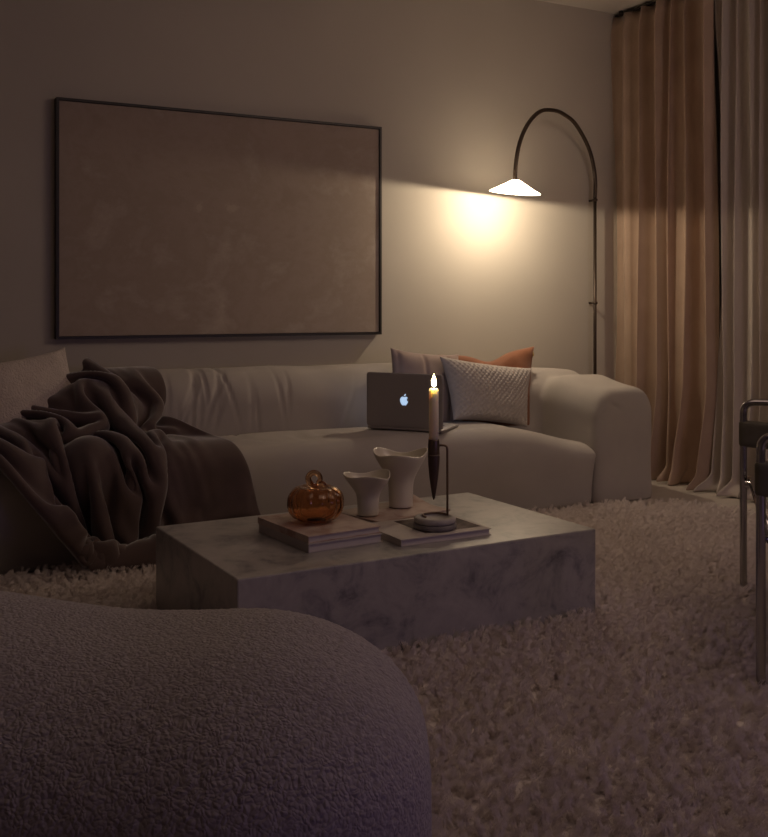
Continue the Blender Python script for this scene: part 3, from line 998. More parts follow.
# ------------------------------------------------------------------ the throw: its settled shape, steps of 0.8 mm between neighbours
THROW = [
    591,31,20,-11,24,14,-11,22,14,-12,22,16,-9,24,13,-8,20,20,-7,23,14,-1,29,-10,9,22,-17,12,18,-12,23,-3,11,14,-19,19,3,-28,12,-1,-28,5,-5,-29,1,-6,-30,2,-3,-29,0,-15,-24,-10,-23,2,-12,-12,27,2,-2,30,3,6,28,-7,15,17,-20,14,14,-19,14,16,-20,17,11,-23,23,-17,0,10,-18,22,12,-17,19,20,-15,-13,9,0,-27,-18,16,-16,-23,18,4,-22,13,16,-16,11,23,-14,24,16,-2,26,-9,14,1,-27,10,-22,-14,13,-8,20,20,18,12,20,15,6,18,0,24,4,-18,17,-12,-25,-14,5,-7,-24,20,13,-21,0,-3,-27,-27,-9,-1,-25,-11,7,-7,-14,26,5,-20,21,6,-21,19,7,-21,16,-19,-12,18,-20,-10,18,-10,-16,23,0,-24,16,1,-22,15,-17,10,18,-16,8,22,-9,-20,20,-12,-6,24,-12,21,12,-13,19,16,-18,18,-11,-16,9,-20,-7,21,14,2,15,26,0,18,23,-3,21,21,-3,20,21,-7,23,17,-3,17,22,1,15,25,-1,20,23,-7,26,10,-12,26,-9,-11,27,4,-8,24,11,-8,28,6,-6,29,1,-9,22,13,-18,-8,22,-24,-4,17,-26,0,8,-20,11,-19,
    14,18,-17,2,0,1,3,-1,5,6,-1,4,3,-9,11,0,-6,5,-3,3,-10,-9,-17,-15,-2,-5,-2,0,0,-4,2,9,0,1,2,2,-1,3,-4,-9,0,-5,1,0,2,8,1,4,2,-1,1,-4,7,-2,0,4,-1,5,-1,4,9,-7,14,0,-2,17,-9,12,9,-3,6,1,-1,-1,-1,-1,3,3,1,5,-10,1,-1,-3,4,-3,-4,0,0,3,-4,5,-1,4,-2,-7,0,-1,4,3,-7,6,1,-3,-1,2,-5,1,3,-3,-6,-9,1,-6,-1,14,-6,-1,-20,-10,-2,-18,8,3,5,-2,2,6,-5,3,4,6,4,-3,15,-8,-9,3,-5,-5,-5,-3,-3,1,0,-3,-3,-3,2,-5,-16,5,-12,-12,4,4,3,-1,-3,5,-1,0,13,-5,3,-3,0,-2,-9,6,-5,-11,7,6,-2,2,-2,0,-3,4,-1,7,-3,-3,7,3,1,-6,0,0,-3,2,4,-11,8,0,3,13,0,1,2,-2,4,-4,-5,8,-7,0,-1,0,4,-8,6,1,-2,1,3,-2,3,1,1,1,-6,7,-6,0,-1,-1,-1,-1,-2,0,-1,4,1,3,-6,2,3,-3,-1,-2,0,-3,-1,1,1,6,-12,13,24,3,10,6,8,4,-1,9,-7,-9,14,
    24,12,-1,3,-1,-1,1,-2,3,0,-5,3,0,2,0,0,5,-7,-11,-14,-15,-6,-17,2,1,-1,0,3,2,-1,-1,4,-5,5,10,0,-7,1,-2,1,0,-1,3,0,0,2,1,2,-2,1,0,-1,4,-3,0,6,2,1,1,4,5,-4,2,6,-9,10,1,0,16,-4,6,8,-4,7,4,-5,5,0,-2,8,-7,5,-1,-3,3,0,-3,0,-2,1,-7,4,2,5,-4,-4,-1,-17,10,2,-9,1,2,2,1,5,9,-5,2,-1,-6,6,-2,2,-1,4,-7,-10,-2,-12,-10,-21,-3,-1,-8,10,5,7,-12,6,8,1,4,4,14,-5,-7,8,-4,-9,-4,-9,-4,4,0,4,2,1,0,-2,-3,-3,-15,-17,5,-10,-10,2,6,1,0,0,12,-3,-8,1,3,3,2,-3,-1,-11,7,-5,-10,12,6,1,-6,2,0,-1,-1,0,3,1,-3,9,1,-1,-8,5,3,-9,1,4,-5,14,-1,9,8,-2,0,-2,-4,2,-7,1,0,1,-2,3,-4,1,-3,3,2,-4,3,0,0,-1,3,-2,4,-2,2,-2,0,2,1,2,4,4,1,-3,5,-6,1,-11,1,2,-5,0,0,1,0,-1,-2,0,11,-13,12,17,-1,10,8,7,4,-3,19,
    29,11,0,-2,-2,3,0,1,-3,0,-2,2,0,4,-4,-7,5,-12,-3,-14,-9,-2,-15,7,-4,-9,-1,1,-1,1,3,4,-2,3,9,-2,5,0,5,3,4,11,-3,2,-12,-7,1,-8,0,-3,0,0,10,-1,1,6,4,3,-5,2,4,-8,5,2,0,1,2,-5,8,0,2,11,-2,6,8,-2,4,4,-5,11,-6,-2,0,-18,0,5,6,1,0,4,1,-2,-1,2,-25,9,-2,-14,1,2,8,3,4,11,-1,0,0,-18,-12,-17,-2,8,5,9,8,9,4,2,5,-8,-12,-9,-12,-6,-17,6,1,1,-4,6,7,-3,6,10,8,0,-4,11,-10,-11,0,-8,-2,11,-2,6,6,2,-1,-3,3,-3,-5,-1,-1,-26,-15,3,-9,6,3,0,-17,3,-1,0,3,-2,-2,1,0,1,1,3,-7,9,2,-1,-2,-1,1,-11,5,-2,8,0,0,4,0,0,-9,5,-2,1,2,5,-9,10,9,6,21,-1,0,-4,-8,-1,-8,-5,7,-8,-1,5,-4,1,-1,0,0,-5,3,0,-1,2,0,1,-2,-2,3,-3,4,-3,8,5,-1,11,1,0,1,-1,-1,-2,-2,0,0,-1,0,-5,-1,1,1,-3,0,-9,-1,9,-14,15,18,-5,13,11,11,
    28,2,9,0,2,-2,-1,-1,0,0,7,-4,-5,5,-16,-9,-13,-9,6,-21,18,1,3,-3,-7,-5,-6,3,-3,3,-1,0,-2,2,7,-4,8,13,12,4,-2,5,-3,0,9,-2,-3,-4,-2,11,-21,-2,13,-1,0,-1,-3,-3,-4,2,5,-3,-1,1,-5,1,4,-7,7,1,-2,9,-1,2,10,1,5,5,-1,1,3,-7,15,-28,-1,0,-9,-1,4,23,8,-21,0,-7,-11,20,5,1,-7,5,13,-5,-4,7,-24,-21,-28,-4,-8,-7,5,-2,3,-2,12,-5,21,19,23,-3,0,-2,-10,-13,-13,-6,-1,-8,7,4,6,-7,11,9,4,1,4,7,-14,-11,14,-8,9,14,0,-6,-3,3,-5,-5,2,-2,-6,8,0,-8,-7,8,-30,-19,7,0,-14,18,4,4,1,6,2,9,5,4,5,2,1,-4,1,0,-1,0,-2,-5,-1,-2,1,0,-3,-2,-2,-4,-4,0,-4,-1,0,-1,-5,1,2,-14,16,9,-2,14,7,3,5,-11,-1,-11,-7,5,-11,0,11,-9,2,4,-2,-3,-7,3,-3,-6,4,4,-2,4,0,0,0,1,-4,8,5,1,4,5,3,8,-2,0,-4,-1,-2,1,0,0,0,0,2,-1,-5,0,-9,-8,3,-14,12,16,-11,
    25,-2,14,-1,0,1,3,7,-10,-9,5,-25,-12,-11,-10,-3,-14,6,14,-3,20,3,1,5,-4,-4,-5,-2,-4,-1,1,1,-1,0,2,-5,9,10,0,3,6,8,1,-2,3,-1,4,-3,-8,21,-5,-1,6,7,0,1,1,-14,0,-9,-11,0,0,10,-2,-8,8,-10,-4,13,-15,5,2,-3,8,1,0,15,-4,6,-1,3,6,2,-6,2,-26,2,1,0,0,-12,39,0,0,-4,3,7,-11,-10,8,-27,-14,-31,0,4,-10,22,1,1,-6,-6,0,-5,-2,1,1,4,3,26,24,23,-12,-6,-13,-16,-11,-13,9,3,0,-4,6,5,-4,0,7,18,-12,6,18,2,-10,-7,5,-6,-12,4,4,-11,4,8,-9,-3,14,-4,-3,23,17,-19,8,-4,3,-5,3,0,3,1,0,0,1,-1,0,1,1,-2,0,-2,-3,0,2,1,0,5,0,3,1,1,1,-2,1,-2,-10,-1,-8,-7,-3,-4,-9,-11,-1,-4,-16,11,7,-9,15,13,3,9,-1,0,0,-14,0,-12,-6,10,-16,7,14,-11,3,2,-1,-8,-10,5,-1,-7,5,-1,-3,2,-1,-4,9,5,0,10,7,0,9,1,2,-1,0,0,-2,0,-2,0,3,2,3,-6,-1,-7,-11,1,-13,
    26,5,11,0,5,-18,-13,-6,-18,-12,-15,-2,-5,-9,5,-2,3,2,-7,7,1,23,-9,10,2,-7,2,4,0,7,-2,-1,-1,1,4,-7,5,7,-3,7,9,2,1,3,14,-7,11,-10,-10,15,13,-2,-1,8,2,0,-1,-1,3,-13,-21,1,-1,-3,-2,4,6,5,-8,8,-12,-25,5,-8,-2,7,-15,7,12,-4,25,2,9,7,-1,11,-13,-11,-11,-20,4,0,3,0,2,-1,-11,7,-9,-8,-25,6,8,-8,21,1,0,1,-3,0,1,-4,-3,0,1,1,-5,-2,-1,2,8,12,23,20,21,-17,-10,-20,-17,-9,-11,11,3,5,-7,2,-1,1,3,0,10,-1,-1,-1,6,11,-11,1,12,-5,-4,19,3,-8,11,17,1,-6,1,-11,6,-1,-1,1,1,-1,-2,-2,0,1,0,0,0,1,1,1,2,6,1,1,-3,-3,0,-5,-3,-4,-3,0,-3,0,2,-2,4,2,5,0,0,-1,-2,0,-3,-11,-6,-5,-11,-14,3,-2,-14,13,10,-5,12,12,2,8,-5,0,-4,-13,3,-14,-2,10,-18,11,13,-11,-1,1,0,-4,-6,3,-7,-9,5,-4,-9,6,1,-3,8,5,2,12,4,-1,8,5,1,2,-1,0,0,3,0,3,-3,0,-5,
    22,7,-15,-13,-13,-11,-10,-12,6,-3,-7,5,-1,0,2,4,1,1,7,7,11,-11,-3,6,17,-5,3,2,-1,-6,0,1,-2,-1,0,-3,4,7,-12,0,1,0,9,17,6,-13,23,14,-4,-3,18,-2,-3,1,-5,-1,-1,6,3,-5,-9,8,-18,-2,3,-3,3,-4,-11,-4,-5,-2,6,-10,-11,5,-6,-3,-3,-27,10,14,0,17,10,14,12,-4,6,-20,-17,3,-20,-7,2,3,5,-12,6,5,-16,10,3,-5,1,2,5,8,-4,-2,1,-10,-3,2,2,1,-2,4,2,-10,-2,1,9,10,18,20,14,16,-20,-11,-21,-18,-11,-12,8,6,3,0,-3,2,-5,7,26,5,-1,12,7,0,3,4,-8,-2,17,1,-6,6,-3,3,0,3,7,-4,-4,4,-7,-5,2,-5,-2,-1,-1,0,1,-1,5,-1,4,2,-1,2,3,0,1,5,-2,2,-2,2,-3,-4,1,-3,-4,0,-3,5,-3,3,-5,2,-4,-1,2,-4,-5,-1,-4,-13,-8,-3,-11,-13,6,1,-11,14,13,-2,14,7,2,4,-6,0,-5,-14,1,-16,4,10,-19,10,11,-10,3,2,0,-7,-7,2,-11,-10,5,-3,-8,9,2,1,2,0,0,7,1,-4,6,4,2,4,7,2,8,
    1,-20,-18,-5,-8,12,-1,-1,3,1,2,1,-2,-4,-2,6,3,8,23,11,-4,8,8,7,-13,-10,6,-2,-6,-6,0,0,-4,-2,-1,-3,-3,4,-8,16,20,-7,-13,23,-1,-2,4,9,0,-2,1,0,-1,4,2,2,15,-8,-7,9,-3,8,-8,-3,1,-28,-8,-10,-11,1,-1,0,7,-12,-2,2,-18,2,-3,1,0,1,-1,0,8,-9,24,11,8,11,-1,0,-14,1,-1,-4,0,-7,6,4,6,10,-2,18,5,-5,16,-24,3,-5,-1,-6,-24,13,-9,-17,2,1,1,0,1,1,-9,0,-1,5,9,21,21,13,9,-14,-14,-20,-23,-14,-1,-3,-1,23,-8,12,15,7,0,10,17,-10,1,12,4,-6,1,0,-5,11,4,-7,8,2,-2,-2,1,4,-5,-1,7,-4,-3,5,-5,-3,1,-3,-6,2,-4,-2,1,-1,3,-1,3,9,-3,0,-4,2,-2,2,1,1,2,-1,2,3,-2,4,1,-2,-1,-7,5,-10,-4,1,-4,0,0,-1,-6,-2,-3,-14,-9,-2,-10,-13,9,6,-9,17,12,1,10,5,4,1,-11,-3,-7,-11,-1,-17,9,13,-21,12,10,-5,-5,-3,2,-8,-9,-2,-7,-6,9,-2,-2,2,0,-2,2,-1,-3,9,1,-1,4,
    -4,-30,-1,-1,2,1,2,-2,1,0,-2,0,4,9,9,1,3,8,-20,4,1,13,-4,-3,22,9,5,0,-2,-1,-2,-9,-10,1,2,1,0,-4,-10,-20,1,4,-13,10,-26,12,10,-8,7,11,1,8,11,7,3,-1,7,4,8,5,-4,-7,-13,-26,-32,3,2,0,-5,0,-6,11,3,-8,6,1,2,-8,9,9,-8,-1,-12,18,-7,2,15,3,3,12,17,5,-2,9,0,-13,-3,13,6,-1,18,0,-6,12,-20,2,-17,-17,4,-4,7,3,2,23,-21,-9,22,-3,-10,-3,1,-3,-2,-1,4,0,1,-2,2,1,-4,2,8,2,-17,-9,10,-40,5,15,2,-8,-4,-1,0,3,2,5,12,13,-2,8,8,-2,-3,-7,7,2,10,4,-4,13,6,-3,8,2,-6,2,1,-1,0,-2,6,-3,-6,7,-7,1,-2,0,-2,1,-2,2,1,4,3,-3,2,-4,2,-3,3,-1,1,-7,2,-5,9,-4,6,0,-1,3,-6,3,-12,-5,4,-8,0,0,0,-2,1,-2,-9,-3,-5,-15,-11,2,-5,-12,16,11,-4,15,9,5,6,1,1,-1,-18,-6,-12,-2,2,-24,20,16,-13,3,4,1,-9,-9,-1,-10,-9,4,0,2,2,-3,-4,2,-3,-3,6,
    -8,-29,4,5,5,7,3,7,9,7,13,8,13,14,-10,4,3,-3,-1,-3,1,-4,2,3,0,-2,1,-2,-13,-2,-2,-10,3,2,-3,-2,-14,-9,-13,-27,10,-21,11,2,-4,-3,2,1,1,3,-3,1,0,0,5,5,-7,23,2,-3,-1,-10,7,-17,3,3,-8,-20,20,1,1,1,-1,0,2,1,2,7,0,2,7,-4,8,5,3,-2,-1,4,-3,1,13,3,3,-5,23,-1,11,25,-24,-3,-2,-9,-1,-12,-11,12,-9,4,-1,-1,15,0,5,14,-10,9,8,-9,-12,8,-6,-10,0,0,4,-1,1,-14,-2,-9,-5,-6,-14,5,-5,5,-2,-5,4,-5,-13,0,3,-7,0,2,-4,3,7,-5,4,11,-4,5,15,10,-4,0,-3,-1,-2,1,7,9,7,6,1,8,6,-1,7,8,-4,6,2,-2,2,-2,3,-2,0,1,0,-5,2,-3,3,-4,4,5,-4,5,-4,4,-5,-3,4,-2,-3,-2,1,5,-4,0,4,-4,8,-3,7,-13,-8,4,-11,0,-1,-3,-1,0,1,-3,0,-3,-14,-7,-4,-13,-13,11,3,-7,17,7,5,8,9,4,4,-12,-5,-6,-8,-4,-22,14,11,-18,11,10,-2,-4,-5,-2,-12,-9,3,-2,-1,0,-4,-4,3,
    11,0,25,2,4,0,5,8,-4,3,5,-8,0,-2,-2,-4,7,-8,7,-7,2,-2,3,5,-3,2,-4,3,-3,8,-9,-19,13,-17,-21,-19,-20,6,-4,6,-1,-12,-5,-2,8,1,1,2,1,-1,-4,-2,1,-7,26,0,-10,4,-2,6,-2,-3,13,-3,3,9,-16,-3,-7,2,-2,3,-1,5,9,-2,6,5,-1,7,5,0,-2,-1,1,-9,-8,2,-5,-6,-10,11,-4,13,31,13,11,4,0,2,5,-23,4,-6,-15,-16,6,16,-5,1,11,7,0,5,21,-4,-1,-3,-1,5,-8,-13,11,-4,-26,4,-1,-5,-7,-21,13,-9,-2,8,-1,2,0,0,1,-14,-10,0,-2,-3,-1,1,0,-1,-3,0,1,-1,-5,2,4,-6,-1,10,-3,1,13,-1,-3,0,0,3,8,0,4,6,3,2,4,2,11,0,9,4,2,3,2,1,1,-2,0,1,8,-3,4,7,-4,5,1,-5,3,-2,2,-2,-4,6,-4,1,-1,4,1,-4,1,2,-3,5,3,6,-12,-10,5,-11,-2,0,-5,0,-1,0,0,0,-1,-8,-3,-4,-14,-12,2,-8,-11,16,1,2,11,10,8,5,-3,-2,-2,-10,-7,-17,9,6,-19,18,12,-4,2,0,0,-11,-6,-3,-3,-2,0,
    19,16,18,1,5,-9,-1,-1,-12,-1,-3,-9,-5,0,3,6,2,6,2,1,0,-1,-2,-7,4,-5,22,-25,-11,17,-18,-1,-16,-9,-5,-4,7,-12,-4,-1,-3,-5,-2,0,0,1,0,-1,0,1,-1,19,2,12,13,-7,1,-8,1,11,3,8,2,8,-3,-3,-19,5,0,-6,-5,-3,0,2,3,-2,5,2,-2,3,0,4,-10,-6,0,-8,-14,-7,5,-16,-5,20,0,-1,-2,10,1,4,18,13,14,1,5,5,-2,0,10,-12,18,-12,11,10,-9,-18,3,-2,-5,-2,-1,3,1,1,3,-15,-14,-4,-17,-20,6,-10,5,15,-7,21,1,0,7,1,2,-14,-2,1,-9,-13,3,-3,0,0,0,1,1,-2,2,-1,-3,3,3,0,0,0,3,-1,-3,3,-5,-3,3,-2,-5,10,-3,2,7,-3,0,7,0,2,6,2,7,6,4,2,5,2,4,3,0,10,-3,5,11,-1,6,8,-4,5,-2,-2,1,-3,1,0,-2,4,-1,-3,-13,7,0,-1,3,7,8,-10,-3,10,-17,-7,0,-7,1,0,0,0,-1,1,-2,0,-3,-12,-12,-8,-14,-12,7,-6,-1,17,9,7,13,3,4,2,-10,-9,-11,2,2,-22,20,10,-10,11,5,4,-7,-2,-5,
    15,13,-18,0,-3,-3,3,6,5,1,2,7,-1,-1,-2,7,-8,7,3,-9,-6,-4,14,20,-39,0,8,-9,1,-18,0,1,-3,-4,-4,3,5,-19,7,-2,-13,-7,4,4,5,1,0,4,12,2,12,25,-7,-11,-11,7,13,-17,-4,-3,6,6,7,-7,20,-4,14,-10,5,-15,-7,-2,-2,-2,-4,1,5,2,1,-12,-5,0,-8,-15,-5,5,-16,-3,11,-5,-10,9,11,4,-1,-9,-2,-5,14,3,2,18,5,22,4,38,-3,-16,7,-9,-24,-2,2,7,3,2,5,0,0,-3,-1,-8,-7,-1,-6,-2,-20,2,-8,-1,-13,6,-11,-11,20,-10,11,14,-4,18,4,1,-19,-11,-1,-1,-5,4,-1,12,4,-4,2,4,1,-2,6,1,7,0,-3,-3,-1,1,-2,-2,1,-5,-3,-3,-1,-3,2,-2,-8,5,-5,-4,8,-3,-2,6,-2,0,9,0,4,6,3,-4,7,-3,16,5,6,9,1,2,12,-2,8,4,-3,5,-1,-2,2,0,3,1,-5,-9,5,-4,-4,1,10,6,-5,5,15,-13,-12,0,-15,-4,-2,-8,0,1,1,-6,-3,-7,-5,-6,-5,-10,-12,4,-10,-5,16,5,5,19,9,7,4,-8,-4,-6,-2,-1,-20,19,7,-13,19,6,5,
    13,11,-18,2,3,1,-1,-2,-3,3,4,1,6,2,15,4,-13,4,-9,15,4,-30,4,-7,-4,-3,-14,-2,-1,4,7,3,-3,12,1,-1,-8,3,5,1,-26,37,-9,-14,-1,5,2,3,18,-4,-5,-8,5,6,-19,2,-10,-3,-6,-29,3,-4,1,5,7,26,5,7,11,-3,0,-1,-3,0,1,2,-14,-7,0,-7,-17,-4,5,-12,-4,11,-7,-3,5,0,5,0,-2,-8,-4,16,1,-2,4,-4,0,-4,18,-14,-2,24,4,30,14,25,-19,-4,-4,-25,-10,-7,-8,3,3,4,1,3,-1,-12,1,-6,-10,6,1,-1,-1,-1,4,-13,0,-4,-16,12,-10,2,22,-2,7,10,2,-4,-4,13,-2,9,-7,-2,-6,-1,-1,0,8,-1,3,1,1,1,2,-1,2,5,3,3,1,1,-5,-4,-1,-1,-1,0,-1,-5,-1,-3,-8,0,-5,-6,5,-2,-6,8,-4,4,7,3,-13,2,-7,2,7,2,13,15,-1,15,5,5,8,-3,8,5,-3,5,-1,-5,6,-3,-6,5,-5,-2,0,6,3,-7,8,13,-8,-5,5,-14,-9,-4,-14,1,3,0,-2,-5,-3,-1,-2,-4,-11,-9,-2,-13,-8,11,-2,2,20,11,6,11,-4,-2,-3,-6,-1,-16,14,5,-16,
    16,16,0,3,0,2,3,1,-2,3,0,-3,4,-3,4,-10,5,-2,-27,1,-17,-2,-12,-11,-4,8,8,-1,2,4,6,3,-2,-7,-3,4,-7,-5,19,27,12,12,5,-27,13,-11,-8,-1,-7,4,-2,-8,5,-2,-3,-2,-7,2,-6,-3,-4,-2,-24,1,-4,-6,-4,5,14,8,6,21,3,-9,-2,-3,-8,-19,-1,3,-12,-1,4,-3,-1,7,2,-1,1,-1,-7,0,7,2,-7,11,-2,4,-6,12,-4,-16,19,-14,23,-4,0,-1,13,10,16,16,17,-11,-7,0,-22,-13,-1,-9,-10,2,1,-14,12,9,0,3,6,2,4,-5,2,-1,-7,3,-9,-8,1,-20,1,-11,-4,24,2,-4,16,5,-4,2,1,1,1,1,-2,0,8,0,1,-1,0,2,0,1,-2,-1,-1,-1,10,4,4,5,2,3,1,-1,-1,2,0,-1,0,1,1,-7,-5,-4,-7,-3,-2,-14,4,-7,-5,10,-4,-4,5,-2,-7,4,-6,3,12,-3,12,13,0,10,5,8,8,-1,7,3,-9,13,-10,-11,6,-7,-5,0,10,7,-7,10,12,-7,0,8,-10,-1,1,-5,3,0,-2,-4,-4,-8,-4,-2,-7,-10,-8,-7,-15,-9,7,-7,-1,18,7,5,16,1,0,1,-6,-2,-10,
    19,10,-11,4,3,1,3,2,9,-2,-8,19,-12,-17,-3,-14,7,-38,0,-8,-6,-2,1,1,-2,17,0,-9,12,10,-7,-7,8,-4,0,3,4,-2,16,0,-1,-1,28,14,7,5,-22,15,-25,-2,-4,-13,-1,-14,2,2,0,12,13,12,-3,-17,-6,10,-21,-27,-3,-1,-5,-3,3,2,-4,-2,5,-2,7,-8,-2,8,-5,1,3,1,6,-11,3,-13,7,6,-3,3,9,3,-2,2,3,3,-20,18,-14,-3,4,3,-2,0,-3,1,0,-3,10,8,4,26,12,3,-6,-16,0,-21,-26,21,-3,1,16,13,2,1,13,1,-3,4,1,-1,-3,2,6,-9,0,-7,-13,1,-7,-6,-6,-18,13,-3,-8,5,6,-9,13,10,3,5,1,-1,0,5,1,1,1,1,2,-4,-2,-3,-4,0,-2,13,4,3,8,2,2,2,3,1,2,3,-1,4,4,0,0,4,0,-3,-5,0,-8,-6,-1,-11,0,-6,-12,0,-4,-8,1,-3,-5,8,-7,2,14,-9,12,15,2,12,6,9,5,-8,17,-9,-10,6,-12,-9,1,4,2,-3,18,11,-6,7,10,-13,-1,6,-5,1,-3,1,-3,0,-4,-4,-2,-7,-6,-6,-11,-16,-9,1,-10,-4,17,4,2,16,-1,1,1,
    23,15,0,2,-3,3,-7,-17,18,-13,-18,-7,-4,-2,-25,4,-3,-7,-4,9,-3,-3,14,-7,-3,-1,-2,-3,13,3,-18,6,21,2,-5,17,13,11,8,-15,-12,-9,8,5,-1,29,15,-3,-2,-14,15,-18,-7,3,-6,-4,-2,-6,-2,-1,11,-16,0,25,7,-14,-1,-6,-27,-8,-6,0,-12,-4,7,-4,-1,0,-2,3,1,2,1,-2,-3,4,2,-14,7,10,4,-3,11,-5,10,-13,15,-14,-18,9,-9,12,2,2,0,-1,1,-1,-4,-1,7,-5,2,13,3,0,10,4,-1,-10,-8,4,-17,-7,17,-14,0,20,7,1,2,20,1,-3,13,-1,-5,4,6,14,-9,1,2,-13,-1,-4,-5,-3,-2,2,-4,-10,1,-4,-18,7,1,-11,2,10,-4,9,8,1,2,4,2,3,-6,-5,-5,-9,1,-4,9,0,3,6,3,0,5,0,3,-2,0,-1,1,-1,1,7,3,3,3,4,3,-3,-2,1,-5,-3,0,-11,0,-5,-6,0,-3,-7,3,-6,-6,7,-9,3,16,-12,17,18,1,9,1,20,-6,-9,11,-11,-7,2,-8,-5,-2,15,8,1,12,9,-14,7,8,-10,1,-2,1,-3,-1,-1,-5,1,-4,-2,-4,-11,-17,-8,-6,-14,-6,15,3,-2,20,
    27,10,2,-13,-25,18,-11,-13,-19,-1,1,-11,2,3,-4,-7,-4,14,0,-2,-2,0,0,-3,0,2,-4,-4,1,-6,-9,27,-2,-9,12,26,4,0,2,1,2,3,1,7,-9,10,4,-18,21,2,11,3,-9,19,-6,0,2,-14,-37,6,21,5,-10,-1,0,2,13,12,-18,0,-3,-11,2,7,5,-14,-19,19,-6,-7,-4,-2,5,2,-30,0,-5,3,7,11,-2,1,-2,0,-4,-29,18,-13,10,2,-4,5,-4,0,2,-5,7,10,-7,16,11,-3,2,-5,-3,-2,-3,6,-3,5,6,-7,-9,1,-1,-16,-10,13,-14,-1,20,5,5,9,19,2,-3,12,2,3,-4,6,5,-12,2,1,1,-9,-4,-7,6,3,8,-6,-4,-2,-1,0,-1,-12,-22,-7,3,-14,7,7,-7,9,8,1,8,-3,-3,-3,-4,0,-3,-3,-2,-1,0,0,-3,6,-1,2,0,0,-1,-3,2,-4,-3,-1,-2,2,1,1,1,2,4,0,-1,2,-2,1,1,-1,3,3,0,2,0,-3,5,-1,-5,7,-14,13,17,-18,18,12,15,-1,-4,16,-10,-5,10,-11,-6,0,7,3,2,13,8,-11,9,5,-12,3,1,0,0,-2,0,-4,3,-2,-2,-3,-10,-15,-5,-9,-15,-6,9,
    8,-28,6,-7,-1,-19,1,4,-3,1,0,0,-5,-4,11,0,-2,5,2,3,0,-2,1,0,1,0,0,0,0,0,0,-6,-2,-9,8,-3,-15,8,-2,2,33,3,7,3,-12,-4,-1,5,5,4,-2,25,2,12,1,-33,17,11,-12,-7,-14,-3,4,-10,-2,-3,20,20,10,11,16,-21,-3,-4,-3,1,-1,13,-4,-7,5,-22,-16,-2,-13,9,14,-2,-4,-5,-12,-1,-20,23,-16,-6,1,3,14,-3,6,3,-7,17,5,-8,9,6,-1,-1,-4,-1,-10,-2,3,-2,1,0,0,3,0,5,0,-1,-14,-8,4,-7,-20,-3,12,-12,0,13,3,7,22,12,0,5,8,8,-3,-4,1,4,2,2,-1,0,0,1,1,-2,2,0,-4,-6,2,-7,2,-9,-7,-7,-2,-5,-12,-2,-1,-14,4,4,-10,10,-4,5,-3,2,8,-7,-1,8,-9,-1,-1,-1,3,-4,2,0,-5,1,-1,0,-1,1,3,-3,-2,2,-3,1,-1,1,0,-1,3,0,0,0,-1,0,0,-2,-2,0,0,1,5,1,1,5,8,9,-15,19,13,0,10,5,15,-10,-4,16,-11,-4,8,-3,-1,1,18,6,-10,9,4,-11,1,2,0,0,-3,0,0,2,-1,-3,-1,-10,-12,-3,-7,
    0,-30,-10,0,3,-1,0,-1,1,-2,-2,4,0,-2,6,1,2,0,1,0,0,0,3,0,-2,-1,-1,1,-1,2,7,4,14,-4,-3,-11,-8,19,-19,5,18,-14,-13,6,7,-7,5,11,10,0,-4,17,-17,-9,20,-16,7,2,1,16,-5,-5,8,-6,-5,1,-8,-2,-8,10,21,4,5,15,1,1,2,0,-3,-14,8,-26,4,19,-1,0,-4,-11,-12,-9,3,-6,-10,13,5,17,-4,10,3,-12,13,-15,-8,3,-5,2,-14,5,3,-12,4,-1,-1,-1,5,2,7,-2,2,-3,-1,5,0,2,2,1,8,-19,-7,-2,-9,-18,-6,2,-4,6,18,-23,18,18,9,-5,21,19,0,-2,0,-4,-1,-1,-1,-1,1,4,0,2,-6,0,1,0,1,1,-4,-1,-2,-4,-1,-3,-6,-4,-2,-6,-9,-3,-3,-17,8,4,-11,13,4,4,-2,-5,17,-19,7,14,-8,7,4,0,3,-4,2,-1,-3,-4,-1,-1,-2,2,3,-1,1,0,-3,-2,-3,-1,0,-3,1,-1,-2,0,-3,-2,0,-5,-4,1,-6,-1,4,2,2,-2,14,6,-3,16,8,8,2,2,15,-11,-1,16,-10,-1,4,20,2,-12,4,2,-7,2,0,0,-1,-1,0,0,0,-1,-4,0,-11,
    0,-15,22,1,-5,-3,0,-3,-3,1,-2,-4,-2,0,-4,-1,-2,-1,-3,-1,-2,1,-1,1,2,3,4,9,14,11,-7,-13,-12,6,12,-28,12,16,-5,-1,0,1,-10,6,1,-3,6,0,7,-17,-2,-7,-14,0,4,4,0,15,3,12,2,-6,16,-4,-4,4,-9,-6,-5,1,1,-4,8,16,-12,2,3,0,-14,15,35,-5,13,-6,-2,-3,3,-5,-6,7,-2,-4,1,-3,5,0,-11,8,-16,-6,-20,-13,7,-24,12,4,-2,0,-6,7,5,-1,7,6,3,1,2,0,2,-2,-1,0,0,2,-7,0,-1,-1,1,6,-14,-11,10,21,-34,15,5,9,6,4,5,2,4,23,-4,11,-2,-9,9,-6,-7,4,-5,-2,0,-2,-11,-3,-4,9,2,8,0,-1,0,0,0,1,1,0,-1,-4,1,-3,-8,-5,-5,-14,-13,0,0,-19,16,15,-2,13,-6,4,-11,-1,18,-17,19,15,-6,15,-2,13,3,-6,3,-1,1,-6,-2,2,-2,0,-4,2,-3,0,0,2,-1,-1,2,-1,-2,0,4,-5,-2,-2,-7,-6,-2,-6,-11,-5,-5,0,2,-2,7,2,3,7,3,11,-2,3,21,-14,3,9,21,-3,-17,-1,3,1,1,1,0,4,4,0,-5,-3,-3,
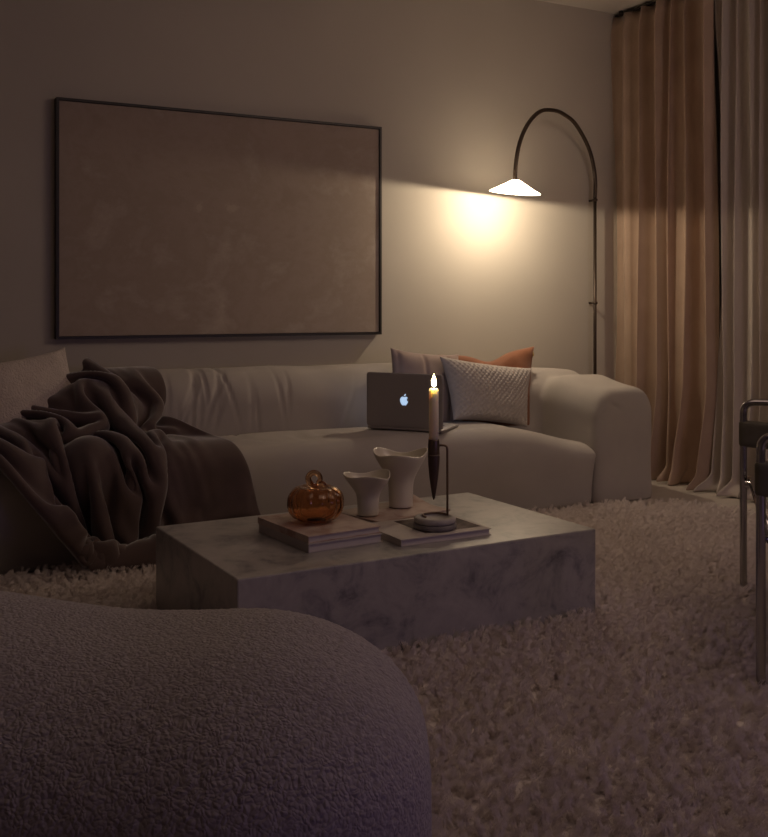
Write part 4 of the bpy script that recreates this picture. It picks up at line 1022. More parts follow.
    -4,8,26,0,-1,1,1,0,0,0,-1,0,2,-4,1,-1,-5,-1,1,-2,1,1,1,-1,4,9,0,-5,-27,-10,15,3,-30,13,23,4,-1,-2,1,-3,-1,-7,-3,4,-6,-1,-11,2,-28,-15,6,0,-1,-7,-14,10,9,15,3,-12,29,7,4,6,-10,21,-9,-12,4,0,1,-3,0,4,-10,5,25,11,-16,24,-10,1,-1,5,-2,-2,9,0,0,4,-9,-6,6,-18,-3,-19,-2,-13,-10,2,-19,20,1,-1,5,-2,9,2,2,-5,-3,2,-6,-1,0,2,6,4,4,-2,9,-13,-1,12,-3,-7,6,3,-7,9,14,-11,8,4,9,-4,1,2,-6,-4,16,-7,-5,3,0,8,2,5,4,-1,0,11,-2,-5,12,-4,-10,7,-9,-5,0,-3,0,1,-1,1,-1,0,-1,0,0,1,0,1,1,0,1,-1,0,-4,-12,-9,-3,-14,-17,7,12,-6,17,2,-1,3,-10,8,-11,9,20,-14,27,1,7,5,-17,16,1,-3,1,5,9,-9,3,2,-5,0,2,-2,-4,-1,-4,-6,-3,-2,1,-1,-1,-1,1,-1,4,4,-3,-4,2,-1,-4,1,-2,3,1,-4,4,-3,-2,-2,3,16,-2,3,3,1,0,-6,0,0,0,-3,-1,0,9,6,0,
    -5,26,6,-1,-1,4,0,-3,4,2,-2,3,0,-1,3,1,0,1,1,1,-1,4,-2,3,4,-31,1,17,0,-30,7,12,0,-1,1,7,0,2,-1,0,2,-2,-1,-10,2,-24,-15,-4,-15,1,-14,-5,-1,3,-1,2,-2,-1,1,4,8,9,-11,24,13,0,8,-12,20,-1,-9,4,1,4,-3,-17,27,-18,-4,0,-6,1,5,5,0,1,7,6,6,9,-2,3,10,-21,-12,-3,-12,-21,3,5,-2,15,1,3,-1,-2,-8,-3,5,-10,-5,2,-5,-9,-3,0,-4,21,-2,7,25,16,-13,1,7,1,-2,-2,-1,4,7,4,-7,-3,11,-8,-10,11,-16,-8,-2,-1,0,1,5,0,1,1,5,3,4,1,3,4,4,1,6,12,-1,-3,15,-4,-9,8,-9,-5,3,-5,-3,1,-4,0,0,0,1,0,-1,2,0,1,-2,1,0,-3,-6,-1,-17,-16,2,4,-11,16,9,-3,8,-10,-2,-3,-6,16,-14,24,16,-5,16,-9,12,-6,-14,11,-1,-1,-2,4,5,-9,7,4,-3,7,0,0,-3,1,2,-2,-1,3,-7,1,5,-2,-3,-3,4,2,2,-1,7,1,1,3,-3,3,-3,-8,-11,3,8,4,2,-6,3,2,-8,0,1,-5,-4,-1,-1,
    -6,23,-17,0,0,-1,0,2,2,-1,1,5,1,3,6,2,0,9,6,-11,15,9,-26,2,15,-1,-23,5,10,-3,-2,1,2,-1,1,3,0,-2,0,2,-2,1,-12,-12,14,-9,-13,-18,-3,4,-18,-18,2,4,0,-2,0,-3,0,10,-3,-4,7,0,10,-20,12,17,-11,2,1,0,-1,1,1,-10,-12,2,3,7,-2,7,7,3,0,0,-3,5,8,3,10,10,9,-8,-1,25,-12,-16,22,-10,-5,-4,0,-1,-3,5,-8,-5,-1,-8,-3,-3,-4,-7,0,5,-21,2,9,-8,10,-8,9,23,6,1,16,15,1,-10,5,26,-12,-13,4,-13,-15,2,-7,-4,-5,-2,-5,-8,-4,0,-4,1,-2,1,3,2,3,6,2,4,8,2,7,6,4,3,7,14,2,-1,15,-4,-4,11,-7,-7,5,-7,-5,2,-5,0,-1,-1,3,1,-1,1,1,-2,-4,-2,2,-14,-11,-2,-10,-15,11,7,-9,13,2,-1,2,-9,9,-11,10,18,-13,24,4,4,2,-11,17,-14,-15,10,-8,-5,-4,0,2,-3,3,0,1,1,0,1,7,0,1,7,2,2,-5,-1,-4,-3,-5,0,-5,4,2,-3,5,-1,-2,3,2,7,2,0,5,6,-3,8,4,-4,6,3,-8,
    -8,26,-15,1,1,5,0,0,3,2,0,8,6,-6,11,9,-12,9,9,-15,-4,9,-4,-14,1,10,-8,-2,0,0,-1,2,1,2,-2,4,3,3,-1,-7,-8,16,-12,-23,-8,1,2,-9,1,1,-5,-17,4,-12,-7,-1,0,-9,1,5,3,7,-3,-2,12,1,-1,10,-5,0,7,-1,5,-4,-1,14,2,5,-1,-6,-8,-4,1,-2,10,12,8,5,-3,8,8,-5,16,-2,-11,20,-5,4,5,-20,4,-1,-10,-17,-9,2,3,2,-4,-10,-17,0,5,-18,1,11,-6,-2,1,-1,1,-2,-1,3,-1,-1,15,16,9,20,5,22,4,-6,10,-5,-4,0,-3,-3,2,-2,-6,3,-3,-12,1,-6,-8,-8,-8,-4,-3,-5,-1,-3,-4,-2,-3,2,3,3,7,-2,6,8,5,5,7,9,1,7,14,0,-1,13,-6,-7,10,-9,-4,3,-5,-4,0,0,1,2,-4,1,0,0,-8,-3,-3,-16,-7,-1,-6,-14,15,4,-7,9,-3,1,-1,2,12,-13,21,12,-10,14,-2,16,-10,-14,16,-16,-13,-2,-8,-6,-10,-1,0,-6,0,0,-3,-1,-2,1,2,1,1,1,1,0,-1,-2,2,-4,-1,1,5,4,3,0,4,6,2,2,4,4,1,1,4,4,1,
    -3,26,9,0,0,3,5,-5,7,12,-13,4,7,-12,-4,3,-3,-2,3,-4,-10,2,6,-10,-1,5,-2,3,0,2,2,6,3,-1,2,0,-4,-3,9,-11,-26,3,-2,-2,-22,1,3,-2,-2,-4,9,1,1,-7,-9,-2,-7,-5,23,5,-11,29,11,4,0,-1,-8,-3,-5,0,-1,5,-7,-3,1,27,-6,-16,4,10,5,6,-1,7,8,-13,14,2,-8,8,-6,-15,0,3,0,-2,-4,11,7,-4,4,5,-18,-6,4,-20,-19,-29,3,29,-24,4,9,1,-2,-4,0,-2,-1,2,-3,-6,2,2,10,3,-2,5,10,8,0,-8,16,5,8,9,3,12,5,-8,11,2,-6,4,-2,-1,-1,-1,-4,3,1,-7,-1,-4,-10,-2,-6,-7,-2,-7,-7,-3,-9,1,-5,-4,0,-4,6,1,7,7,0,4,6,4,4,10,9,1,-1,16,-4,3,3,-3,-1,0,-3,-1,2,-3,1,2,-1,0,4,-4,-12,6,-13,-21,-6,-1,-8,-10,11,0,-3,6,-1,6,-10,16,12,-11,17,3,12,-2,-6,16,-12,-15,9,-12,-12,-6,-7,-4,-15,0,3,-13,1,-3,-3,2,-1,-4,1,0,-8,9,1,4,-2,-2,2,-5,-1,2,-2,1,10,-2,0,9,-1,1,7,
    2,16,24,1,3,-2,11,-14,-1,1,-3,-1,5,-3,1,6,-9,-11,2,1,-8,0,7,-4,2,2,-1,-3,1,-1,2,0,4,-1,3,0,-7,-16,13,-5,-11,-20,2,6,-8,-2,-7,11,-1,3,5,4,-1,3,4,22,-2,-12,11,-20,-25,4,-1,-6,5,10,6,5,1,0,3,14,6,-2,-6,2,-4,2,24,4,-3,4,-15,15,1,-10,1,-2,-11,-2,-2,-9,-2,0,-1,-1,4,7,7,2,3,-20,11,-1,-4,-17,-8,7,-32,-4,-2,-11,8,-6,3,-2,0,-2,6,-6,-2,20,-1,-1,6,10,-1,1,6,5,1,-9,2,-2,-3,3,4,-3,7,5,4,8,4,8,6,-1,7,6,-3,7,3,-5,3,1,-2,3,2,-5,2,1,-7,3,-1,-11,1,-6,-10,2,-11,-5,-6,-10,0,-6,2,1,1,5,-1,5,12,2,2,12,16,-2,4,8,-1,2,4,1,0,2,-3,-2,4,0,-2,0,-4,0,6,-8,-14,4,-16,-20,-6,-4,-12,-7,11,-4,-2,-4,13,11,-10,14,5,8,6,2,13,-4,-7,14,-11,-14,6,-12,-13,-6,-4,-2,-16,3,-2,-11,5,1,-4,0,-1,-7,3,1,-1,5,3,-2,2,-1,-6,-4,0,-1,-1,-2,2,
    -9,-16,17,13,12,9,21,-5,-15,3,-2,-9,-1,2,2,-1,-1,-1,0,3,-3,2,5,-4,2,2,0,0,0,0,-1,3,3,-3,-4,11,-9,-21,-11,1,3,-11,-1,-7,12,1,5,10,1,12,8,-6,20,3,1,6,-34,-12,-4,-11,-8,-6,4,-7,12,5,3,10,17,1,-4,1,0,0,6,-1,-9,9,27,-26,2,-2,-10,-16,-3,-8,0,-13,-3,-11,14,3,6,7,7,12,-5,-3,-3,-3,8,-5,4,9,-21,6,2,-4,-10,-8,8,-29,3,-2,-7,15,4,5,9,6,-5,2,0,1,1,5,2,0,1,1,-1,-3,8,7,-9,-8,-11,0,-3,-5,-6,-1,2,-1,5,6,3,3,6,3,6,4,5,9,2,6,6,-1,8,6,-3,4,4,-4,6,5,-7,5,-1,-7,3,-4,-10,2,-8,-8,-1,-13,-3,-6,-5,-2,1,5,1,2,20,12,-2,9,9,-5,3,8,-2,1,1,-3,-1,2,0,-2,1,-2,1,1,-1,1,4,-10,-13,0,-15,-21,-6,-1,-11,-4,0,4,3,-2,11,8,5,9,4,12,2,1,14,-5,-6,11,-10,-11,3,-11,-6,-5,-5,-7,-8,-1,-2,-6,-2,-3,-5,2,-2,-5,2,1,-5,7,2,-7,8,3,-1,
    -29,-13,-3,14,-10,14,15,18,16,23,1,-14,6,-5,-15,-1,2,-1,2,1,3,2,7,-3,-2,-1,0,-2,0,0,0,2,7,-10,-16,2,-3,-9,-10,-1,-1,14,-1,14,15,-2,19,-1,1,13,-14,3,2,-23,-3,1,8,1,2,1,-3,-10,0,-23,-4,12,4,3,10,-1,-3,3,3,-11,8,4,-3,-5,-2,-18,-1,7,-9,-31,-8,2,-7,13,-4,10,-7,0,-3,-1,4,0,4,-4,1,-2,-3,7,-21,25,-14,18,21,-11,21,-10,1,-8,-8,1,-22,10,6,-10,17,20,10,-1,11,-12,0,-14,1,-3,0,-3,1,0,9,3,-8,10,6,3,-9,-8,-7,-4,-6,-4,-5,-5,-1,-3,-4,0,2,2,1,1,3,3,5,5,1,5,6,3,8,4,4,8,2,5,9,-3,8,6,-6,7,2,-8,5,-1,-10,5,-8,-10,1,-17,-4,-2,-10,2,-2,11,5,-2,17,6,-1,11,7,-7,1,6,-9,-1,0,-1,1,2,-2,-5,2,0,4,2,-1,-2,4,-9,-13,-2,-7,-14,-3,-5,-5,-3,-2,3,2,-1,6,4,9,9,5,16,1,0,13,-6,-5,9,-8,-5,3,-7,-5,1,-3,-4,-4,-5,-5,-4,-3,-4,-5,-2,-4,-5,-3,-2,-9,
    -16,-22,-2,17,-8,-8,-7,3,9,8,17,26,9,0,-2,11,1,-14,6,6,-12,-2,3,2,2,0,0,2,2,0,-10,0,12,-6,-26,-1,0,11,12,-3,20,4,1,15,-12,4,2,-19,1,-8,-12,-2,3,6,0,6,12,-3,1,0,-4,4,-6,-8,-10,18,-10,-37,12,5,-3,-8,1,-8,-7,-3,5,8,-11,-1,-11,12,-3,-3,-5,12,-22,-4,1,3,-6,4,0,-1,3,-2,-2,7,4,5,-11,11,6,-15,2,-9,13,-9,11,30,-4,33,-7,-3,-4,-5,-9,-21,1,9,-19,11,25,15,-1,15,-14,1,-17,2,6,-7,3,-1,-5,8,2,-5,2,5,6,-1,-2,0,2,0,-1,1,1,-1,-4,-2,-1,-4,-4,-2,-6,-2,-3,-3,-2,0,-1,0,0,-1,1,0,4,3,1,8,3,5,11,2,6,11,-2,7,8,-10,9,-2,-14,7,-12,-10,4,-19,1,-2,-6,3,-7,7,1,2,18,4,9,10,7,-4,3,3,-3,1,2,-1,-5,0,-2,-3,2,-3,-1,2,0,9,6,-5,-6,2,-18,-8,-3,-6,-3,-1,-10,-2,-1,-1,8,5,16,4,2,13,0,-2,3,-2,-2,2,-4,-1,7,-4,-2,3,-5,-4,3,-7,-4,0,-6,-4,-4,
    12,-21,-16,2,3,-1,2,0,0,3,5,-2,9,12,20,0,0,1,0,4,-5,2,-3,2,-2,-1,-2,-6,16,13,-8,-19,13,1,6,1,-3,18,-8,3,5,-16,1,-7,-14,0,-7,-5,1,9,7,-1,4,11,0,0,2,5,-6,4,-1,-9,9,4,-2,-1,-22,7,10,-11,-29,1,1,-3,-5,1,-3,-5,-5,-1,-1,-2,4,3,2,-6,-16,-9,22,-16,-2,7,-2,0,2,2,3,-3,-2,-6,6,11,-2,-8,5,1,0,-3,1,-3,-5,13,24,10,28,0,0,-1,-9,-16,-14,1,1,-22,1,21,15,0,17,-11,-4,-8,-4,6,-8,17,7,-3,19,-7,10,1,6,-3,-3,1,-3,-3,0,-3,-2,-1,-2,-2,2,-2,-1,0,0,-1,0,-2,-5,0,-2,-2,0,-2,-5,-3,-1,-4,0,-3,-3,0,-1,1,1,2,6,5,1,20,-6,10,9,-6,6,-2,-15,11,-16,-8,8,-14,-1,-4,-8,1,-6,2,-1,0,2,0,3,6,1,1,10,5,6,8,3,4,9,7,-9,-10,4,-7,12,9,7,0,1,-17,-8,-1,-9,-2,3,-11,-4,-2,-8,8,2,17,1,1,7,4,-9,-12,1,0,3,-1,3,5,-1,2,6,-1,0,7,-4,-1,5,
    21,2,-19,-1,-7,-2,0,0,-1,-7,-8,3,9,16,2,8,0,14,-1,-3,1,-3,-1,-2,-1,8,2,-7,-1,26,0,-1,-4,-3,20,-15,2,-6,-17,0,-10,-9,2,-1,0,1,14,12,-3,1,10,3,-2,6,-2,-16,10,-5,-18,1,0,-14,-8,8,5,-2,7,34,-5,-18,11,20,-13,-12,8,-16,-23,-14,-4,5,-9,4,-1,0,6,-11,9,0,-4,-18,-8,10,-13,1,-2,-1,15,-12,-1,-4,29,-3,-17,16,15,7,3,4,7,4,6,-4,-2,-5,10,2,16,23,-5,-14,-2,-4,-17,-14,2,-4,-22,-2,18,6,-2,22,-4,-1,-8,1,7,-4,19,6,0,17,-17,10,5,-10,0,1,-2,-1,-2,3,-3,2,2,1,2,4,-1,-1,4,-1,1,3,-1,-2,4,-2,-2,4,-1,-4,-1,-2,-2,-1,-2,-2,2,-2,-4,2,-4,-11,9,-7,7,-4,4,9,-4,6,7,-10,10,-5,-8,10,-14,-7,1,-9,-2,0,-4,-2,-1,-4,-2,0,-4,-2,-2,2,1,-1,2,-1,5,12,3,3,-6,-1,-9,7,9,9,11,8,-1,4,5,-10,1,6,-16,-4,2,-16,4,3,11,4,-4,-4,1,-7,-15,-1,-1,3,1,1,4,0,4,6,0,1,6,
    17,20,7,4,-5,-20,0,-8,-6,3,0,0,-4,-7,1,6,9,11,2,-6,4,-1,-2,-1,-7,13,20,-2,0,-5,-3,6,-22,0,-17,-12,1,-6,-3,2,9,6,2,15,12,0,0,14,-2,-12,12,-3,-21,0,-1,-12,-19,0,-5,-1,7,14,12,7,13,-8,1,8,-6,0,4,6,-37,-6,0,-18,4,-14,7,7,-6,-6,-5,14,13,-3,29,1,-13,-1,3,-19,-21,-9,2,-20,-3,11,1,12,5,-11,22,25,18,-16,10,20,-6,-1,-2,1,-1,-1,-6,0,-9,16,-2,16,16,-5,-16,-5,1,-10,-11,0,-8,-20,-5,9,-10,-8,21,5,-14,5,-1,15,-4,15,13,1,18,-5,5,7,-17,1,1,-14,0,-5,-4,-4,-1,1,-1,3,4,2,3,3,0,2,3,1,2,0,-1,4,5,1,2,6,0,-2,5,-2,0,6,-5,-7,6,-6,-14,5,-9,-4,4,-4,4,-2,0,11,-6,8,7,-4,10,-3,-4,5,-4,-2,3,-3,-2,4,-4,-4,2,-4,-3,3,-5,-1,-1,-4,-4,-3,1,1,4,3,4,-4,8,6,-1,6,4,-1,6,4,-4,3,2,-15,-4,2,-11,-4,7,7,4,-9,-6,1,-1,-3,-2,-1,-5,0,-1,-2,0,-1,0,
    12,-3,27,3,23,-12,4,0,-22,-2,-2,-1,3,-1,-3,4,-5,-4,3,-4,7,-2,6,6,-5,1,-5,-5,-12,-15,-1,-17,-2,2,8,-1,0,18,10,3,12,10,-2,-7,19,-3,-25,6,1,-15,-14,0,-1,-16,-1,1,8,6,8,19,5,6,-6,5,3,-7,-4,-2,-11,-26,1,-18,-8,29,2,-6,-3,5,-13,-14,3,1,6,22,13,11,6,0,-12,13,14,-16,4,21,2,-31,-14,3,-26,0,0,2,0,6,-2,14,3,21,-13,13,22,-10,5,-2,-4,3,-7,-4,-2,-5,22,-7,9,9,-1,-13,-3,2,-2,-11,3,-4,-14,-3,12,-19,-16,8,0,-17,-1,-1,11,-1,6,14,0,18,8,7,15,-9,3,4,-17,0,-6,-15,-3,-7,-7,-4,-4,-2,-1,-2,-1,1,0,3,-3,-1,3,1,-3,1,0,7,3,2,4,4,4,7,3,0,5,7,1,4,10,-5,-6,15,-18,-5,6,-7,6,-3,3,2,-1,2,4,-2,6,1,-1,4,0,0,4,0,-1,2,-2,-2,2,-1,1,0,2,-3,-11,1,-2,-9,-4,-4,-8,-1,-3,-3,-3,-2,-2,-2,2,0,6,6,2,-2,11,12,6,-1,2,-1,1,-2,-1,-2,-2,-1,-3,-2,0,1,1,
    17,-21,8,-4,15,17,1,26,-9,4,-5,-30,-3,-11,-8,2,8,3,4,2,0,-2,-13,0,-8,-15,-2,2,0,-4,1,20,3,3,12,15,2,5,7,-3,-16,20,-2,-27,-4,0,-4,-23,1,4,-11,-1,-5,8,4,-1,16,-2,12,-12,0,14,-18,-7,-1,-2,-15,-6,0,-2,16,-2,2,5,0,-12,3,11,-5,-5,17,2,4,11,-4,-5,2,33,-10,9,21,0,-15,-2,-6,-5,-5,11,-20,-6,4,-4,-1,-1,-2,1,0,3,12,-13,21,-6,13,17,-9,9,3,-7,8,-7,-2,1,-9,17,-8,-3,2,0,5,1,-5,7,-2,0,2,-20,9,-3,-25,-8,-4,-3,-22,0,1,3,2,0,12,-2,10,13,5,18,0,5,13,-12,3,2,-16,0,-5,-9,-2,-2,-2,-2,-2,-2,1,3,2,-1,9,5,0,0,7,-4,1,4,-5,2,6,0,1,7,-5,-2,1,-5,2,0,3,-3,5,-6,-10,5,-11,-3,-3,-3,-1,0,0,5,1,2,-2,-2,-2,2,0,3,6,1,5,3,-1,8,-5,1,14,-3,0,1,6,-1,-7,0,-1,-4,0,2,-1,1,-4,-6,0,-5,-11,1,4,9,-2,6,1,0,-2,-1,1,1,3,1,1,3,-1,0,3,
    21,-18,-9,-1,-4,10,-3,10,19,0,28,-3,1,5,-26,-3,-5,-11,-1,-1,0,1,1,1,1,0,2,-1,6,10,2,4,8,-2,-2,7,0,-25,16,-1,-23,-18,2,4,-23,0,2,-1,-1,-6,17,3,11,19,2,26,-4,3,10,-26,-10,-15,-10,-21,-8,-3,-1,-2,1,8,16,-3,1,-5,-2,18,-8,6,1,18,36,-9,6,-1,5,-4,-2,10,-2,-12,-11,2,-3,-9,0,12,1,4,3,4,-8,-15,10,-9,-12,3,-4,2,3,-8,4,-1,-3,1,-1,-1,10,2,4,14,-7,7,1,5,4,3,-1,-4,1,0,-1,2,-3,-3,-1,3,5,0,-9,14,-1,-28,2,-9,-13,-16,-4,0,-8,0,1,6,0,4,12,3,12,8,5,18,-4,2,11,-12,4,1,-11,1,0,-1,0,4,12,-10,0,11,-12,-1,2,-7,-6,1,-3,-8,0,-5,-4,-5,0,0,2,-2,2,0,-2,-1,1,-1,5,0,2,6,3,6,-2,-2,-3,-7,-2,-3,5,1,4,-1,-1,-1,-2,-1,-2,0,1,-2,8,0,4,2,0,16,-8,1,13,-2,0,3,2,-2,-1,2,3,0,6,-1,-7,4,-3,-13,-2,5,3,-1,1,2,-1,-2,6,-3,-5,7,-2,-6,8,
    20,-22,-2,-1,1,-1,1,-1,5,0,8,15,1,23,-5,-6,6,-26,-2,2,-4,2,2,4,-3,8,10,1,1,7,0,-10,12,2,-26,5,1,-14,-23,4,5,-16,-3,-5,6,-1,2,24,3,18,11,1,21,-12,-2,-2,-25,-2,-1,1,1,6,9,0,1,-1,-3,-5,-4,-4,-3,-6,10,-13,5,-2,17,20,-11,5,-4,16,-9,-1,0,3,-6,-14,4,-16,-19,2,25,-10,-14,20,-1,-3,-2,14,13,1,21,-26,-7,8,-9,-14,3,9,-21,-13,-3,-9,0,0,-3,6,-6,10,7,0,19,-9,5,20,0,1,3,3,2,-4,2,6,1,-2,1,-5,0,-1,4,-2,11,0,-18,9,-5,-20,-5,-6,-8,-19,-4,-1,-2,-1,5,10,2,5,16,4,17,5,1,16,-5,4,6,-13,4,-10,-15,8,-3,-1,0,6,7,-6,10,7,-6,6,3,-2,3,4,-5,-6,2,-3,-2,2,-3,0,0,-6,-4,2,-1,-2,-2,1,2,-3,10,3,-3,8,-1,-1,3,1,2,1,0,2,-3,0,0,-3,-3,2,-8,-1,0,-6,2,1,2,1,2,3,2,-1,-1,1,0,-1,-2,3,6,3,-2,-9,-7,4,11,-5,-9,12,-5,-15,5,-4,-7,3,5,7,-2,
    23,-12,-11,-3,-9,9,0,0,-1,-2,-2,9,2,6,7,-2,3,-2,5,19,-10,-7,22,2,-3,-2,8,0,-15,11,2,-23,-7,4,-8,-22,1,4,-11,-4,-6,12,2,12,25,1,22,-3,0,12,-15,-1,-6,-17,0,1,7,3,2,3,0,5,6,-2,-2,0,6,5,1,-4,-11,8,1,-7,11,-12,14,-10,11,-1,2,-2,-4,-10,-23,-1,-21,-16,-1,7,7,7,25,1,0,7,-2,-17,2,14,-23,-3,3,2,3,2,-10,-20,-13,6,-23,6,3,-2,16,-4,4,-2,-1,9,-10,-1,21,-10,-1,9,7,2,0,10,5,3,8,4,0,2,8,-1,0,4,-2,1,-2,2,-1,4,0,-9,10,-3,-19,12,-6,-14,-15,-5,-8,-12,-3,5,-1,2,1,10,2,10,14,-3,18,5,1,15,-12,7,-8,-18,11,-12,-8,6,2,2,-2,9,4,-4,4,6,-3,7,1,-3,-3,0,1,2,3,1,5,4,-5,1,5,-4,-4,1,-4,-2,0,-3,0,0,-1,0,0,-2,1,0,1,0,0,-1,0,-2,0,1,2,-3,0,1,-1,1,-1,2,-1,3,8,3,-1,-3,1,2,-2,-7,-2,12,-10,-12,13,-2,-16,-3,0,4,3,10,15,-7,8,2,-18,
    19,-19,-6,3,-2,-2,-1,0,4,-1,0,2,-1,3,12,3,10,1,-5,23,3,-7,5,5,3,-17,7,3,-20,-10,4,-4,-12,-3,0,3,0,-5,-2,-1,28,17,1,20,-15,0,0,-14,-1,-3,-8,0,2,4,2,1,13,1,-3,-3,1,7,1,3,-1,0,-8,-8,8,7,-25,6,2,0,-5,3,19,1,-4,-18,-21,-24,6,-18,-9,11,2,-5,9,17,-2,8,4,7,-8,-8,32,-14,12,-12,-28,13,-24,0,-19,-8,10,-10,6,-3,0,26,-5,8,0,-4,16,-18,4,8,-16,6,-4,0,1,-1,2,1,2,6,-5,5,14,-4,0,14,6,4,6,9,1,1,6,1,0,1,-1,0,0,1,-2,6,0,-11,21,-4,-20,-7,-7,-13,-11,-3,1,-4,1,3,5,-2,3,10,-2,15,8,-3,20,-7,7,1,-17,11,-18,-11,7,-10,-3,-2,-4,-2,0,-1,0,0,7,3,-3,4,1,2,6,0,3,7,4,-2,8,8,-8,4,6,-6,2,3,-4,2,0,-2,0,1,-1,1,1,-1,0,1,0,-3,-3,4,-2,-2,6,4,3,-5,3,-2,-10,-1,3,6,-8,-4,10,-13,-13,14,2,-15,-7,2,12,7,10,17,-9,8,-1,-21,0,-13,-14,
    19,0,-21,2,-6,3,0,-11,8,3,-1,-2,-1,-1,13,-4,29,15,-9,5,7,3,-16,0,4,-18,-14,3,4,-14,2,-2,-1,1,6,-11,-4,29,8,-1,6,-3,-3,-2,-2,1,-1,3,0,2,0,0,0,13,1,0,0,7,5,-2,-3,-6,1,-3,-6,11,3,-23,9,1,-9,-11,-5,25,-5,-2,-11,-29,-16,4,-7,-5,3,3,-3,6,7,-7,5,5,-3,-17,-11,41,4,6,7,3,19,-1,-5,2,-5,-18,7,-7,-6,-7,1,0,-3,-3,0,9,-30,6,10,-7,5,-6,3,-1,3,6,-4,2,8,-3,4,-4,1,-3,-4,0,1,12,-4,1,13,5,2,3,5,1,-1,-4,-2,4,10,2,1,5,1,-1,1,-1,-2,18,-2,-18,9,-8,-17,-10,-3,-8,-13,5,2,-4,2,1,10,-5,12,16,-10,23,1,1,11,-13,13,-7,-11,9,-5,-4,1,-4,-2,1,-6,-3,2,-5,-2,-2,-5,0,-2,-2,-1,-2,3,0,3,6,2,2,6,3,1,3,3,0,3,2,-1,2,2,-2,2,3,-2,6,5,-8,7,0,-18,2,1,1,-2,2,9,-10,-6,10,-11,-18,9,2,-12,-9,1,19,12,11,19,-12,8,-4,-21,-3,-20,-9,2,5,2,
    21,1,-19,-7,8,0,4,-9,-3,1,-11,7,3,1,-2,3,-2,7,1,-2,6,-5,-10,-6,-2,19,-9,-2,5,-7,5,-2,5,-7,22,9,-1,7,12,0,-2,-8,1,-1,2,-1,1,5,-1,-6,12,2,-2,8,5,3,-20,-3,0,2,1,-8,12,2,-22,7,2,-6,-12,-4,9,7,-2,-6,-25,-8,-11,-1,-5,13,-11,-4,3,-1,-2,-11,0,-2,0,-2,2,1,3,-2,6,3,9,6,-7,16,11,11,9,-5,20,-1,-4,2,-1,-9,-1,-10,2,8,-3,-3,2,-7,-5,5,2,1,-3,5,0,1,-3,-2,-2,-3,-1,1,-14,-2,-1,-4,2,0,10,-2,1,13,6,2,0,5,1,-4,-11,-4,4,7,2,3,8,3,1,-3,-2,7,19,-1,-14,13,-7,-21,3,-7,-11,-9,2,-5,-11,8,0,3,-4,9,15,-12,22,5,-4,18,-9,12,0,-9,10,-4,-5,5,-1,-1,2,1,-1,-1,1,0,-4,3,1,-5,2,2,-6,0,1,-5,-1,1,-6,0,1,-3,-1,1,-3,0,0,0,3,0,0,1,-2,-2,1,4,8,-4,-1,11,-10,-12,11,-11,-17,0,1,-4,-3,4,20,11,13,18,-14,7,-6,-18,-2,-13,-7,2,3,0,-2,7,20,
    25,5,2,-14,15,-24,4,-6,-2,1,-12,-2,4,-9,2,2,0,8,-2,-3,2,-1,4,-7,-1,14,-2,7,-11,21,-11,19,11,0,8,1,1,-1,-7,0,2,-4,0,0,8,0,-1,6,-1,-12,15,6,6,-16,6,-1,-8,-7,-9,7,-1,-25,0,-1,-4,-16,-5,3,-5,-1,-1,-10,-6,-6,6,-3,-4,14,4,-1,-5,1,2,0,0,2,-6,-1,0,-1,-3,1,-4,-23,0,12,4,2,-7,9,5,-6,14,27,-5,15,-3,25,9,-10,8,-5,1,5,2,8,-5,-2,-16,3,-4,-2,2,-11,-7,2,-9,-3,-1,-4,-2,0,3,2,0,-9,1,0,0,0,0,10,0,1,12,13,6,-3,-2,-2,-4,-11,-2,12,2,1,-2,18,0,-1,3,-1,6,7,-5,-4,8,-3,-18,13,-8,-16,-7,-2,-8,-10,10,-1,0,-1,5,6,-8,18,9,-12,18,-4,6,7,-8,12,-2,-9,10,-4,-1,4,2,3,-6,1,1,-7,4,1,-11,0,0,-8,-2,0,-5,-2,0,-2,-1,-2,2,1,-1,3,2,-1,2,3,3,8,-5,-4,17,-15,-18,5,-6,-12,-8,2,2,4,10,24,6,13,12,-15,4,-5,-15,0,-6,-3,-1,-5,-3,-1,15,13,-6,-11,22,
    2,20,24,4,1,-13,-4,6,-10,1,-1,-7,0,-16,-17,11,-8,-8,-1,11,13,-3,12,14,0,-8,15,-1,2,9,-2,2,0,6,2,-6,2,1,-1,-2,-7,8,1,-7,1,-2,-10,5,3,-11,-27,9,4,-13,-3,-2,2,-8,-12,1,-3,6,-13,-2,3,-3,-4,-6,0,1,11,-1,-4,-10,8,8,-10,9,-2,1,9,-1,-4,1,5,6,10,4,12,9,-3,-5,-16,-15,-6,-18,-5,8,-9,1,5,-1,5,2,-1,2,20,3,8,13,14,13,-10,8,6,-20,10,1,4,2,-9,-13,5,-7,-5,1,-2,-2,2,-3,0,-1,-2,-1,0,-5,-1,0,-9,2,0,0,-1,0,15,2,2,8,17,5,-3,-6,-2,-10,-9,-3,12,9,5,-4,2,1,5,10,-5,13,9,-3,-3,5,-5,-10,-4,-7,-22,12,-15,-13,-5,8,1,0,6,4,2,-12,11,4,-4,11,0,1,14,-6,9,4,-9,13,-6,-3,10,-3,0,1,-6,0,2,2,0,-1,4,0,-2,2,-1,-5,6,1,-6,5,1,-11,-1,0,2,-12,-13,18,-13,-18,-7,-2,-6,-6,1,10,13,16,24,2,9,4,-18,1,-4,-12,0,-9,-3,-4,-5,-3,4,16,8,-4,2,20,-1,-17,2,
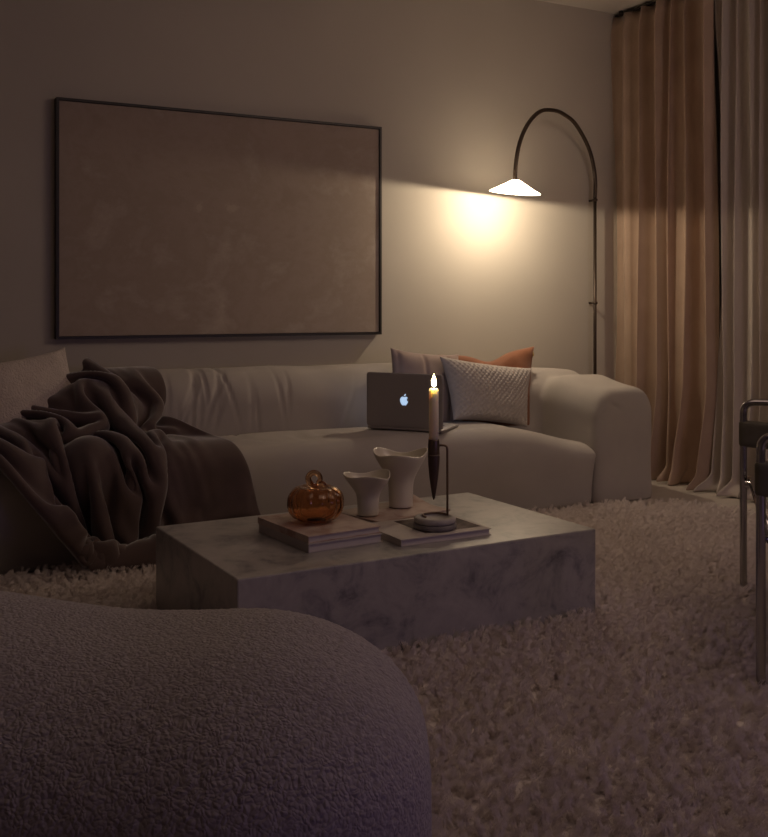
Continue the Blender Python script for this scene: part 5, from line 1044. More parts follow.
    -6,15,24,9,-1,0,0,12,-12,2,-3,2,-1,4,0,-24,-13,-28,10,-3,-11,11,14,28,6,-11,20,-9,10,-3,3,-7,4,-1,-4,3,0,-15,0,2,-20,-10,4,4,5,2,-7,-16,15,19,-18,-6,-8,-7,-11,-11,11,0,-1,14,6,2,-3,1,-1,-4,2,7,0,-3,-9,0,3,-1,1,-4,3,-7,-4,-2,8,3,2,6,-1,3,7,3,5,3,-1,3,6,5,-3,-17,-16,7,-19,-2,19,-13,-6,9,8,4,-2,3,-11,9,17,2,0,-3,18,4,1,8,-5,2,10,-9,6,3,-6,4,-3,-11,3,-4,-9,2,-3,-5,1,-5,-4,0,-9,-3,0,-11,2,-1,0,0,0,17,4,4,7,19,1,-4,-5,3,-5,-11,1,18,-3,2,-10,6,-3,-3,11,-3,13,10,-9,-3,2,3,1,3,-14,-14,7,-16,-24,0,1,-2,-1,15,2,1,-11,-6,-5,3,9,6,-6,22,-2,0,18,-9,13,-1,-1,3,0,-3,-5,-2,-2,-5,0,1,-2,0,-1,-6,1,-2,2,-1,-1,19,-15,-19,16,-11,-11,-16,0,1,4,9,17,14,17,18,-11,5,-1,-18,-1,-6,-5,-2,-4,-4,0,2,3,3,10,0,-5,3,15,-2,-11,12,-1,3,1,
    -6,21,22,12,-9,5,-4,3,-1,1,12,-10,0,3,-10,-11,-10,4,-27,-25,-8,5,7,-11,15,21,6,9,3,15,3,-3,5,-2,-20,11,5,-19,-3,5,-6,-5,-4,-8,-14,7,5,-17,-7,2,6,-3,-7,-1,1,8,18,8,2,0,0,-5,-8,4,-2,-3,3,0,-1,-1,0,0,1,4,0,-3,-5,1,3,3,8,3,15,14,3,9,-1,-2,-8,-3,6,-7,-12,5,15,-12,-12,8,5,-26,19,7,-2,3,-6,-2,-6,1,-12,-11,13,2,7,-7,2,4,-5,11,4,-2,7,4,-1,9,-4,1,10,-4,5,7,-7,4,2,-10,4,-2,-10,2,-3,-7,1,-8,-8,2,-14,-2,0,-3,0,0,14,7,4,9,20,-2,-3,-5,1,-13,-1,-1,14,-2,8,-3,1,-2,0,5,-2,7,10,-7,7,0,-8,3,0,-12,-14,6,-15,-26,3,-3,-10,-3,12,2,1,-1,-4,-3,5,4,3,-4,21,-6,-15,18,-8,4,-7,-6,-6,-2,-1,-1,2,-1,2,10,1,18,-5,-7,19,-18,-18,5,-6,-3,-16,8,8,13,14,17,6,10,10,-17,-1,-6,-15,-2,-2,-5,1,0,1,1,5,7,-1,6,4,-1,5,4,0,-5,13,-2,-11,6,0,-14,-8,
    -4,25,17,-3,-1,-3,3,-2,0,-2,7,-12,-7,-7,-6,-1,-23,24,1,-9,2,-10,-5,-9,-6,13,-18,8,23,4,3,3,5,4,-15,12,0,-6,8,5,-6,3,0,-19,-18,-2,1,-1,-10,1,9,10,-8,-3,23,14,3,3,-6,-31,0,0,4,-1,-4,9,2,1,1,0,-2,-1,0,1,3,1,9,13,2,8,9,2,8,-4,-2,-3,4,1,-16,-9,10,10,-18,-3,7,-5,4,0,1,-3,1,11,-21,12,12,-7,9,-1,-22,2,-16,-3,-12,11,0,0,-1,6,12,-6,3,0,-3,6,3,2,6,2,-1,7,0,2,8,-3,2,8,-5,4,4,-9,3,2,-8,3,-3,-10,4,-9,-6,2,-7,-4,2,5,5,1,8,15,-4,1,0,0,-5,0,2,4,-4,1,-1,-1,1,3,13,-10,3,0,-6,-3,2,-3,3,1,-5,-11,3,-12,-18,5,-1,-5,4,-3,-2,0,2,9,-6,-8,2,-8,-2,14,-12,-1,4,2,1,8,2,8,1,-5,20,-12,-13,13,-16,-12,-5,1,0,-3,13,14,13,12,14,-9,3,5,-19,-2,-5,-9,0,0,0,-1,-1,4,0,1,1,2,1,0,1,6,2,0,0,15,-6,-10,12,-2,-15,-13,-4,1,-21,
    -15,22,-5,-1,1,-4,-2,-5,-7,0,-7,-6,-8,-16,11,7,10,28,9,-10,14,-5,-6,-8,-3,-3,-3,-9,10,-28,3,18,0,1,-1,-2,0,3,11,-1,0,-1,6,-3,16,-4,-13,3,20,-24,-8,19,7,3,4,1,-24,0,-3,4,-3,-7,7,0,0,-1,-3,-3,0,0,12,9,1,10,13,2,6,2,-1,-3,-1,1,1,-1,0,-14,-1,8,13,-25,-13,21,0,4,0,4,9,-11,2,1,-3,-11,-4,3,-4,-11,9,13,-2,8,-14,-17,2,5,-12,-5,9,-5,-8,5,2,4,-2,-3,-1,-1,1,1,0,3,1,-1,3,4,0,6,3,-1,9,2,2,8,-1,1,11,-4,2,6,-8,4,1,-9,4,-5,-9,7,0,-1,2,2,7,-1,2,2,-2,-1,0,1,-1,1,-1,3,7,-8,-4,3,5,3,-1,-4,1,1,-7,1,1,1,-5,3,-8,-4,4,-4,-4,-30,-12,-2,-8,3,-3,6,-8,0,7,-9,21,3,21,-5,-10,24,-14,-10,3,-12,-7,-6,8,7,7,15,15,0,8,11,-16,-2,-3,-15,-8,-8,-8,-4,-2,-5,1,3,5,4,5,8,7,5,6,5,6,4,-2,-4,2,-6,-4,19,-4,-18,-11,-1,-4,-24,-2,-4,7,
    -19,3,-22,2,-7,-1,1,0,-2,-1,-6,2,-5,-3,16,1,-5,-8,3,0,18,-1,0,12,-1,1,-9,-2,0,-3,-3,15,-21,2,7,-1,0,6,3,1,2,5,-1,4,15,28,-18,21,20,2,-9,-5,8,-2,2,-26,-17,-4,-8,6,0,-2,-3,-2,6,4,-1,15,15,3,5,6,-2,1,-1,0,1,-1,2,5,-2,-2,-5,2,-1,19,-13,-7,9,-5,4,-3,-4,11,-14,1,2,-6,3,1,0,-5,2,-2,-3,-11,5,-14,9,6,15,-8,5,-1,-10,6,-3,-9,1,1,-9,-3,4,2,2,0,1,0,0,0,1,1,3,0,0,-1,0,0,0,1,0,3,0,0,2,0,-1,5,-1,1,5,-1,0,8,-5,0,4,-7,6,3,-6,6,0,-2,4,0,1,0,-1,2,0,-2,3,-2,-1,-4,1,-3,1,4,3,3,-1,3,2,-15,3,1,3,0,-17,-3,-10,-9,-20,-8,-14,7,4,2,5,2,1,9,-11,-2,12,-1,2,-3,-7,-1,1,15,8,5,15,15,-11,0,4,-18,-7,-6,-11,-6,-6,-4,3,3,0,7,3,14,1,9,7,7,-3,0,-4,2,0,-1,-3,3,-3,3,19,-9,-22,1,2,-7,-15,-4,-2,7,6,6,1,
    -4,-24,-13,-1,1,0,1,1,4,3,-2,0,-9,5,-10,0,1,5,-3,3,-9,1,2,-1,-3,2,2,1,0,1,2,1,-2,-3,14,-1,0,6,3,-1,13,28,31,-6,4,10,0,-8,-4,-2,6,3,-20,-1,-7,-16,2,-1,-1,4,-2,8,4,-2,13,9,1,4,-2,-1,5,-3,0,10,-7,-2,7,-11,-3,5,-12,9,-4,10,-2,0,-3,-3,2,0,12,-11,-3,4,-11,8,-1,0,-2,3,-1,-3,1,-1,1,-4,-2,5,0,-4,8,1,3,-6,-1,8,-5,-5,8,-4,1,3,0,-2,2,0,-2,1,1,1,0,0,-1,-2,1,4,-1,1,2,-3,0,3,-5,2,1,-3,1,0,-2,-1,0,-2,1,-1,1,3,0,1,0,-1,0,1,1,1,0,1,1,1,-1,0,0,-1,1,0,0,3,1,0,1,-6,1,-4,-7,-1,2,4,0,-7,2,-4,-18,-11,-1,-2,-3,-9,-5,-1,-5,-3,13,-13,2,16,2,-2,1,0,-1,1,25,12,-4,8,15,-16,-6,-1,-17,-7,-5,-6,-4,-3,-2,7,5,3,6,7,16,5,5,3,2,-9,0,-5,2,0,2,0,5,-7,0,18,-10,-14,6,2,-13,-15,-1,3,2,-1,11,9,-10,7,3,
    11,-26,9,1,2,3,1,0,3,1,7,6,9,1,-18,-11,-5,-19,-12,22,-12,6,4,0,0,-1,1,-3,-1,1,-6,0,4,3,14,10,7,7,16,16,-3,0,-1,-8,-20,-3,2,-1,3,-11,12,-4,-16,10,-3,-8,12,-5,8,7,-1,19,2,1,10,-10,0,6,-12,-3,1,-14,-2,-2,-8,0,0,-1,8,2,16,3,1,2,0,-5,-10,4,-20,9,-3,-10,9,8,20,-1,1,-2,-3,3,-6,-2,-2,2,3,-4,-8,13,-5,-9,2,0,2,1,6,6,-13,4,4,-5,-4,-4,-2,1,2,0,1,2,0,1,3,0,1,3,-1,0,2,1,0,2,0,-1,3,0,-1,1,1,0,0,1,0,0,0,-1,0,-2,1,-2,0,1,0,0,1,0,1,0,0,0,0,0,0,1,-1,1,1,2,0,-4,2,-5,0,-5,-2,0,0,13,-1,-23,2,-3,0,-15,2,2,-1,-2,2,4,-17,-9,13,-4,0,5,8,2,-3,15,11,-11,0,6,-17,-8,-2,-10,-2,-2,-1,-2,0,0,9,4,6,6,6,13,3,0,2,-2,-1,-3,-3,-3,7,-2,-1,11,-9,-6,12,-13,-12,-4,5,-3,3,-2,13,0,-5,17,4,-1,13,-5,-1,4,-7,
    21,-16,17,-6,11,10,-4,-7,-5,-12,-15,-6,11,5,1,13,28,-28,-3,14,5,-1,-3,-1,1,1,1,1,1,0,3,1,2,1,-4,8,3,-3,1,-1,-5,-3,-4,0,-7,-2,0,1,2,0,6,-5,-8,18,-21,5,9,6,17,-15,6,2,-18,-1,-3,-11,-1,0,-6,0,-5,-4,0,1,2,2,8,9,5,1,4,-1,-7,-5,6,-31,-1,1,-10,20,-7,-4,8,-7,4,-7,14,12,7,2,4,7,1,2,-1,-4,-8,4,7,10,-6,1,8,-20,0,-2,0,-2,-18,8,-5,-7,-1,-2,-2,0,-1,0,-1,-1,1,0,2,3,0,2,2,-1,2,3,0,0,5,0,-1,3,0,-2,-1,0,2,-1,2,5,5,0,1,6,-2,0,6,-4,-1,3,-3,1,0,-1,1,0,0,-1,0,0,0,1,-2,0,-4,1,-3,7,5,2,-24,15,-11,-3,-28,1,8,-10,8,-1,11,3,-1,9,1,1,1,-2,-3,-1,-1,4,-7,-8,1,-10,-8,-2,-5,0,0,1,3,2,1,9,4,5,6,4,13,1,0,1,-1,-1,-1,-4,-8,16,-5,-1,6,-14,-11,7,-13,-10,-10,-1,-3,-9,2,1,4,1,14,14,1,12,3,1,9,-1,1,9,-3,
    24,-13,14,-8,7,11,-1,0,-4,1,-3,-1,2,18,-6,-4,12,1,5,-1,-12,2,1,-3,1,1,0,1,-3,1,0,-6,9,3,-13,-1,0,-6,-7,2,8,5,-16,0,21,-8,-5,2,2,1,-2,-15,7,-1,1,19,-14,13,5,-11,4,-3,-10,1,-3,-7,0,-7,-6,1,3,2,1,6,9,9,-6,11,4,-16,5,-3,-20,-8,0,2,15,0,-2,-2,-1,1,-9,-6,-5,4,3,13,17,-3,8,2,6,-4,-8,4,6,-4,-3,6,-24,1,-5,-4,5,-13,17,-9,-11,-1,0,-1,1,-2,-2,1,-1,0,0,-2,-2,-1,-4,-1,1,-4,0,-1,-1,0,1,0,-1,-1,7,2,1,11,11,-2,3,15,-5,-3,8,-4,-2,3,-4,-1,1,-2,2,0,0,0,1,2,0,-3,-1,-1,2,0,0,-6,4,3,3,18,0,-2,0,-8,-26,-26,1,21,-6,4,1,19,-1,11,22,6,-6,-25,2,-11,1,-3,2,-8,-11,3,-12,-3,-3,-1,3,1,3,5,1,3,4,1,5,3,2,6,0,1,0,0,-1,5,-3,-9,16,-12,-8,4,-13,-13,-4,-7,-3,-10,2,3,-3,-2,-1,5,-2,3,-2,-2,1,-10,0,-1,5,2,-1,10,3,7,13,
    28,-7,10,-6,-2,5,-4,12,6,1,14,-7,-19,7,3,7,0,-1,7,-4,-2,7,-2,-12,3,-1,-2,2,-6,14,-3,-18,5,-9,-17,-19,-11,-4,-10,9,2,-3,14,21,16,0,12,10,-25,3,11,-14,13,-8,12,4,-6,-5,-1,0,4,2,-1,5,2,-7,1,1,-3,4,-8,9,16,-20,13,-3,-23,-14,-1,0,-4,0,6,6,2,-5,-6,-1,1,-16,0,25,-3,-3,5,-5,3,-13,7,8,-1,13,-3,2,11,0,9,-24,-7,-11,-8,7,-4,21,-14,-20,1,7,6,2,7,13,0,2,8,-3,0,1,0,0,-2,0,-1,-7,-1,-1,-6,1,-4,-5,0,2,6,-2,0,15,-7,-9,12,-8,-9,2,-4,-6,-2,-2,5,-1,2,11,-2,3,6,3,-1,0,-3,-1,2,5,-3,-1,-8,2,-4,-2,2,1,-2,2,-6,-18,-3,-4,32,4,1,5,18,2,-2,17,8,-9,-4,6,2,-14,1,-5,-4,-2,-6,9,1,-2,3,0,2,-3,-1,1,2,3,-3,-10,0,1,-3,0,-1,4,-4,-5,11,-12,-13,10,-16,-10,-7,-7,-2,-14,2,4,-4,1,1,-3,-3,-4,9,6,2,9,-8,1,-6,5,2,10,3,2,6,3,4,3,6,5,3,
    27,-7,9,2,1,-3,-7,12,6,-9,15,-1,7,-3,-2,0,-3,-1,10,-8,-15,-1,-4,6,-1,-6,15,-7,-7,4,-2,-10,-5,0,2,-5,-2,-6,-11,-18,-5,0,15,10,-6,0,32,10,-21,15,3,-1,-1,5,4,-5,-1,3,3,3,-7,-3,4,-3,-4,4,1,2,0,1,0,2,13,-16,2,9,-13,-4,-5,-17,-23,14,2,3,-2,3,-10,-1,16,-9,0,-10,1,-8,4,-1,-5,23,-7,3,-5,-1,8,-2,2,6,-1,9,2,1,11,-1,-15,10,1,8,-1,4,5,-3,-3,8,-4,1,-12,1,0,-8,1,-2,-6,0,0,1,0,1,3,0,2,12,-2,-9,13,-10,-19,5,-9,-4,-1,0,4,1,0,10,-2,3,5,-4,2,-2,-2,-1,-2,-6,1,5,1,-2,2,-7,5,4,3,-1,3,4,3,-2,0,-1,-3,13,17,-2,4,3,2,-9,8,-4,-1,5,3,0,-7,1,6,-5,5,-6,-10,2,-7,5,-3,-2,10,2,-2,-1,5,-3,-15,-2,4,1,-3,-3,12,-10,-9,11,-16,-14,-5,-11,-5,-13,-1,2,-8,3,2,2,0,0,6,4,2,10,6,5,8,3,6,7,4,2,0,3,4,0,4,6,-2,5,8,-3,2,5,-7,
    27,-8,11,0,1,-4,1,1,-3,-4,-2,-1,-2,-4,-4,-2,-5,-3,-5,-2,0,-5,0,11,-8,-5,3,2,6,-23,1,1,-4,14,-6,6,5,1,8,-2,0,-1,-17,27,-20,-17,8,-6,1,7,7,3,8,16,-14,-17,24,4,-20,-1,3,-4,-1,-1,2,5,1,-2,-1,-4,7,-8,-7,12,0,9,-3,8,10,-8,0,-2,-8,-28,25,10,-15,2,12,4,-9,7,6,-16,1,10,-8,1,1,2,-2,-13,6,-2,-5,19,1,1,14,1,18,-5,0,1,-4,6,-3,8,-4,0,5,-18,3,-2,-4,0,-2,0,-1,2,4,0,0,2,0,0,2,0,-9,7,-14,-8,7,-8,5,0,4,1,-4,4,2,-4,5,2,-6,1,-1,0,1,1,-2,1,2,0,0,3,0,1,2,2,0,1,1,10,-5,-1,10,-9,-3,5,3,1,4,-2,2,0,-1,7,-3,-2,2,-2,6,3,-2,2,-3,0,3,4,-17,3,-8,0,1,-5,11,0,-2,-6,0,0,0,-7,-2,15,-17,-16,3,-11,-10,-8,-3,-1,-6,2,4,3,4,4,6,4,4,5,6,5,4,3,3,2,3,4,0,1,2,-5,6,8,-5,1,5,-6,2,3,-8,-1,0,-7,-2,-2,-6,
    25,-7,15,2,1,-5,-2,-9,-13,-8,-10,-2,-8,-2,-1,-8,-5,1,-10,4,6,-3,-1,3,2,4,-19,0,2,-4,-5,15,-4,2,-3,5,9,-6,1,-6,7,-1,-13,-1,3,2,3,-7,7,13,-3,0,4,3,-6,7,13,-9,-18,24,16,-21,-2,9,-5,-13,-2,0,4,-3,2,1,-17,14,-12,-6,10,11,0,0,-5,5,-3,-13,6,1,-3,30,2,-11,3,13,5,-8,9,17,-27,-5,9,0,2,11,-1,-2,-10,0,1,-9,15,5,-3,10,6,0,14,-2,2,-4,0,5,0,0,1,-3,1,1,5,-1,-2,4,-2,-1,6,-4,-1,3,-5,-2,-3,0,-4,4,-8,5,-1,-4,4,3,-6,1,2,1,-3,0,3,3,-4,-3,-5,1,1,1,0,-3,4,-5,-3,7,-10,-4,11,-5,-3,2,-7,-3,0,0,-2,3,-7,-1,-7,2,-2,-6,6,7,1,15,29,8,4,3,-2,2,1,-4,1,5,-13,4,-10,-5,1,-11,7,-3,3,5,-5,0,12,-15,-16,6,-5,-6,-4,1,4,1,5,7,2,4,5,0,3,3,0,2,3,-1,2,4,-4,3,4,-6,0,4,-10,-1,1,-11,-3,-2,-7,-1,-1,-5,-2,-2,-3,-1,-1,-2,0,-1,-1,
    29,-4,3,-12,-11,-18,-30,-9,8,-6,4,9,1,-2,1,0,-1,-1,1,-1,1,-1,1,-7,1,1,-3,-3,1,6,0,8,-5,-7,16,-3,2,-7,-7,2,-3,-1,-2,-5,7,4,1,-3,6,10,-12,1,1,-3,-1,6,4,-2,5,8,-9,-8,21,14,-24,8,9,-7,-17,-1,-1,-4,-3,4,0,-16,22,-6,-5,3,8,2,2,-7,6,13,2,15,11,18,18,-4,-7,6,5,0,-15,-7,-7,-26,-7,12,0,0,8,-3,0,-6,1,2,-6,2,3,-3,1,1,3,2,1,1,2,3,0,11,5,0,4,0,1,3,0,-1,1,0,0,7,1,-1,11,-24,15,-11,-23,2,4,-6,-5,0,7,-2,-3,-7,1,-2,2,-4,0,2,7,-5,-2,2,-6,1,2,-8,-1,-1,3,1,-6,-6,-1,-2,0,-1,-2,-2,0,-6,6,-3,2,5,5,15,12,4,3,10,15,-21,3,23,-1,0,-2,4,-2,-2,2,5,0,-8,5,-8,2,-9,-6,19,-11,-8,8,-4,-7,-2,6,11,1,4,7,-3,3,5,-4,2,3,-4,1,3,-7,0,1,-11,-2,-1,-9,-3,-3,-7,-1,-2,-2,2,3,3,-3,-3,-5,3,2,5,4,3,8,0,-1,-3,2,2,9,
    19,0,-25,-24,-19,8,-6,-3,9,-12,10,6,-7,12,9,6,-20,4,5,-4,-7,-1,2,-10,-1,4,14,5,3,-1,1,2,-4,-8,8,-15,-2,4,-2,2,-5,-1,-2,-9,6,3,2,-8,8,4,-8,1,9,1,3,2,-2,-3,2,2,-6,6,6,-6,-4,15,11,-18,22,9,-14,-9,3,-1,3,3,0,-22,-11,27,-18,-11,8,7,5,16,7,-4,-1,11,25,3,13,6,-3,-12,-1,2,-1,-16,-5,-13,-22,-5,12,0,-4,12,1,-3,-6,0,-12,5,-2,0,-2,2,-1,-2,2,7,1,0,0,0,0,6,1,2,3,1,2,4,0,-1,3,2,10,5,3,24,-11,9,-11,-30,0,-16,-9,-6,-4,9,-6,-6,-1,-2,2,3,0,3,-1,-1,-2,0,-5,3,0,-3,-3,-4,2,3,-1,2,5,-1,5,8,3,10,10,5,8,16,11,-5,6,2,-21,-11,-5,-23,-4,16,-6,2,14,23,7,-4,13,1,2,-7,-6,3,-3,4,-14,16,-7,-8,9,6,13,-9,2,4,-10,0,1,-9,-1,-2,-5,-2,-1,-6,-2,-3,-4,-1,-1,0,-1,-1,1,0,1,3,2,0,3,0,-1,-2,6,7,7,0,-1,-1,-1,-1,-4,2,1,13,2,-8,14,
    7,0,-28,-1,1,1,2,-6,-1,-7,-9,7,-11,11,8,-17,4,19,2,-18,5,-2,0,-4,1,3,-5,4,7,13,8,6,8,-5,5,-10,-8,5,-19,-2,-9,-8,1,-7,7,3,0,4,3,-5,-14,9,10,-9,0,4,0,1,1,1,-2,2,-2,-8,7,10,-6,4,23,18,-16,23,13,-23,-16,5,-3,-16,14,7,-15,-8,31,6,-21,8,30,-9,4,-14,5,-1,9,25,3,-5,2,1,-9,-1,-2,-3,-17,-7,-11,-22,-3,6,-6,-14,19,3,-14,-6,4,-6,2,2,1,-1,1,-5,1,-1,1,0,0,1,0,-2,3,1,-1,3,0,-1,3,0,-2,3,2,2,13,2,25,13,7,8,-20,5,-17,-17,-3,-9,1,-3,-4,2,-5,-1,1,-3,3,0,1,5,-2,3,7,0,3,8,2,4,11,7,2,9,5,-4,7,7,-10,-2,-8,-23,-12,-5,-11,-5,-1,2,3,-4,4,0,10,-5,3,18,8,-7,15,12,-6,1,-1,4,-1,-1,13,-4,10,-2,-5,-3,1,0,-3,-1,-2,-1,1,1,-2,1,0,-1,0,1,3,0,0,6,-1,-3,7,-2,-4,6,-2,-1,1,4,2,-6,5,1,-4,-1,0,-5,1,2,0,2,-5,11,0,-7,3,
    6,0,-27,3,0,0,-2,1,-1,-1,-4,-2,-7,-13,5,-3,32,4,-8,3,22,1,-15,26,-6,-13,-6,9,2,0,-5,-17,-11,12,-2,-7,-7,29,19,-11,18,-22,-9,-9,-7,-3,-10,11,0,-3,-5,12,1,-19,-2,1,-4,-1,13,8,3,4,17,9,2,14,12,-4,3,12,-3,-3,8,-10,-19,2,2,-4,1,1,2,2,5,1,-4,-5,11,-17,2,20,-19,12,-10,10,-2,4,6,0,-1,3,3,-4,12,7,-15,-7,-2,-4,-19,-6,10,-9,-3,2,-5,-8,-3,-3,2,2,0,-6,-1,0,-2,0,-1,-3,0,0,0,0,1,1,0,-1,1,-1,2,2,-2,-1,3,0,-6,5,2,18,7,7,26,-6,7,0,-24,1,-10,-9,2,5,5,-3,6,1,-1,4,4,-2,4,4,-1,4,3,-2,3,4,-8,0,2,-11,-4,-1,-9,-1,4,4,0,-1,-1,-2,-8,-9,-19,8,-3,3,1,1,-9,13,8,-7,7,6,6,2,1,3,1,1,4,-2,6,6,-12,23,-9,-11,4,2,2,0,1,1,-1,7,4,-2,1,-3,1,-3,-5,3,5,6,-3,0,2,-2,1,1,-3,-4,-2,6,-13,-13,0,2,2,1,13,0,-3,13,5,-8,0,1,0,
    8,0,-31,0,0,2,0,0,0,0,3,1,-3,1,1,-5,-5,1,-5,25,10,7,5,13,12,-14,31,-20,-40,-10,7,-2,-22,-5,-1,8,-2,1,8,8,26,21,11,28,-22,-12,-2,-1,-5,0,5,-4,-2,-10,2,4,-1,5,-4,8,8,-3,6,9,-2,-2,10,-7,-13,-1,-1,-12,1,-1,0,0,-11,-4,-1,15,12,3,-1,-3,0,-3,0,3,-6,11,-14,3,15,-20,11,3,10,4,-7,15,-5,-25,-2,6,6,4,-9,16,-5,6,-5,-19,9,-3,-13,-4,-1,-7,-5,-2,3,3,1,0,0,-1,5,3,-2,3,1,-2,-2,0,-1,0,-1,0,-4,1,-2,5,-1,3,5,-1,0,-5,8,-2,5,-4,8,18,-2,5,16,-32,-3,-3,-3,3,1,3,-2,2,2,-4,0,5,-6,-2,2,-10,-5,-1,-7,-2,-2,-2,2,3,3,0,-3,-1,3,6,6,1,2,7,-11,3,-10,-29,13,7,-4,-4,2,-7,-6,1,1,0,0,3,3,-2,6,5,-1,15,4,10,6,-13,21,-7,-10,6,1,2,0,3,2,-1,9,8,-7,-1,-6,3,-7,-8,4,-1,-1,-2,-3,-1,1,-4,-4,0,5,5,1,-4,-3,1,5,-2,0,19,3,-13,6,7,-5,
    8,4,-24,1,5,0,-1,9,9,1,8,8,3,-2,6,0,5,3,5,-7,9,4,-16,5,-1,-23,-15,2,2,-19,-8,-5,12,-5,5,27,8,18,2,3,5,-8,-2,2,2,4,11,-14,-7,1,8,-4,1,3,2,0,4,5,-6,0,4,-3,-3,4,-5,-13,-6,1,-17,-18,6,-8,-5,2,3,18,-11,1,9,2,9,4,2,5,2,-4,2,-3,-2,2,2,-1,-6,-1,3,2,-2,-7,-8,-1,7,8,4,-2,15,-6,-3,5,1,-3,1,-1,5,-1,-7,9,-4,-14,14,-8,3,-1,-3,4,-1,-3,-2,1,-2,0,0,-1,3,-2,0,3,-2,0,4,-4,-2,3,1,-2,3,-1,2,3,-7,2,0,-4,-3,-1,-8,0,2,3,1,1,3,-2,-5,2,-7,-3,1,-2,1,-2,0,2,0,4,2,0,7,0,3,6,-2,-2,2,0,6,7,-2,0,4,2,2,-2,3,-3,-7,-13,7,-14,-27,4,6,-3,-2,-1,-4,-4,0,-5,-6,2,0,0,-1,4,6,-1,23,10,10,8,-12,19,-9,-9,7,0,0,0,9,4,-3,5,9,-10,1,2,-3,1,-1,2,2,0,-4,0,1,2,4,1,-12,-2,-11,16,-19,-7,11,-2,-6,0,26,6,-17,
    9,24,-6,1,4,7,2,0,0,-1,-3,-1,0,3,-1,4,-6,12,9,-21,5,-1,-16,-20,-7,8,-21,-1,-6,10,0,-1,32,9,25,-3,2,3,-15,0,-2,-8,-3,-4,-7,-2,0,-3,2,3,7,-6,7,19,7,-8,7,5,-8,-5,-1,0,-9,-13,6,-21,-24,9,0,-10,2,3,5,-1,-2,13,0,15,25,-19,-5,6,3,14,-1,1,-2,0,1,0,-2,0,-9,-5,-12,-11,-1,0,0,5,11,22,-6,-15,14,-4,-10,-7,-7,-8,-4,3,3,3,12,18,3,4,17,-21,-2,2,1,2,-6,-1,0,1,-3,0,-2,1,1,-2,0,-1,-2,-1,1,1,3,-1,-2,-2,-1,0,0,-2,-8,-3,-5,-5,-1,-5,-4,-2,10,22,2,-5,4,-7,-1,0,0,-4,0,-2,-9,-4,-1,-8,-2,0,0,1,-2,3,-1,-1,5,1,1,7,0,4,6,3,6,4,5,11,2,3,7,2,-4,10,-4,7,-6,-10,8,-5,-10,3,-5,-11,1,-3,-9,-5,0,-6,-6,2,2,2,0,25,9,7,9,-13,20,-12,-6,6,2,0,-1,9,5,-5,1,2,-1,2,3,-5,2,1,-5,3,1,-9,-1,0,3,1,-1,3,-1,-14,13,-30,5,3,-3,2,-4,
    11,24,0,-2,3,0,-1,-2,0,2,3,-2,2,-3,15,9,-27,5,-1,-11,-26,-6,4,-17,2,-8,7,3,8,32,4,24,-9,-3,-5,-20,-4,-5,-6,-1,-1,-3,2,3,2,5,1,7,1,2,10,1,-3,16,1,-2,4,-10,6,-8,-15,8,-24,-10,2,1,1,0,-3,21,-6,-1,6,0,23,-2,2,17,-5,-25,3,14,-2,-8,2,8,-7,2,7,-19,-15,-20,-8,-3,-3,-2,15,12,19,-8,-10,19,-9,-11,-10,-2,-1,-1,7,7,5,12,20,-6,-11,6,-24,9,-5,7,3,0,0,-1,0,0,1,0,1,0,0,0,0,1,0,0,-2,1,-1,-5,0,-4,-6,0,-8,-10,-2,-9,-3,0,-3,2,-1,20,11,1,-7,21,-13,-9,-1,-2,-8,-6,2,-10,-5,-1,-1,4,-1,11,5,-1,6,-3,6,4,-3,2,6,0,2,3,-1,1,5,1,3,4,2,10,-1,0,18,-2,-2,5,0,0,0,1,8,-4,-3,6,-4,-4,3,-2,-8,3,-4,-9,6,-7,-12,-1,-2,-5,-2,2,26,4,5,5,-12,20,-13,-3,4,12,3,-8,1,2,-2,2,2,-2,0,1,-1,3,0,-6,0,1,1,1,-3,0,1,1,1,-8,-10,14,-29,0,-3,
    9,30,0,0,-3,0,2,2,-1,-1,-6,15,12,-27,3,2,-10,-24,-4,1,-9,2,-4,13,-2,11,19,2,23,-7,0,0,-21,0,-2,1,0,-4,-4,-1,2,12,3,-3,10,-2,-3,6,2,4,-1,0,-12,4,-3,-15,-9,-6,9,-23,-6,18,-4,-4,4,-4,17,-10,6,2,4,27,-10,5,15,-11,-11,3,-1,-3,2,1,-2,-1,21,-3,-19,-8,-8,-27,-6,-5,-1,15,9,11,-5,-2,20,-14,-16,-6,2,0,2,12,15,10,7,20,-15,-16,-3,-25,1,2,-3,13,-7,12,0,-1,-1,1,3,1,0,-2,2,0,-3,0,-1,-6,1,-2,-5,-1,-4,-5,0,-2,-3,0,-9,-4,0,-4,0,-1,8,2,0,0,30,-13,-17,-2,1,-5,-4,-2,0,4,-2,16,5,5,15,-5,10,2,-8,8,2,1,1,4,2,2,-1,-1,0,1,1,2,-5,-1,12,-9,-6,10,-12,-8,0,-3,-2,-2,2,0,-1,4,1,1,9,6,1,7,10,-3,3,7,-3,-2,1,-1,-6,8,-5,-12,10,-10,-9,1,0,20,-4,7,-5,-8,16,-1,1,0,8,3,-9,0,2,-2,2,0,-1,1,0,-2,-1,-1,2,0,-2,2,-7,8,-12,5,-2,3,-7,-10,18,
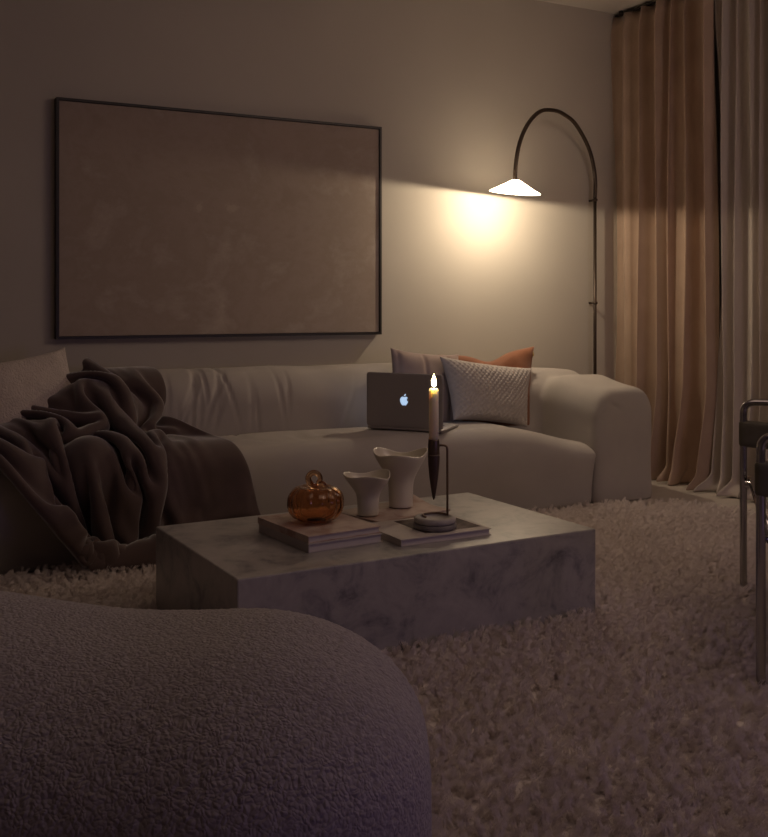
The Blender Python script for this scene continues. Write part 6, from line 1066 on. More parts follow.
    7,29,0,0,0,0,1,-6,13,14,-27,4,2,-10,-21,-1,3,-7,1,-1,18,-2,7,12,-3,20,-3,0,2,-30,0,-9,-5,0,1,0,2,5,6,0,-1,-3,-2,0,3,5,0,9,1,-9,19,-5,-21,-6,-3,8,-29,-2,18,-4,5,-5,0,6,-7,6,0,8,29,-4,3,5,4,-5,-5,-4,3,7,-14,-11,8,7,-12,-17,-11,-9,-22,-6,-3,1,24,18,0,3,1,18,-19,-16,6,4,3,3,12,23,4,2,15,-25,-13,-7,-20,-7,-6,-2,14,2,7,5,-6,5,1,0,0,0,2,2,0,-9,2,-4,-8,1,-4,-4,0,-3,-2,0,0,0,-1,-10,-4,1,-2,1,-4,6,1,2,8,24,-9,-20,7,-5,2,1,-5,10,4,6,14,-4,11,5,-10,11,0,-1,1,3,1,1,0,-1,1,-2,-1,3,-4,-1,8,-12,-5,13,-11,-5,0,-6,-3,-3,8,3,1,8,4,1,4,3,-1,5,3,-2,2,3,-3,2,2,-1,1,2,0,2,3,-1,1,0,-1,-1,1,-1,-11,15,-10,-5,7,-5,10,-8,14,-11,-1,9,9,0,-9,3,0,-3,1,1,-3,1,-1,-1,-3,-1,11,-5,5,-9,0,-2,0,-3,3,-7,6,0,7,
    5,28,0,6,-8,12,11,-24,1,3,-8,-20,1,2,0,-3,0,19,-5,11,10,-6,15,0,6,4,-29,5,-15,-11,0,7,4,0,1,4,1,1,4,1,0,3,1,-5,10,-1,-9,9,-6,-6,-4,-1,6,-26,-1,18,-3,1,-6,-2,4,-19,3,2,-3,10,-3,1,-5,0,0,2,5,6,4,4,3,3,-2,-2,4,-23,-23,-8,-7,1,-5,18,6,-3,9,8,19,-16,-11,13,4,5,-2,13,23,-6,-3,5,-24,-14,-14,-13,-5,-7,-1,5,10,-1,10,-9,16,-7,-10,4,-5,-6,1,1,-2,-1,-3,-1,0,-3,0,-1,1,0,0,3,1,-1,-6,-2,0,1,1,-2,8,3,3,12,16,-4,-11,15,-12,1,0,3,7,0,9,9,-5,7,2,-5,5,0,0,0,0,-2,3,-4,-3,4,-7,-3,4,-12,-3,8,-13,-5,4,-8,-1,-7,-1,-1,-2,0,1,0,2,1,3,4,0,3,1,-1,2,4,1,1,2,-1,1,4,1,0,7,4,-2,7,7,-2,4,4,-3,1,3,0,5,-1,-2,-4,13,-10,1,7,-4,1,-3,5,-5,1,6,6,2,-7,1,-1,0,-7,-3,15,-5,-16,5,0,-2,1,1,2,3,7,7,-5,3,12,-17,
    19,12,9,4,-17,4,4,-8,-19,-2,5,10,-8,6,16,-7,12,5,-4,12,-8,-3,6,-9,6,-7,-11,14,-4,-4,0,-2,2,1,2,7,0,-2,6,0,-2,3,-1,0,-5,-4,5,-7,-2,3,-11,-2,6,-1,2,-14,-5,10,-22,4,-1,-6,13,-2,0,2,-9,-5,-15,-11,-1,-8,-3,1,4,15,11,0,13,15,9,0,-11,9,-1,-6,-4,0,3,7,-9,-6,14,1,8,-3,6,15,-18,-10,-7,-19,-10,-12,-5,2,5,0,12,15,5,5,-1,13,-4,-20,5,-7,-10,-3,-8,-5,0,-4,-3,0,3,1,-1,6,5,-1,-3,-3,-1,-2,-1,0,4,3,1,9,7,2,7,6,0,-2,10,-3,0,2,3,1,-10,11,-1,-4,5,-7,-4,4,-4,0,-1,-1,0,1,-10,0,0,-10,-1,-1,-6,-2,2,-5,-1,-5,0,0,-1,2,0,5,6,1,6,5,1,4,4,0,1,-1,0,-1,2,0,0,-1,-1,0,1,1,0,1,0,-1,1,1,1,4,0,0,6,3,0,7,5,-3,4,6,-3,3,2,-2,1,11,-13,0,3,-10,0,3,6,-1,1,5,-8,-7,17,-8,-20,4,-2,-7,0,4,8,1,10,14,-9,3,5,-11,4,1,-1,
    23,-21,8,1,8,3,-11,11,8,-12,16,3,2,1,2,0,0,-1,-1,11,-9,3,3,-12,10,-3,-2,6,-8,2,5,0,-3,-3,1,-1,-2,-1,-4,-4,-2,-8,-2,4,0,3,1,5,-4,-5,-7,6,-12,-3,4,-16,6,-2,-2,13,2,-2,0,-3,0,0,1,4,-2,-2,-4,-7,-14,-7,-9,-3,-2,2,9,27,-7,19,3,22,0,-7,1,-6,4,-4,0,1,2,-5,3,-14,-12,-11,-11,-1,-1,-1,9,14,9,4,5,12,-1,-1,9,3,1,-1,-4,4,4,1,-4,1,4,-8,-7,0,-14,-9,-2,-6,-1,-3,-6,1,4,7,1,2,6,2,3,8,1,1,5,1,2,-2,0,-4,-10,8,-8,-11,13,-3,2,-1,-8,-5,2,-5,-2,-1,-8,1,-1,-10,1,-2,-2,0,-1,1,0,1,2,1,1,7,1,5,6,3,2,10,3,1,6,3,-3,6,3,-2,-2,-2,0,0,0,1,2,1,-2,1,1,-1,1,1,0,2,2,-2,2,2,-3,0,2,-3,0,5,-6,-2,3,-10,-2,1,-4,-1,0,0,3,1,2,3,0,10,1,4,1,-12,-15,21,-9,-20,-4,0,-1,2,8,20,6,9,11,-13,2,0,-18,1,-1,-1,1,0,10,
    5,-26,4,8,9,8,-6,23,16,-4,6,-4,-10,10,-6,8,-6,5,0,3,-4,13,5,-17,8,-9,0,0,4,-1,-4,2,-1,3,-5,0,-1,1,-1,0,3,0,-1,-3,-12,-5,1,-4,5,-19,2,1,-17,18,5,4,-4,1,-1,1,0,1,0,2,1,1,-4,0,13,-5,13,10,4,1,-24,-9,-13,-22,-1,-6,2,4,33,6,12,-7,16,0,1,-1,-11,1,-21,-4,-1,-3,5,8,11,2,0,9,-1,-4,4,0,6,0,3,-4,-5,2,-3,7,2,-11,-5,-2,6,2,1,5,3,-2,2,0,3,-8,-8,-2,2,1,1,3,-1,-1,1,1,1,-1,-1,0,-1,0,-3,7,3,1,-4,1,1,-14,9,-5,-10,8,-1,-1,0,-1,0,1,-1,-1,1,-4,-1,0,1,2,2,3,2,0,3,3,-2,3,3,-2,2,2,-3,0,1,0,-1,-1,1,0,0,0,3,5,-6,0,5,-12,-2,3,-4,-1,1,-1,0,0,-1,1,-2,2,0,-1,1,-1,1,-2,1,-2,3,2,-3,10,-2,-2,3,1,2,-4,2,0,-5,-3,0,4,-13,-19,20,-8,-12,-10,3,3,3,9,21,9,10,13,-16,1,-3,-16,-1,-1,-2,2,1,12,0,-2,0,
    -18,-22,-3,1,-1,-1,16,-3,11,6,10,10,1,13,6,-4,18,-1,14,6,-14,8,-4,-7,-2,4,-2,-1,-4,1,1,-1,0,-3,1,0,2,0,0,1,-5,0,1,7,4,1,-21,7,1,-13,-1,2,2,-15,0,1,5,-4,-5,0,0,3,3,-2,8,15,-2,7,5,3,-8,-7,1,2,0,-5,18,-27,-3,-14,-12,-5,6,5,3,18,21,9,-8,0,0,3,-2,0,2,0,0,0,-1,-1,2,1,-3,-11,15,4,-3,-2,2,1,-11,3,-8,1,-9,12,6,-5,6,1,0,1,3,9,-2,-7,-1,3,0,-19,9,-5,-1,-2,0,-1,-1,0,-1,-1,0,2,0,-1,4,0,-2,3,2,0,7,-3,-1,8,-6,2,4,-7,4,0,-3,1,0,-1,0,1,-3,2,1,-1,-1,-1,1,-2,0,0,-1,-1,1,-1,1,0,-1,0,2,-5,0,2,-4,-1,0,-2,0,0,2,0,-2,7,-1,-1,0,-2,2,-5,-3,2,-5,-8,3,-6,-6,2,-6,-4,0,-1,4,-2,3,8,-2,3,10,-2,5,3,-5,8,-6,-9,12,-15,-17,9,-7,-9,-11,5,7,9,12,22,7,10,11,-17,-1,-4,-14,0,-2,-1,2,4,9,0,-1,5,0,1,0,
    -23,-18,-7,-3,3,1,3,-4,-2,11,-8,10,23,5,12,16,28,-11,2,0,-5,-1,4,0,-6,8,2,1,0,-1,0,1,2,3,-1,1,-4,0,-2,1,1,1,0,-13,14,2,-19,-8,1,0,-12,1,3,-1,-4,-7,9,3,1,2,-6,14,15,-2,7,3,5,-10,-6,5,-7,-10,-3,-3,-1,-2,23,7,-19,18,-21,-11,0,-1,-8,4,12,22,-9,13,14,-5,-7,-2,-2,1,-3,-5,4,-2,-3,7,7,13,-14,5,-13,-20,0,0,13,-1,-6,12,0,-10,-9,-1,1,-2,2,23,-3,-5,5,8,-6,3,3,-5,5,-3,-17,0,0,-9,-3,0,-5,-4,0,-3,-2,1,1,-2,0,3,1,-2,9,6,-4,12,3,-4,15,-4,0,10,-7,5,1,-7,4,-6,3,-11,-9,1,-10,-1,1,-1,-1,0,-4,3,-1,-1,3,0,1,1,-1,3,-1,0,1,-2,1,-2,-4,1,-3,-4,-1,-2,-4,-1,-1,-5,-1,0,-3,2,-3,4,1,0,11,0,5,13,-3,8,7,-5,6,0,-2,1,-3,-7,8,-12,-11,5,-17,-13,-1,0,-1,-1,11,11,12,14,19,-2,6,8,-16,-1,-3,-8,-1,-1,1,1,3,3,1,0,8,0,-1,2,0,0,-2,
    -14,-24,-4,1,-1,2,8,1,3,19,6,3,11,15,-13,2,1,-5,3,4,8,-2,4,5,-1,6,0,-5,4,-1,3,-1,2,-4,4,-1,4,-2,1,-2,2,9,1,-23,4,1,-7,-17,1,-1,-4,-1,-3,10,-2,0,11,-4,11,6,-1,9,2,7,-13,-8,1,-3,-18,2,2,8,1,3,-6,-4,-7,-6,0,17,10,-5,6,-4,-7,-11,14,-18,15,15,15,-3,0,2,-2,-2,-4,-7,4,13,9,-14,5,-5,-19,-4,8,1,4,-8,11,-1,-5,6,3,-7,-12,-6,-12,2,6,11,-7,-6,26,6,-11,9,6,6,-6,3,-4,2,-2,-7,3,-2,-10,0,0,-9,-3,-1,-8,-6,1,-4,-6,2,1,-4,2,1,1,-1,6,10,-6,17,8,-9,17,-3,2,0,-7,8,1,2,-18,-13,-4,-14,-9,-3,-1,-4,-2,3,-1,-2,4,-5,-3,-1,-5,-2,2,-1,-2,3,-1,0,-1,2,2,-5,7,5,-3,9,3,-1,13,0,4,12,-3,8,5,-7,7,2,-6,5,-6,-5,3,-8,-8,6,-17,-8,-2,-4,-4,3,9,6,6,15,16,5,8,13,-12,1,2,-13,-1,-2,-7,-3,-3,-3,2,3,4,2,3,10,0,-1,6,0,0,0,0,1,-1,
    -6,-28,0,16,0,2,10,7,-4,4,18,-12,-2,3,-5,4,0,6,0,5,10,1,1,4,0,0,-1,-5,16,3,0,-4,-4,2,3,0,-3,1,3,4,-21,18,1,-13,-15,1,2,-14,-1,-3,9,-4,1,14,-2,3,7,-1,3,1,7,-1,-12,-1,-2,-25,2,-1,10,2,2,4,1,3,-2,-3,-3,-3,-2,3,6,1,2,0,3,7,-3,-8,-9,18,-21,8,14,6,3,0,14,11,-19,1,-18,-22,0,-2,-6,7,5,20,-2,-2,10,0,-2,-2,-3,-3,3,3,-5,-9,-10,-13,5,7,8,-3,2,12,2,0,2,3,0,3,0,-1,6,-1,-2,7,-1,-6,7,-1,-11,4,-2,-10,0,-1,-13,-6,3,-3,-7,5,-1,-3,3,0,2,-4,12,13,-15,26,-2,6,-9,-10,18,14,7,-14,-4,0,-17,-9,-3,-11,-14,-4,-7,0,-1,4,4,-2,2,-5,-2,-1,9,0,-3,10,1,4,7,-2,4,6,-4,8,2,-9,10,-5,-9,7,-7,-5,3,-9,-5,1,-4,0,-1,-1,-1,1,11,5,2,10,11,-1,6,12,-6,-1,4,-12,-1,0,-8,-4,-5,-7,-3,-3,1,6,6,8,2,3,13,-1,-1,8,1,1,-2,0,1,-4,0,0,0,
    24,-13,-5,0,0,-1,-4,13,-8,-12,2,-10,-1,2,0,6,-2,-1,11,0,9,-1,13,16,-9,8,7,-2,-1,-1,9,-2,-7,0,-2,1,1,-15,15,0,-10,-5,5,-6,-14,-3,-1,8,-2,5,14,-6,9,7,-1,1,0,7,2,-23,-1,-6,-26,4,-5,15,3,2,9,0,-1,-3,-1,0,-2,0,0,1,1,2,5,-2,-3,3,0,11,-10,1,6,-4,0,1,15,-2,1,-4,1,-7,-9,1,-4,-2,1,4,9,-1,4,4,-2,-8,8,2,-4,0,1,-4,-2,-5,-5,-7,-4,-8,2,-9,-5,3,-2,-2,0,2,0,0,3,3,1,6,4,2,5,8,-1,2,8,0,2,7,0,-4,7,-1,-11,11,-4,-16,5,-3,-12,-3,4,-5,-6,7,-2,-1,1,14,12,-18,24,-7,18,-17,-9,13,12,5,-6,7,1,-13,1,2,-11,-11,-3,-15,-9,1,-8,14,-4,7,13,-9,13,2,-7,8,0,-4,4,0,-3,1,-4,-3,2,-2,-2,-1,0,1,0,2,4,-1,2,4,-1,2,5,-2,1,9,-4,-2,3,-5,-1,-1,-1,-2,-3,-5,-4,-3,-2,3,3,6,0,1,17,-7,-4,14,-8,-6,6,-7,-4,0,3,0,-2,3,2,-4,3,2,-3,
    29,1,-2,-4,4,-9,-20,7,-15,-15,-1,1,-9,-1,0,6,-1,-1,14,-3,-1,20,-5,8,6,11,18,-4,6,3,-2,-2,-1,2,-11,11,1,-4,5,3,-15,-11,-2,4,1,-6,4,14,-4,5,5,6,-9,-8,5,-3,-23,-3,9,-13,2,-7,5,2,3,10,3,3,5,-1,-1,-5,0,2,-4,1,4,6,-3,1,0,-5,8,-13,-6,5,-6,0,1,0,2,-4,0,5,-5,11,4,2,4,-1,1,2,-3,6,2,5,-12,8,0,-3,7,-1,-6,-7,-1,-3,-3,4,-3,-4,-7,-1,4,-7,-6,4,1,1,0,4,4,1,4,3,1,-2,-1,-1,-1,-2,1,2,-1,0,2,6,0,0,5,0,2,3,0,-2,10,-5,-10,10,-7,-16,6,-2,-15,-2,8,-6,-5,6,23,9,-17,13,-9,24,-13,-5,9,5,3,-6,10,2,-10,4,3,-7,-3,-2,-10,-18,4,-10,-3,0,0,14,-7,1,11,-8,7,3,-5,6,1,0,0,2,5,-1,-1,3,-2,-1,3,-2,-2,2,-1,-2,2,-3,-5,-3,-2,-3,-1,-1,5,1,-1,6,0,14,1,-1,13,-5,-4,8,-6,-5,4,-4,-3,0,-1,0,-1,0,0,1,-12,-5,2,-8,-2,1,-6,-3,-1,
    24,-1,0,-6,15,-11,-5,-6,-11,1,2,-4,-11,-3,-1,-13,4,1,-2,0,1,6,-2,-1,27,-10,8,9,10,18,-9,7,7,1,-14,11,1,-4,0,-5,0,-1,-5,0,8,3,-2,0,5,-10,-12,6,-2,-20,-2,18,-11,-2,-1,3,4,-10,9,3,2,7,-1,1,0,0,-1,-5,-2,4,-2,2,7,5,-3,1,1,4,-2,0,-2,6,-9,-7,3,-6,1,-2,1,5,-4,14,0,1,-4,-2,1,-1,2,2,4,-2,-11,17,1,-1,-4,1,-8,-13,0,-1,-4,0,9,11,-3,16,-4,-3,1,-1,-1,1,-1,-1,3,0,0,-1,0,2,-1,2,2,-2,1,0,-4,1,0,-4,0,2,-1,1,1,-1,-1,2,-1,1,1,0,0,-1,4,-5,-7,8,-8,-20,8,-4,-14,2,8,26,-1,-2,2,-7,22,-12,-3,9,-4,-1,1,5,0,-5,8,3,-5,6,1,-20,-16,6,-11,-9,3,3,2,-1,-1,5,-3,-1,3,0,0,-1,-1,-1,0,0,0,-1,-1,-1,0,-1,-1,8,0,0,-10,-2,-7,-3,-1,-1,-5,-3,3,3,-1,2,18,3,4,7,2,12,4,1,3,2,-1,6,0,-2,4,-1,-2,3,-1,-1,1,-4,-4,2,-5,-4,6,
    34,8,0,-6,6,-10,0,2,10,-4,-5,4,-2,-1,4,-5,-13,-26,-2,2,-3,-9,0,-3,-4,4,-5,7,3,7,13,-5,36,-1,-3,1,2,-7,1,-1,0,-1,0,0,1,2,-2,-9,3,0,-14,-5,13,-8,0,7,0,4,-16,3,2,-2,11,-2,2,0,2,-1,0,-1,4,-5,1,4,-2,-3,6,7,2,-2,1,-1,-2,3,-3,-5,11,2,-2,-3,-5,-1,3,9,8,-19,-4,-8,-5,2,11,6,0,-2,15,-7,-3,8,8,-4,-16,-1,-6,-2,0,1,3,-1,13,6,0,7,-5,-3,7,-3,-2,2,0,3,-6,1,2,-8,2,1,-5,-1,-1,-5,1,-1,-2,1,-1,-2,2,0,0,0,1,1,2,0,2,2,2,3,-3,0,8,-6,-1,0,-1,-1,2,-3,-12,9,-15,-16,10,1,18,-4,9,3,-4,19,-1,-2,-2,4,-2,-3,3,-6,-12,2,0,2,-3,5,-9,-12,7,-5,-10,3,2,1,1,0,6,-3,-1,7,-3,3,3,-3,2,2,-1,2,-6,3,-7,-11,3,-4,11,0,8,4,-2,3,-6,0,-7,-15,-3,-8,-14,-5,2,9,2,-2,8,2,1,4,2,2,7,1,3,5,1,5,5,0,6,2,-1,6,0,0,2,
    22,10,11,-8,-3,7,-2,-2,5,-1,-1,3,21,1,-19,-3,-18,-7,-1,1,3,1,1,0,-1,3,-3,1,-5,2,-11,-11,8,-3,0,-6,6,12,5,4,-2,3,2,2,-9,0,0,-8,-2,11,-9,0,13,-2,0,-12,-1,2,-9,12,0,3,6,4,4,4,-1,-6,-7,0,2,-6,-3,8,3,-6,0,8,-6,-7,16,-15,-6,10,-1,-3,-4,11,4,-3,18,5,-22,-9,0,-16,4,12,10,0,8,7,3,-12,-2,8,-3,-1,-6,-8,2,-2,-3,-6,1,8,14,0,8,1,-1,-4,3,0,0,-1,1,8,-5,-2,1,0,-2,5,-1,-1,-1,0,0,2,0,1,-1,-1,2,-1,-1,-1,0,-1,0,-1,-1,1,-3,-2,0,-4,5,-1,-12,12,-1,2,0,3,3,-5,1,1,1,-2,9,-12,-6,7,-7,4,1,7,3,-3,-1,0,-13,-11,-2,5,9,-3,2,8,4,-1,-1,-1,5,-12,-7,7,-6,-9,4,0,-5,1,3,0,-1,-1,3,1,-1,8,-3,0,9,-6,8,1,-1,1,-3,4,-4,-3,3,-3,0,-1,2,-1,1,-2,-14,-4,-11,-15,-7,-2,-4,-1,3,2,0,-1,-1,0,1,2,3,-2,9,3,-1,7,2,0,9,1,4,
    -1,-7,30,-3,-2,-1,6,2,0,21,9,-12,-5,-20,-19,7,2,2,-1,0,-1,2,4,0,-3,0,0,-4,-7,14,-8,-2,-7,16,19,3,1,-9,-2,-1,1,-10,-1,-3,-2,2,8,-8,-4,14,-2,0,-5,-1,3,-11,9,-1,-3,8,2,8,3,0,-1,-1,-4,0,-21,2,3,6,-11,16,24,-12,-26,16,-11,-6,-3,15,7,-5,18,1,-11,-6,-2,-21,-18,-5,-16,-3,0,3,12,3,6,15,7,15,5,4,10,-2,-3,-5,-3,-11,-8,2,8,13,-6,21,0,-1,1,0,3,-13,6,-1,-7,1,5,2,-3,0,-4,-2,2,5,-1,-1,-3,0,0,-3,0,0,2,0,-1,1,1,0,1,1,-1,-2,1,-1,0,2,-2,5,-7,1,8,-8,0,-2,2,-3,-6,14,1,0,3,0,-2,-2,4,6,-6,2,7,-10,-4,-1,0,-2,8,8,-12,-7,21,-11,-9,5,1,1,-1,15,-1,-10,13,1,-20,-2,7,-9,0,2,-1,-1,1,0,0,0,-1,-6,4,-1,-2,4,-2,1,-1,1,1,0,2,-2,1,-1,-1,0,-3,-2,-1,-2,3,1,1,1,-2,5,1,-3,0,0,0,1,0,0,-1,-2,-1,-3,-8,1,-5,1,2,-2,4,0,1,
    -3,-7,31,6,3,-2,17,6,-11,7,-12,-18,-7,-12,-2,3,7,2,2,-4,-2,-2,4,0,1,0,7,-12,-8,7,16,21,-4,0,3,-6,-3,-12,-7,1,-1,5,0,5,-10,-3,11,-6,2,2,1,1,-13,3,0,-5,13,3,2,-1,-2,3,2,-3,-4,-16,0,7,2,-12,6,17,5,-9,17,-2,2,4,7,5,-8,-1,-9,-29,-7,-3,-9,-12,-5,-7,6,11,9,12,-5,8,6,3,10,0,-1,0,2,1,1,-5,-10,-10,3,6,13,-5,25,2,-6,13,-4,1,-1,0,3,0,0,8,-14,2,1,-13,4,-1,-5,0,0,3,0,1,8,0,-2,2,-1,-1,-2,0,-1,1,-2,0,0,-1,1,5,-3,0,4,-4,0,0,0,-3,-6,2,2,3,-11,-5,1,-6,-8,-3,-3,-3,1,0,-1,1,-1,11,-1,3,5,8,22,-8,4,14,-1,-4,-12,3,-2,-6,-3,-13,20,-13,0,11,11,-5,-5,15,-1,-18,-1,12,-16,-3,6,-3,-2,0,2,0,1,-1,-2,1,-1,-1,2,-1,-2,0,-2,-2,0,-2,-1,0,-3,5,-4,8,6,-4,15,3,-6,6,2,4,-2,-1,0,0,0,1,-2,0,0,-1,0,1,-4,-4,1,-10,-4,3,-5,
    3,-1,27,14,4,-6,10,-8,-15,-3,-8,-8,2,-3,1,-1,3,1,-3,3,0,3,-5,1,-11,-5,14,13,21,-11,-3,2,-13,4,-10,6,-1,-3,3,0,0,-9,-2,10,-6,0,8,0,1,-13,2,1,-7,11,-1,-2,2,-2,3,1,5,-3,0,-8,7,8,-1,-4,6,-5,8,10,-3,-6,0,8,21,-8,7,-5,-25,-7,-22,-9,-9,0,-7,10,7,13,8,-4,8,3,8,4,-2,-3,-1,-3,-2,-1,-7,-9,3,6,14,9,-8,25,-4,1,0,4,5,-25,0,-1,-5,-1,4,16,-6,1,1,-1,-1,-15,3,1,4,2,-3,-8,1,-1,-1,0,0,2,0,0,2,0,0,2,1,0,2,0,-1,1,1,0,2,1,1,-1,3,2,7,-2,-4,1,3,0,4,-10,-1,2,-14,-4,-1,-8,-7,-1,-9,-11,0,-3,11,1,6,4,4,7,0,3,-2,1,3,3,6,-4,6,3,-28,22,-15,8,14,-2,-1,-1,14,-1,-11,3,11,-17,-2,9,-12,-5,3,-2,-1,0,0,-2,0,-2,-1,2,-1,6,-3,3,4,-4,15,2,-5,9,-3,-15,5,2,7,0,-1,0,1,1,1,-1,1,4,-1,1,3,-3,1,1,-4,1,1,-6,-2,1,-9,
    22,1,17,5,-4,-10,-8,-17,-10,4,2,2,3,4,1,2,0,0,0,4,4,-4,-1,9,5,9,-16,-9,-1,-15,9,2,9,-5,-12,4,1,0,0,-1,4,-8,0,8,-1,-1,-6,1,0,-9,17,-5,4,16,8,0,-11,2,-3,-7,-7,-1,-3,3,5,12,-7,6,12,3,5,2,0,9,-5,3,2,-20,2,-16,-7,3,7,0,0,-3,1,-5,-1,21,-7,-3,9,-6,4,4,3,-1,-6,12,-3,-5,1,15,-13,-10,13,-5,3,-3,7,1,-9,8,6,-15,-5,1,-3,0,1,4,-4,-2,13,0,-3,4,2,1,-1,-1,1,-1,0,-1,0,0,1,0,-1,0,1,0,-1,0,-2,0,1,-2,0,1,-2,0,-1,-3,-1,1,-3,-2,-2,-3,3,-2,3,2,-2,0,1,1,7,0,0,-1,0,1,1,-3,-2,-12,-18,-3,-14,-3,-3,-1,8,8,5,12,5,15,4,-17,4,1,-5,1,-4,-5,13,-7,4,12,-8,1,2,6,-3,-1,5,4,-9,5,9,-13,-1,6,-4,1,-1,2,1,-6,7,-3,-5,7,-2,-6,2,-2,-6,0,6,15,-3,1,10,-14,-2,1,-2,0,1,-2,1,-3,-1,0,0,1,1,-1,1,1,1,4,0,0,-3,
    24,-3,-15,4,0,17,1,10,4,-5,-16,-3,5,2,-3,1,1,0,0,-2,-4,-4,4,-11,-8,0,-2,8,0,7,1,-3,6,0,-2,4,-1,-3,-6,-1,7,-8,0,2,1,-2,-15,13,-6,11,20,3,-4,-2,-5,-1,5,6,1,-7,1,-8,-12,-4,-1,-2,3,20,18,1,8,-6,2,10,-8,1,-7,-10,0,-1,-1,4,-6,1,-2,0,1,0,2,-5,-4,-1,7,0,-9,13,-10,2,12,-3,0,2,12,1,-11,4,3,-1,-1,-3,-2,2,-3,-3,0,-3,-2,1,1,1,0,1,-1,0,3,-1,-1,0,0,0,-1,2,-1,-4,0,1,0,1,0,3,0,0,2,0,0,2,1,0,1,0,0,1,0,-1,2,0,0,1,0,0,-1,4,-1,3,-10,-2,2,2,0,-1,2,-1,2,0,1,0,-4,-1,2,2,1,1,1,2,1,-4,1,0,-4,1,-10,0,1,-2,-2,-8,8,-3,8,-11,4,-3,-7,11,-9,0,11,-9,1,2,0,-1,2,6,-2,-2,4,-3,-2,-2,-2,1,-4,-4,-1,0,-1,-2,2,3,-3,9,13,-2,2,8,-5,-2,-3,5,1,1,-3,1,1,-1,0,3,-1,2,1,-2,1,1,-2,0,0,-3,1,1,-1,
    21,0,-21,5,-9,13,1,11,11,-1,7,0,3,-8,4,-1,-7,-5,-5,-1,-2,1,2,1,4,-1,1,1,0,-3,-1,-1,1,-1,-4,0,-3,0,-9,0,7,-5,-1,-16,9,-4,6,23,1,-3,-2,3,6,-16,-1,4,-5,1,-2,14,-2,2,7,1,6,2,-1,15,-11,-4,0,-18,-3,-11,-10,3,14,16,2,6,3,9,-10,4,-1,-1,-1,-6,0,-9,-3,6,-12,1,-6,3,10,-16,16,-10,-2,19,3,0,-2,3,5,-2,0,0,0,2,-5,-6,0,-1,-1,1,3,1,-1,-1,0,0,5,0,-1,8,1,-1,2,-1,1,0,0,0,-4,0,-1,-4,1,0,0,-1,0,1,0,-1,2,-1,-1,1,-2,0,0,0,-1,1,-2,0,3,-4,-1,-3,12,-1,0,2,-1,1,1,1,0,1,-1,1,0,0,1,1,1,2,-1,2,2,-3,2,0,-8,-5,1,-10,-18,10,-1,-7,3,-2,11,-6,-5,16,-11,-2,8,-10,9,1,-8,12,-5,-3,9,-8,-4,6,-6,-2,2,1,0,-1,4,2,-2,3,4,1,5,7,-2,-2,6,-6,-1,2,-3,1,1,-3,1,1,-2,3,3,-7,1,0,-3,0,-1,0,0,-1,1,1,0,4,0,0,1,
    24,0,-17,0,-9,4,4,2,15,-1,7,1,2,2,5,-1,-8,-3,-1,-4,-5,0,4,0,1,0,-1,0,0,-1,0,-4,4,-3,-3,-3,-2,2,-8,0,-5,-1,-5,0,22,2,8,7,3,-9,-19,1,10,-13,3,2,6,-6,11,23,4,-4,8,-4,16,-19,-12,-10,-29,1,-18,0,2,6,-2,16,1,17,-2,14,13,-1,1,-3,2,-2,-1,1,2,1,-4,0,-4,-8,8,-15,0,-4,3,14,-20,10,-11,-8,23,0,-1,0,7,15,-6,0,-7,-2,1,-1,-3,1,1,0,-1,-1,3,0,1,-1,1,4,-1,0,2,0,-1,2,1,0,1,-1,0,1,0,0,1,0,0,2,-2,0,0,-1,-1,2,-1,0,1,-3,-1,0,-2,0,1,-4,-3,1,-9,-2,-2,-4,-1,-2,-2,-2,-1,-1,-1,0,1,0,0,0,2,0,1,3,2,6,3,4,13,-6,4,7,-10,6,-10,-6,3,-5,-12,-2,7,7,1,-10,13,-6,-6,10,-7,4,6,-9,9,-1,-3,10,1,0,3,-1,1,0,2,4,-1,-1,2,-3,-1,1,-2,-1,-3,2,1,-1,2,1,-2,4,0,1,2,-2,-1,3,0,2,-2,2,1,-4,1,2,-4,1,0,-5,1,0,-1,
    22,0,-14,2,-5,1,2,-6,11,3,10,8,-3,9,-6,4,-9,9,0,2,-10,-2,-6,1,0,-2,0,1,0,0,-3,-4,3,-3,-3,-4,0,2,-8,-3,-10,18,0,16,13,0,-13,-17,5,15,-19,0,-6,5,1,-1,15,-1,0,0,-9,7,-19,-2,6,-14,-1,-13,4,-3,1,-4,12,10,12,-1,-6,4,6,12,16,-5,15,-3,4,-10,-2,1,0,0,1,-4,0,-8,6,-4,-5,10,-9,0,-3,2,9,-12,9,3,-5,8,0,-7,2,1,-5,-9,0,4,6,1,6,0,-2,-6,4,-1,0,1,1,3,-1,0,2,0,1,0,-1,-1,1,1,0,0,0,0,2,0,0,2,0,0,2,-1,0,1,-2,-1,1,-1,1,2,-1,-1,0,-2,0,0,-3,0,1,-1,-1,0,0,0,0,0,0,-1,-1,0,0,0,0,-1,2,-1,-1,6,-9,-13,14,-5,-10,4,8,11,-2,6,15,-15,-25,15,-19,-6,0,7,-6,-2,2,5,0,-6,12,-2,-6,8,-4,0,1,0,0,1,0,1,-4,0,-2,-4,-1,-3,-6,-2,-2,4,0,0,5,0,2,4,-1,2,6,-3,3,4,-1,4,4,-5,10,-1,0,-8,1,-1,4,1,1,4,1,0,1,
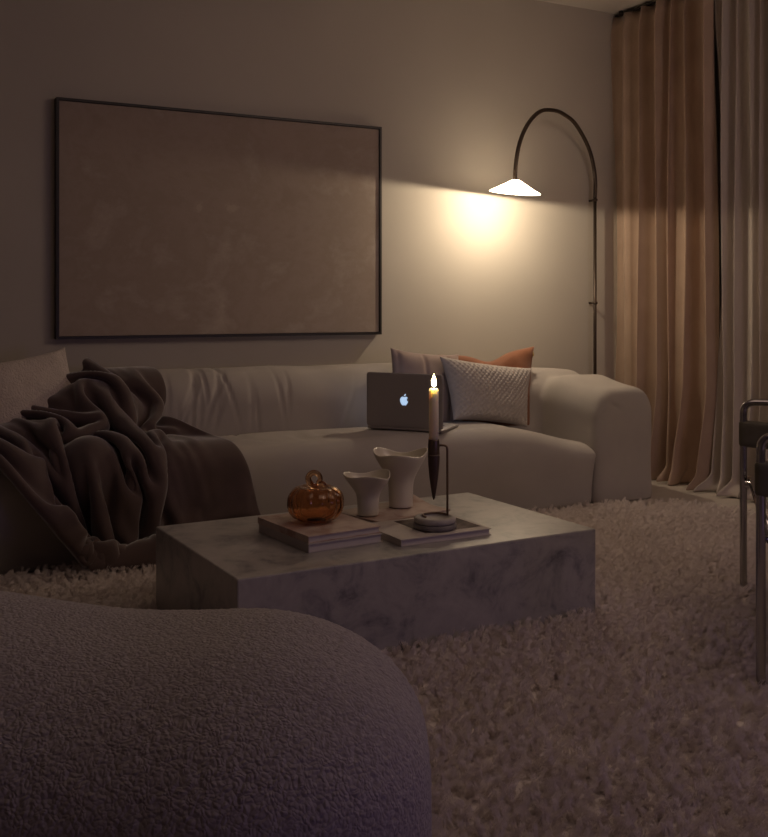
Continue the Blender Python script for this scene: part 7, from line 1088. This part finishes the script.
    26,0,-15,-2,-2,1,2,-8,9,2,1,9,0,12,-2,0,-1,4,0,-11,-6,0,2,0,0,1,0,0,-1,4,-2,-5,0,-3,-5,-6,-2,-3,5,-4,11,17,1,-7,-7,5,3,-21,2,8,-4,0,-8,10,-1,7,11,-4,-9,-19,-7,13,-16,-1,3,-1,3,-1,2,3,1,11,-2,2,-3,0,7,-9,13,-16,15,-1,16,14,1,-1,-1,-2,-1,-2,2,1,0,7,-4,1,-14,9,-11,-12,12,1,-4,1,1,13,-14,-1,9,-19,5,-2,-5,-1,3,9,10,-1,4,-1,-1,-4,2,0,-4,3,0,0,-1,1,4,0,-1,2,1,0,0,-1,1,3,0,-1,1,0,0,1,-1,0,2,-1,0,1,0,0,1,-1,0,1,-2,0,1,-2,-1,1,-1,0,-1,0,0,1,0,0,0,0,0,0,0,0,-1,3,-2,-2,8,-8,-12,12,0,3,-4,6,16,-11,-1,1,-20,-8,-2,-6,-3,3,1,-20,6,5,-4,1,7,-2,-1,4,8,-1,-11,11,-3,-9,-2,-1,2,-1,0,-2,-2,-2,-2,7,0,4,15,-4,9,7,-6,8,2,-4,4,1,-1,1,-1,1,0,0,-1,1,-1,4,-8,0,0,5,0,0,-1,0,0,0,0,0,0,
    27,0,-14,-2,-1,0,0,-6,4,2,0,13,3,9,5,-2,4,-4,0,-10,-1,0,-2,-3,0,0,0,0,-1,5,-4,-8,2,-3,2,-2,-3,4,15,0,0,1,4,-9,-26,4,20,-9,-1,-11,6,1,-3,13,-3,-7,-9,-7,11,-17,0,13,0,0,-6,14,7,-10,15,1,15,14,1,0,-7,0,-9,-28,-2,4,-5,6,0,16,-4,10,1,4,-1,1,-4,-1,0,3,-1,7,6,3,-11,-6,0,-3,1,-10,0,-1,-2,1,-6,-12,-7,5,7,10,1,15,7,0,-4,2,-1,-7,3,-1,-4,0,0,-1,1,0,1,0,1,5,-2,1,4,1,-1,1,0,0,2,-1,0,2,0,0,1,-1,0,1,-2,0,2,-2,-1,0,-1,0,1,-2,1,0,0,-1,1,0,0,0,0,0,0,0,0,2,1,-2,-2,6,-3,-2,2,1,8,-7,0,2,-3,-4,-6,0,-3,-2,14,3,0,2,1,3,-11,-18,5,-12,-13,5,0,5,0,-3,4,-5,-9,-6,0,2,1,-1,-2,10,-1,2,17,-3,9,10,-9,8,1,-6,4,-2,0,0,0,1,-1,0,2,-1,0,0,0,0,2,-3,0,0,-1,1,1,3,0,0,0,0,-1,0,0,1,0,
    23,12,-13,1,-5,1,1,-12,-2,3,-3,11,-1,7,12,0,8,-4,2,-11,0,-1,-2,-5,0,1,-1,-3,-7,10,-6,-8,-5,-2,2,0,1,5,9,3,-5,-13,4,17,-15,1,-1,4,-2,-12,8,0,-2,7,-6,2,-19,0,17,-3,1,10,24,3,-20,10,-5,8,9,3,10,-9,5,-2,-4,2,-20,-9,-4,7,-21,4,0,13,2,9,4,-2,0,1,10,5,0,-6,-4,0,-3,-2,-2,0,-3,-2,0,0,2,-1,-7,-2,0,-2,0,1,11,8,-3,11,-1,-1,1,-1,1,-1,0,0,-4,2,1,-5,2,1,-3,0,0,-1,2,0,1,0,0,1,-1,1,2,0,-1,0,-1,0,2,-1,0,1,0,0,1,-2,0,1,-2,0,0,-1,-1,0,0,1,1,0,0,1,3,-2,0,5,-3,-3,6,-2,1,-1,-1,1,-1,0,1,-1,-2,-1,4,-1,-2,8,-2,0,1,-2,0,1,2,1,-1,6,5,-18,-14,8,-22,-12,4,5,0,-1,2,13,-6,-7,16,-13,7,4,-10,7,1,-4,5,0,4,-1,0,5,-2,1,1,0,0,0,1,0,0,1,0,1,-1,-1,0,0,0,1,-1,0,0,0,0,0,0,0,1,0,0,-1,0,
    20,-12,-7,4,15,-8,0,-4,0,1,-7,5,3,1,14,0,11,3,0,-4,-2,0,-6,-6,1,1,4,-6,-10,6,-4,-6,-5,2,3,5,-1,-3,-7,1,7,-18,6,18,5,-2,-14,3,0,-6,3,-5,2,-10,-3,15,-1,0,14,21,4,-16,13,-2,-7,4,1,13,0,4,7,-7,4,-3,-9,1,-10,2,-4,-11,-10,0,9,-12,2,6,15,3,-3,-1,-7,0,0,3,3,0,0,-4,-1,3,1,-2,-1,2,0,-2,-11,-5,2,8,8,-1,13,3,-1,1,-1,0,-1,1,0,-1,1,1,-1,0,0,-1,0,0,-3,2,1,-3,0,0,-2,1,0,3,1,-1,0,-2,1,2,0,-1,1,-1,0,1,-1,0,1,-1,0,0,-2,-1,1,3,-1,0,5,-3,-2,6,-4,-3,5,-3,-3,3,-2,-2,2,-1,-1,1,0,0,-1,0,1,1,3,3,-2,2,7,-4,-1,2,0,2,-1,1,-4,3,-2,-4,-2,-6,12,2,-17,-19,8,-16,-9,6,17,2,-2,5,15,-4,-7,10,-9,-2,5,-7,2,2,-5,3,1,-1,2,-1,1,1,0,0,0,0,1,1,0,1,0,1,1,-1,-1,1,0,0,0,-1,0,1,0,0,-1,0,0,1,0,
]
TNX, TNY = 91, 86
q = np.array(THROW).reshape(TNX + 1, TNY + 1, 3)
q = np.cumsum(np.cumsum(q, 0), 1)
TV = q.reshape(-1, 3) * .0008 + np.array([0.23401, 3.45764, 0.02816])
TF = [(i * (TNY + 1) + j, (i + 1) * (TNY + 1) + j, (i + 1) * (TNY + 1) + j + 1, i * (TNY + 1) + j + 1) for i in range(TNX) for j in range(TNY)]
throw = link_mesh('throw_blanket', TV, TF, M['throw'], loc=(.8, 3.8, 0))
md = throw.modifiers.new('thick', 'SOLIDIFY'); md.thickness = .012; md.offset = 0
md = throw.modifiers.new('fine', 'SUBSURF'); md.levels = 1; md.render_levels = 1
bake(throw)
throw.data.polygons.foreach_set('use_smooth', [True] * len(throw.data.polygons))
tag(throw, 'dark brown plush throw heaped over the end of the sofa and hanging to the rug', 'throw')

# ------------------------------------------------------------------ screen light, plus unseen warm fills added for ambience
def area(name, loc, aim, size, power, col, spread=180):
    l = bpy.data.lights.new(name, 'AREA'); l.energy = power; l.color = col; l.shape = 'SQUARE'; l.size = size
    l.spread = R(spread)
    o = bpy.data.objects.new(name, l); C.objects.link(o)
    o.location = loc
    o.rotation_euler = (Vector(aim) - Vector(loc)).to_track_quat('-Z', 'Y').to_euler()
    return o
area('screen_light', (2.5, -.8, .75), (.9, 1.8, .35), .6, 3.9, (.52, .36, 1.0))
area('warm_fill', (3.3, 1.5, 2.45), (1.7, 4.3, .9), 1.3, 10.0, (1.0, .73, .58), 150)  # added fill, no lamp there: lifts the back wall and curtains
area('overhead_fill', (1.6, 1.3, 2.52), (1.6, 1.6, 0), 1.6, 4.6, (1.0, .74, .58))  # added soft fill from above to brighten rug and foreground, not a fixture
w = bpy.data.worlds.new('night'); S.world = w
w.use_nodes = True
w.node_tree.nodes['Background'].inputs['Color'].default_value = (.02, .016, .013, 1)
w.node_tree.nodes['Background'].inputs['Strength'].default_value = .2

# ------------------------------------------------------------------ camera
cam = bpy.data.cameras.new('camera')
co = bpy.data.objects.new('camera', cam); C.objects.link(co)
co.location = (0, 0, .936)
co.rotation_euler = (R(90), 0, R(-27.84))
cam.sensor_fit = 'HORIZONTAL'; cam.sensor_width = 36
cam.lens = 36 * 1011 / 768
cam.shift_y = -(418.5 - 304.5) / 768
cam.clip_start = .05
S.camera = co
try:
    S.cycles.use_denoising = True
    S.cycles.max_bounces = 10
    S.cycles.sample_clamp_indirect = 4
    S.cycles.caustics_refractive = True
except Exception:
    pass
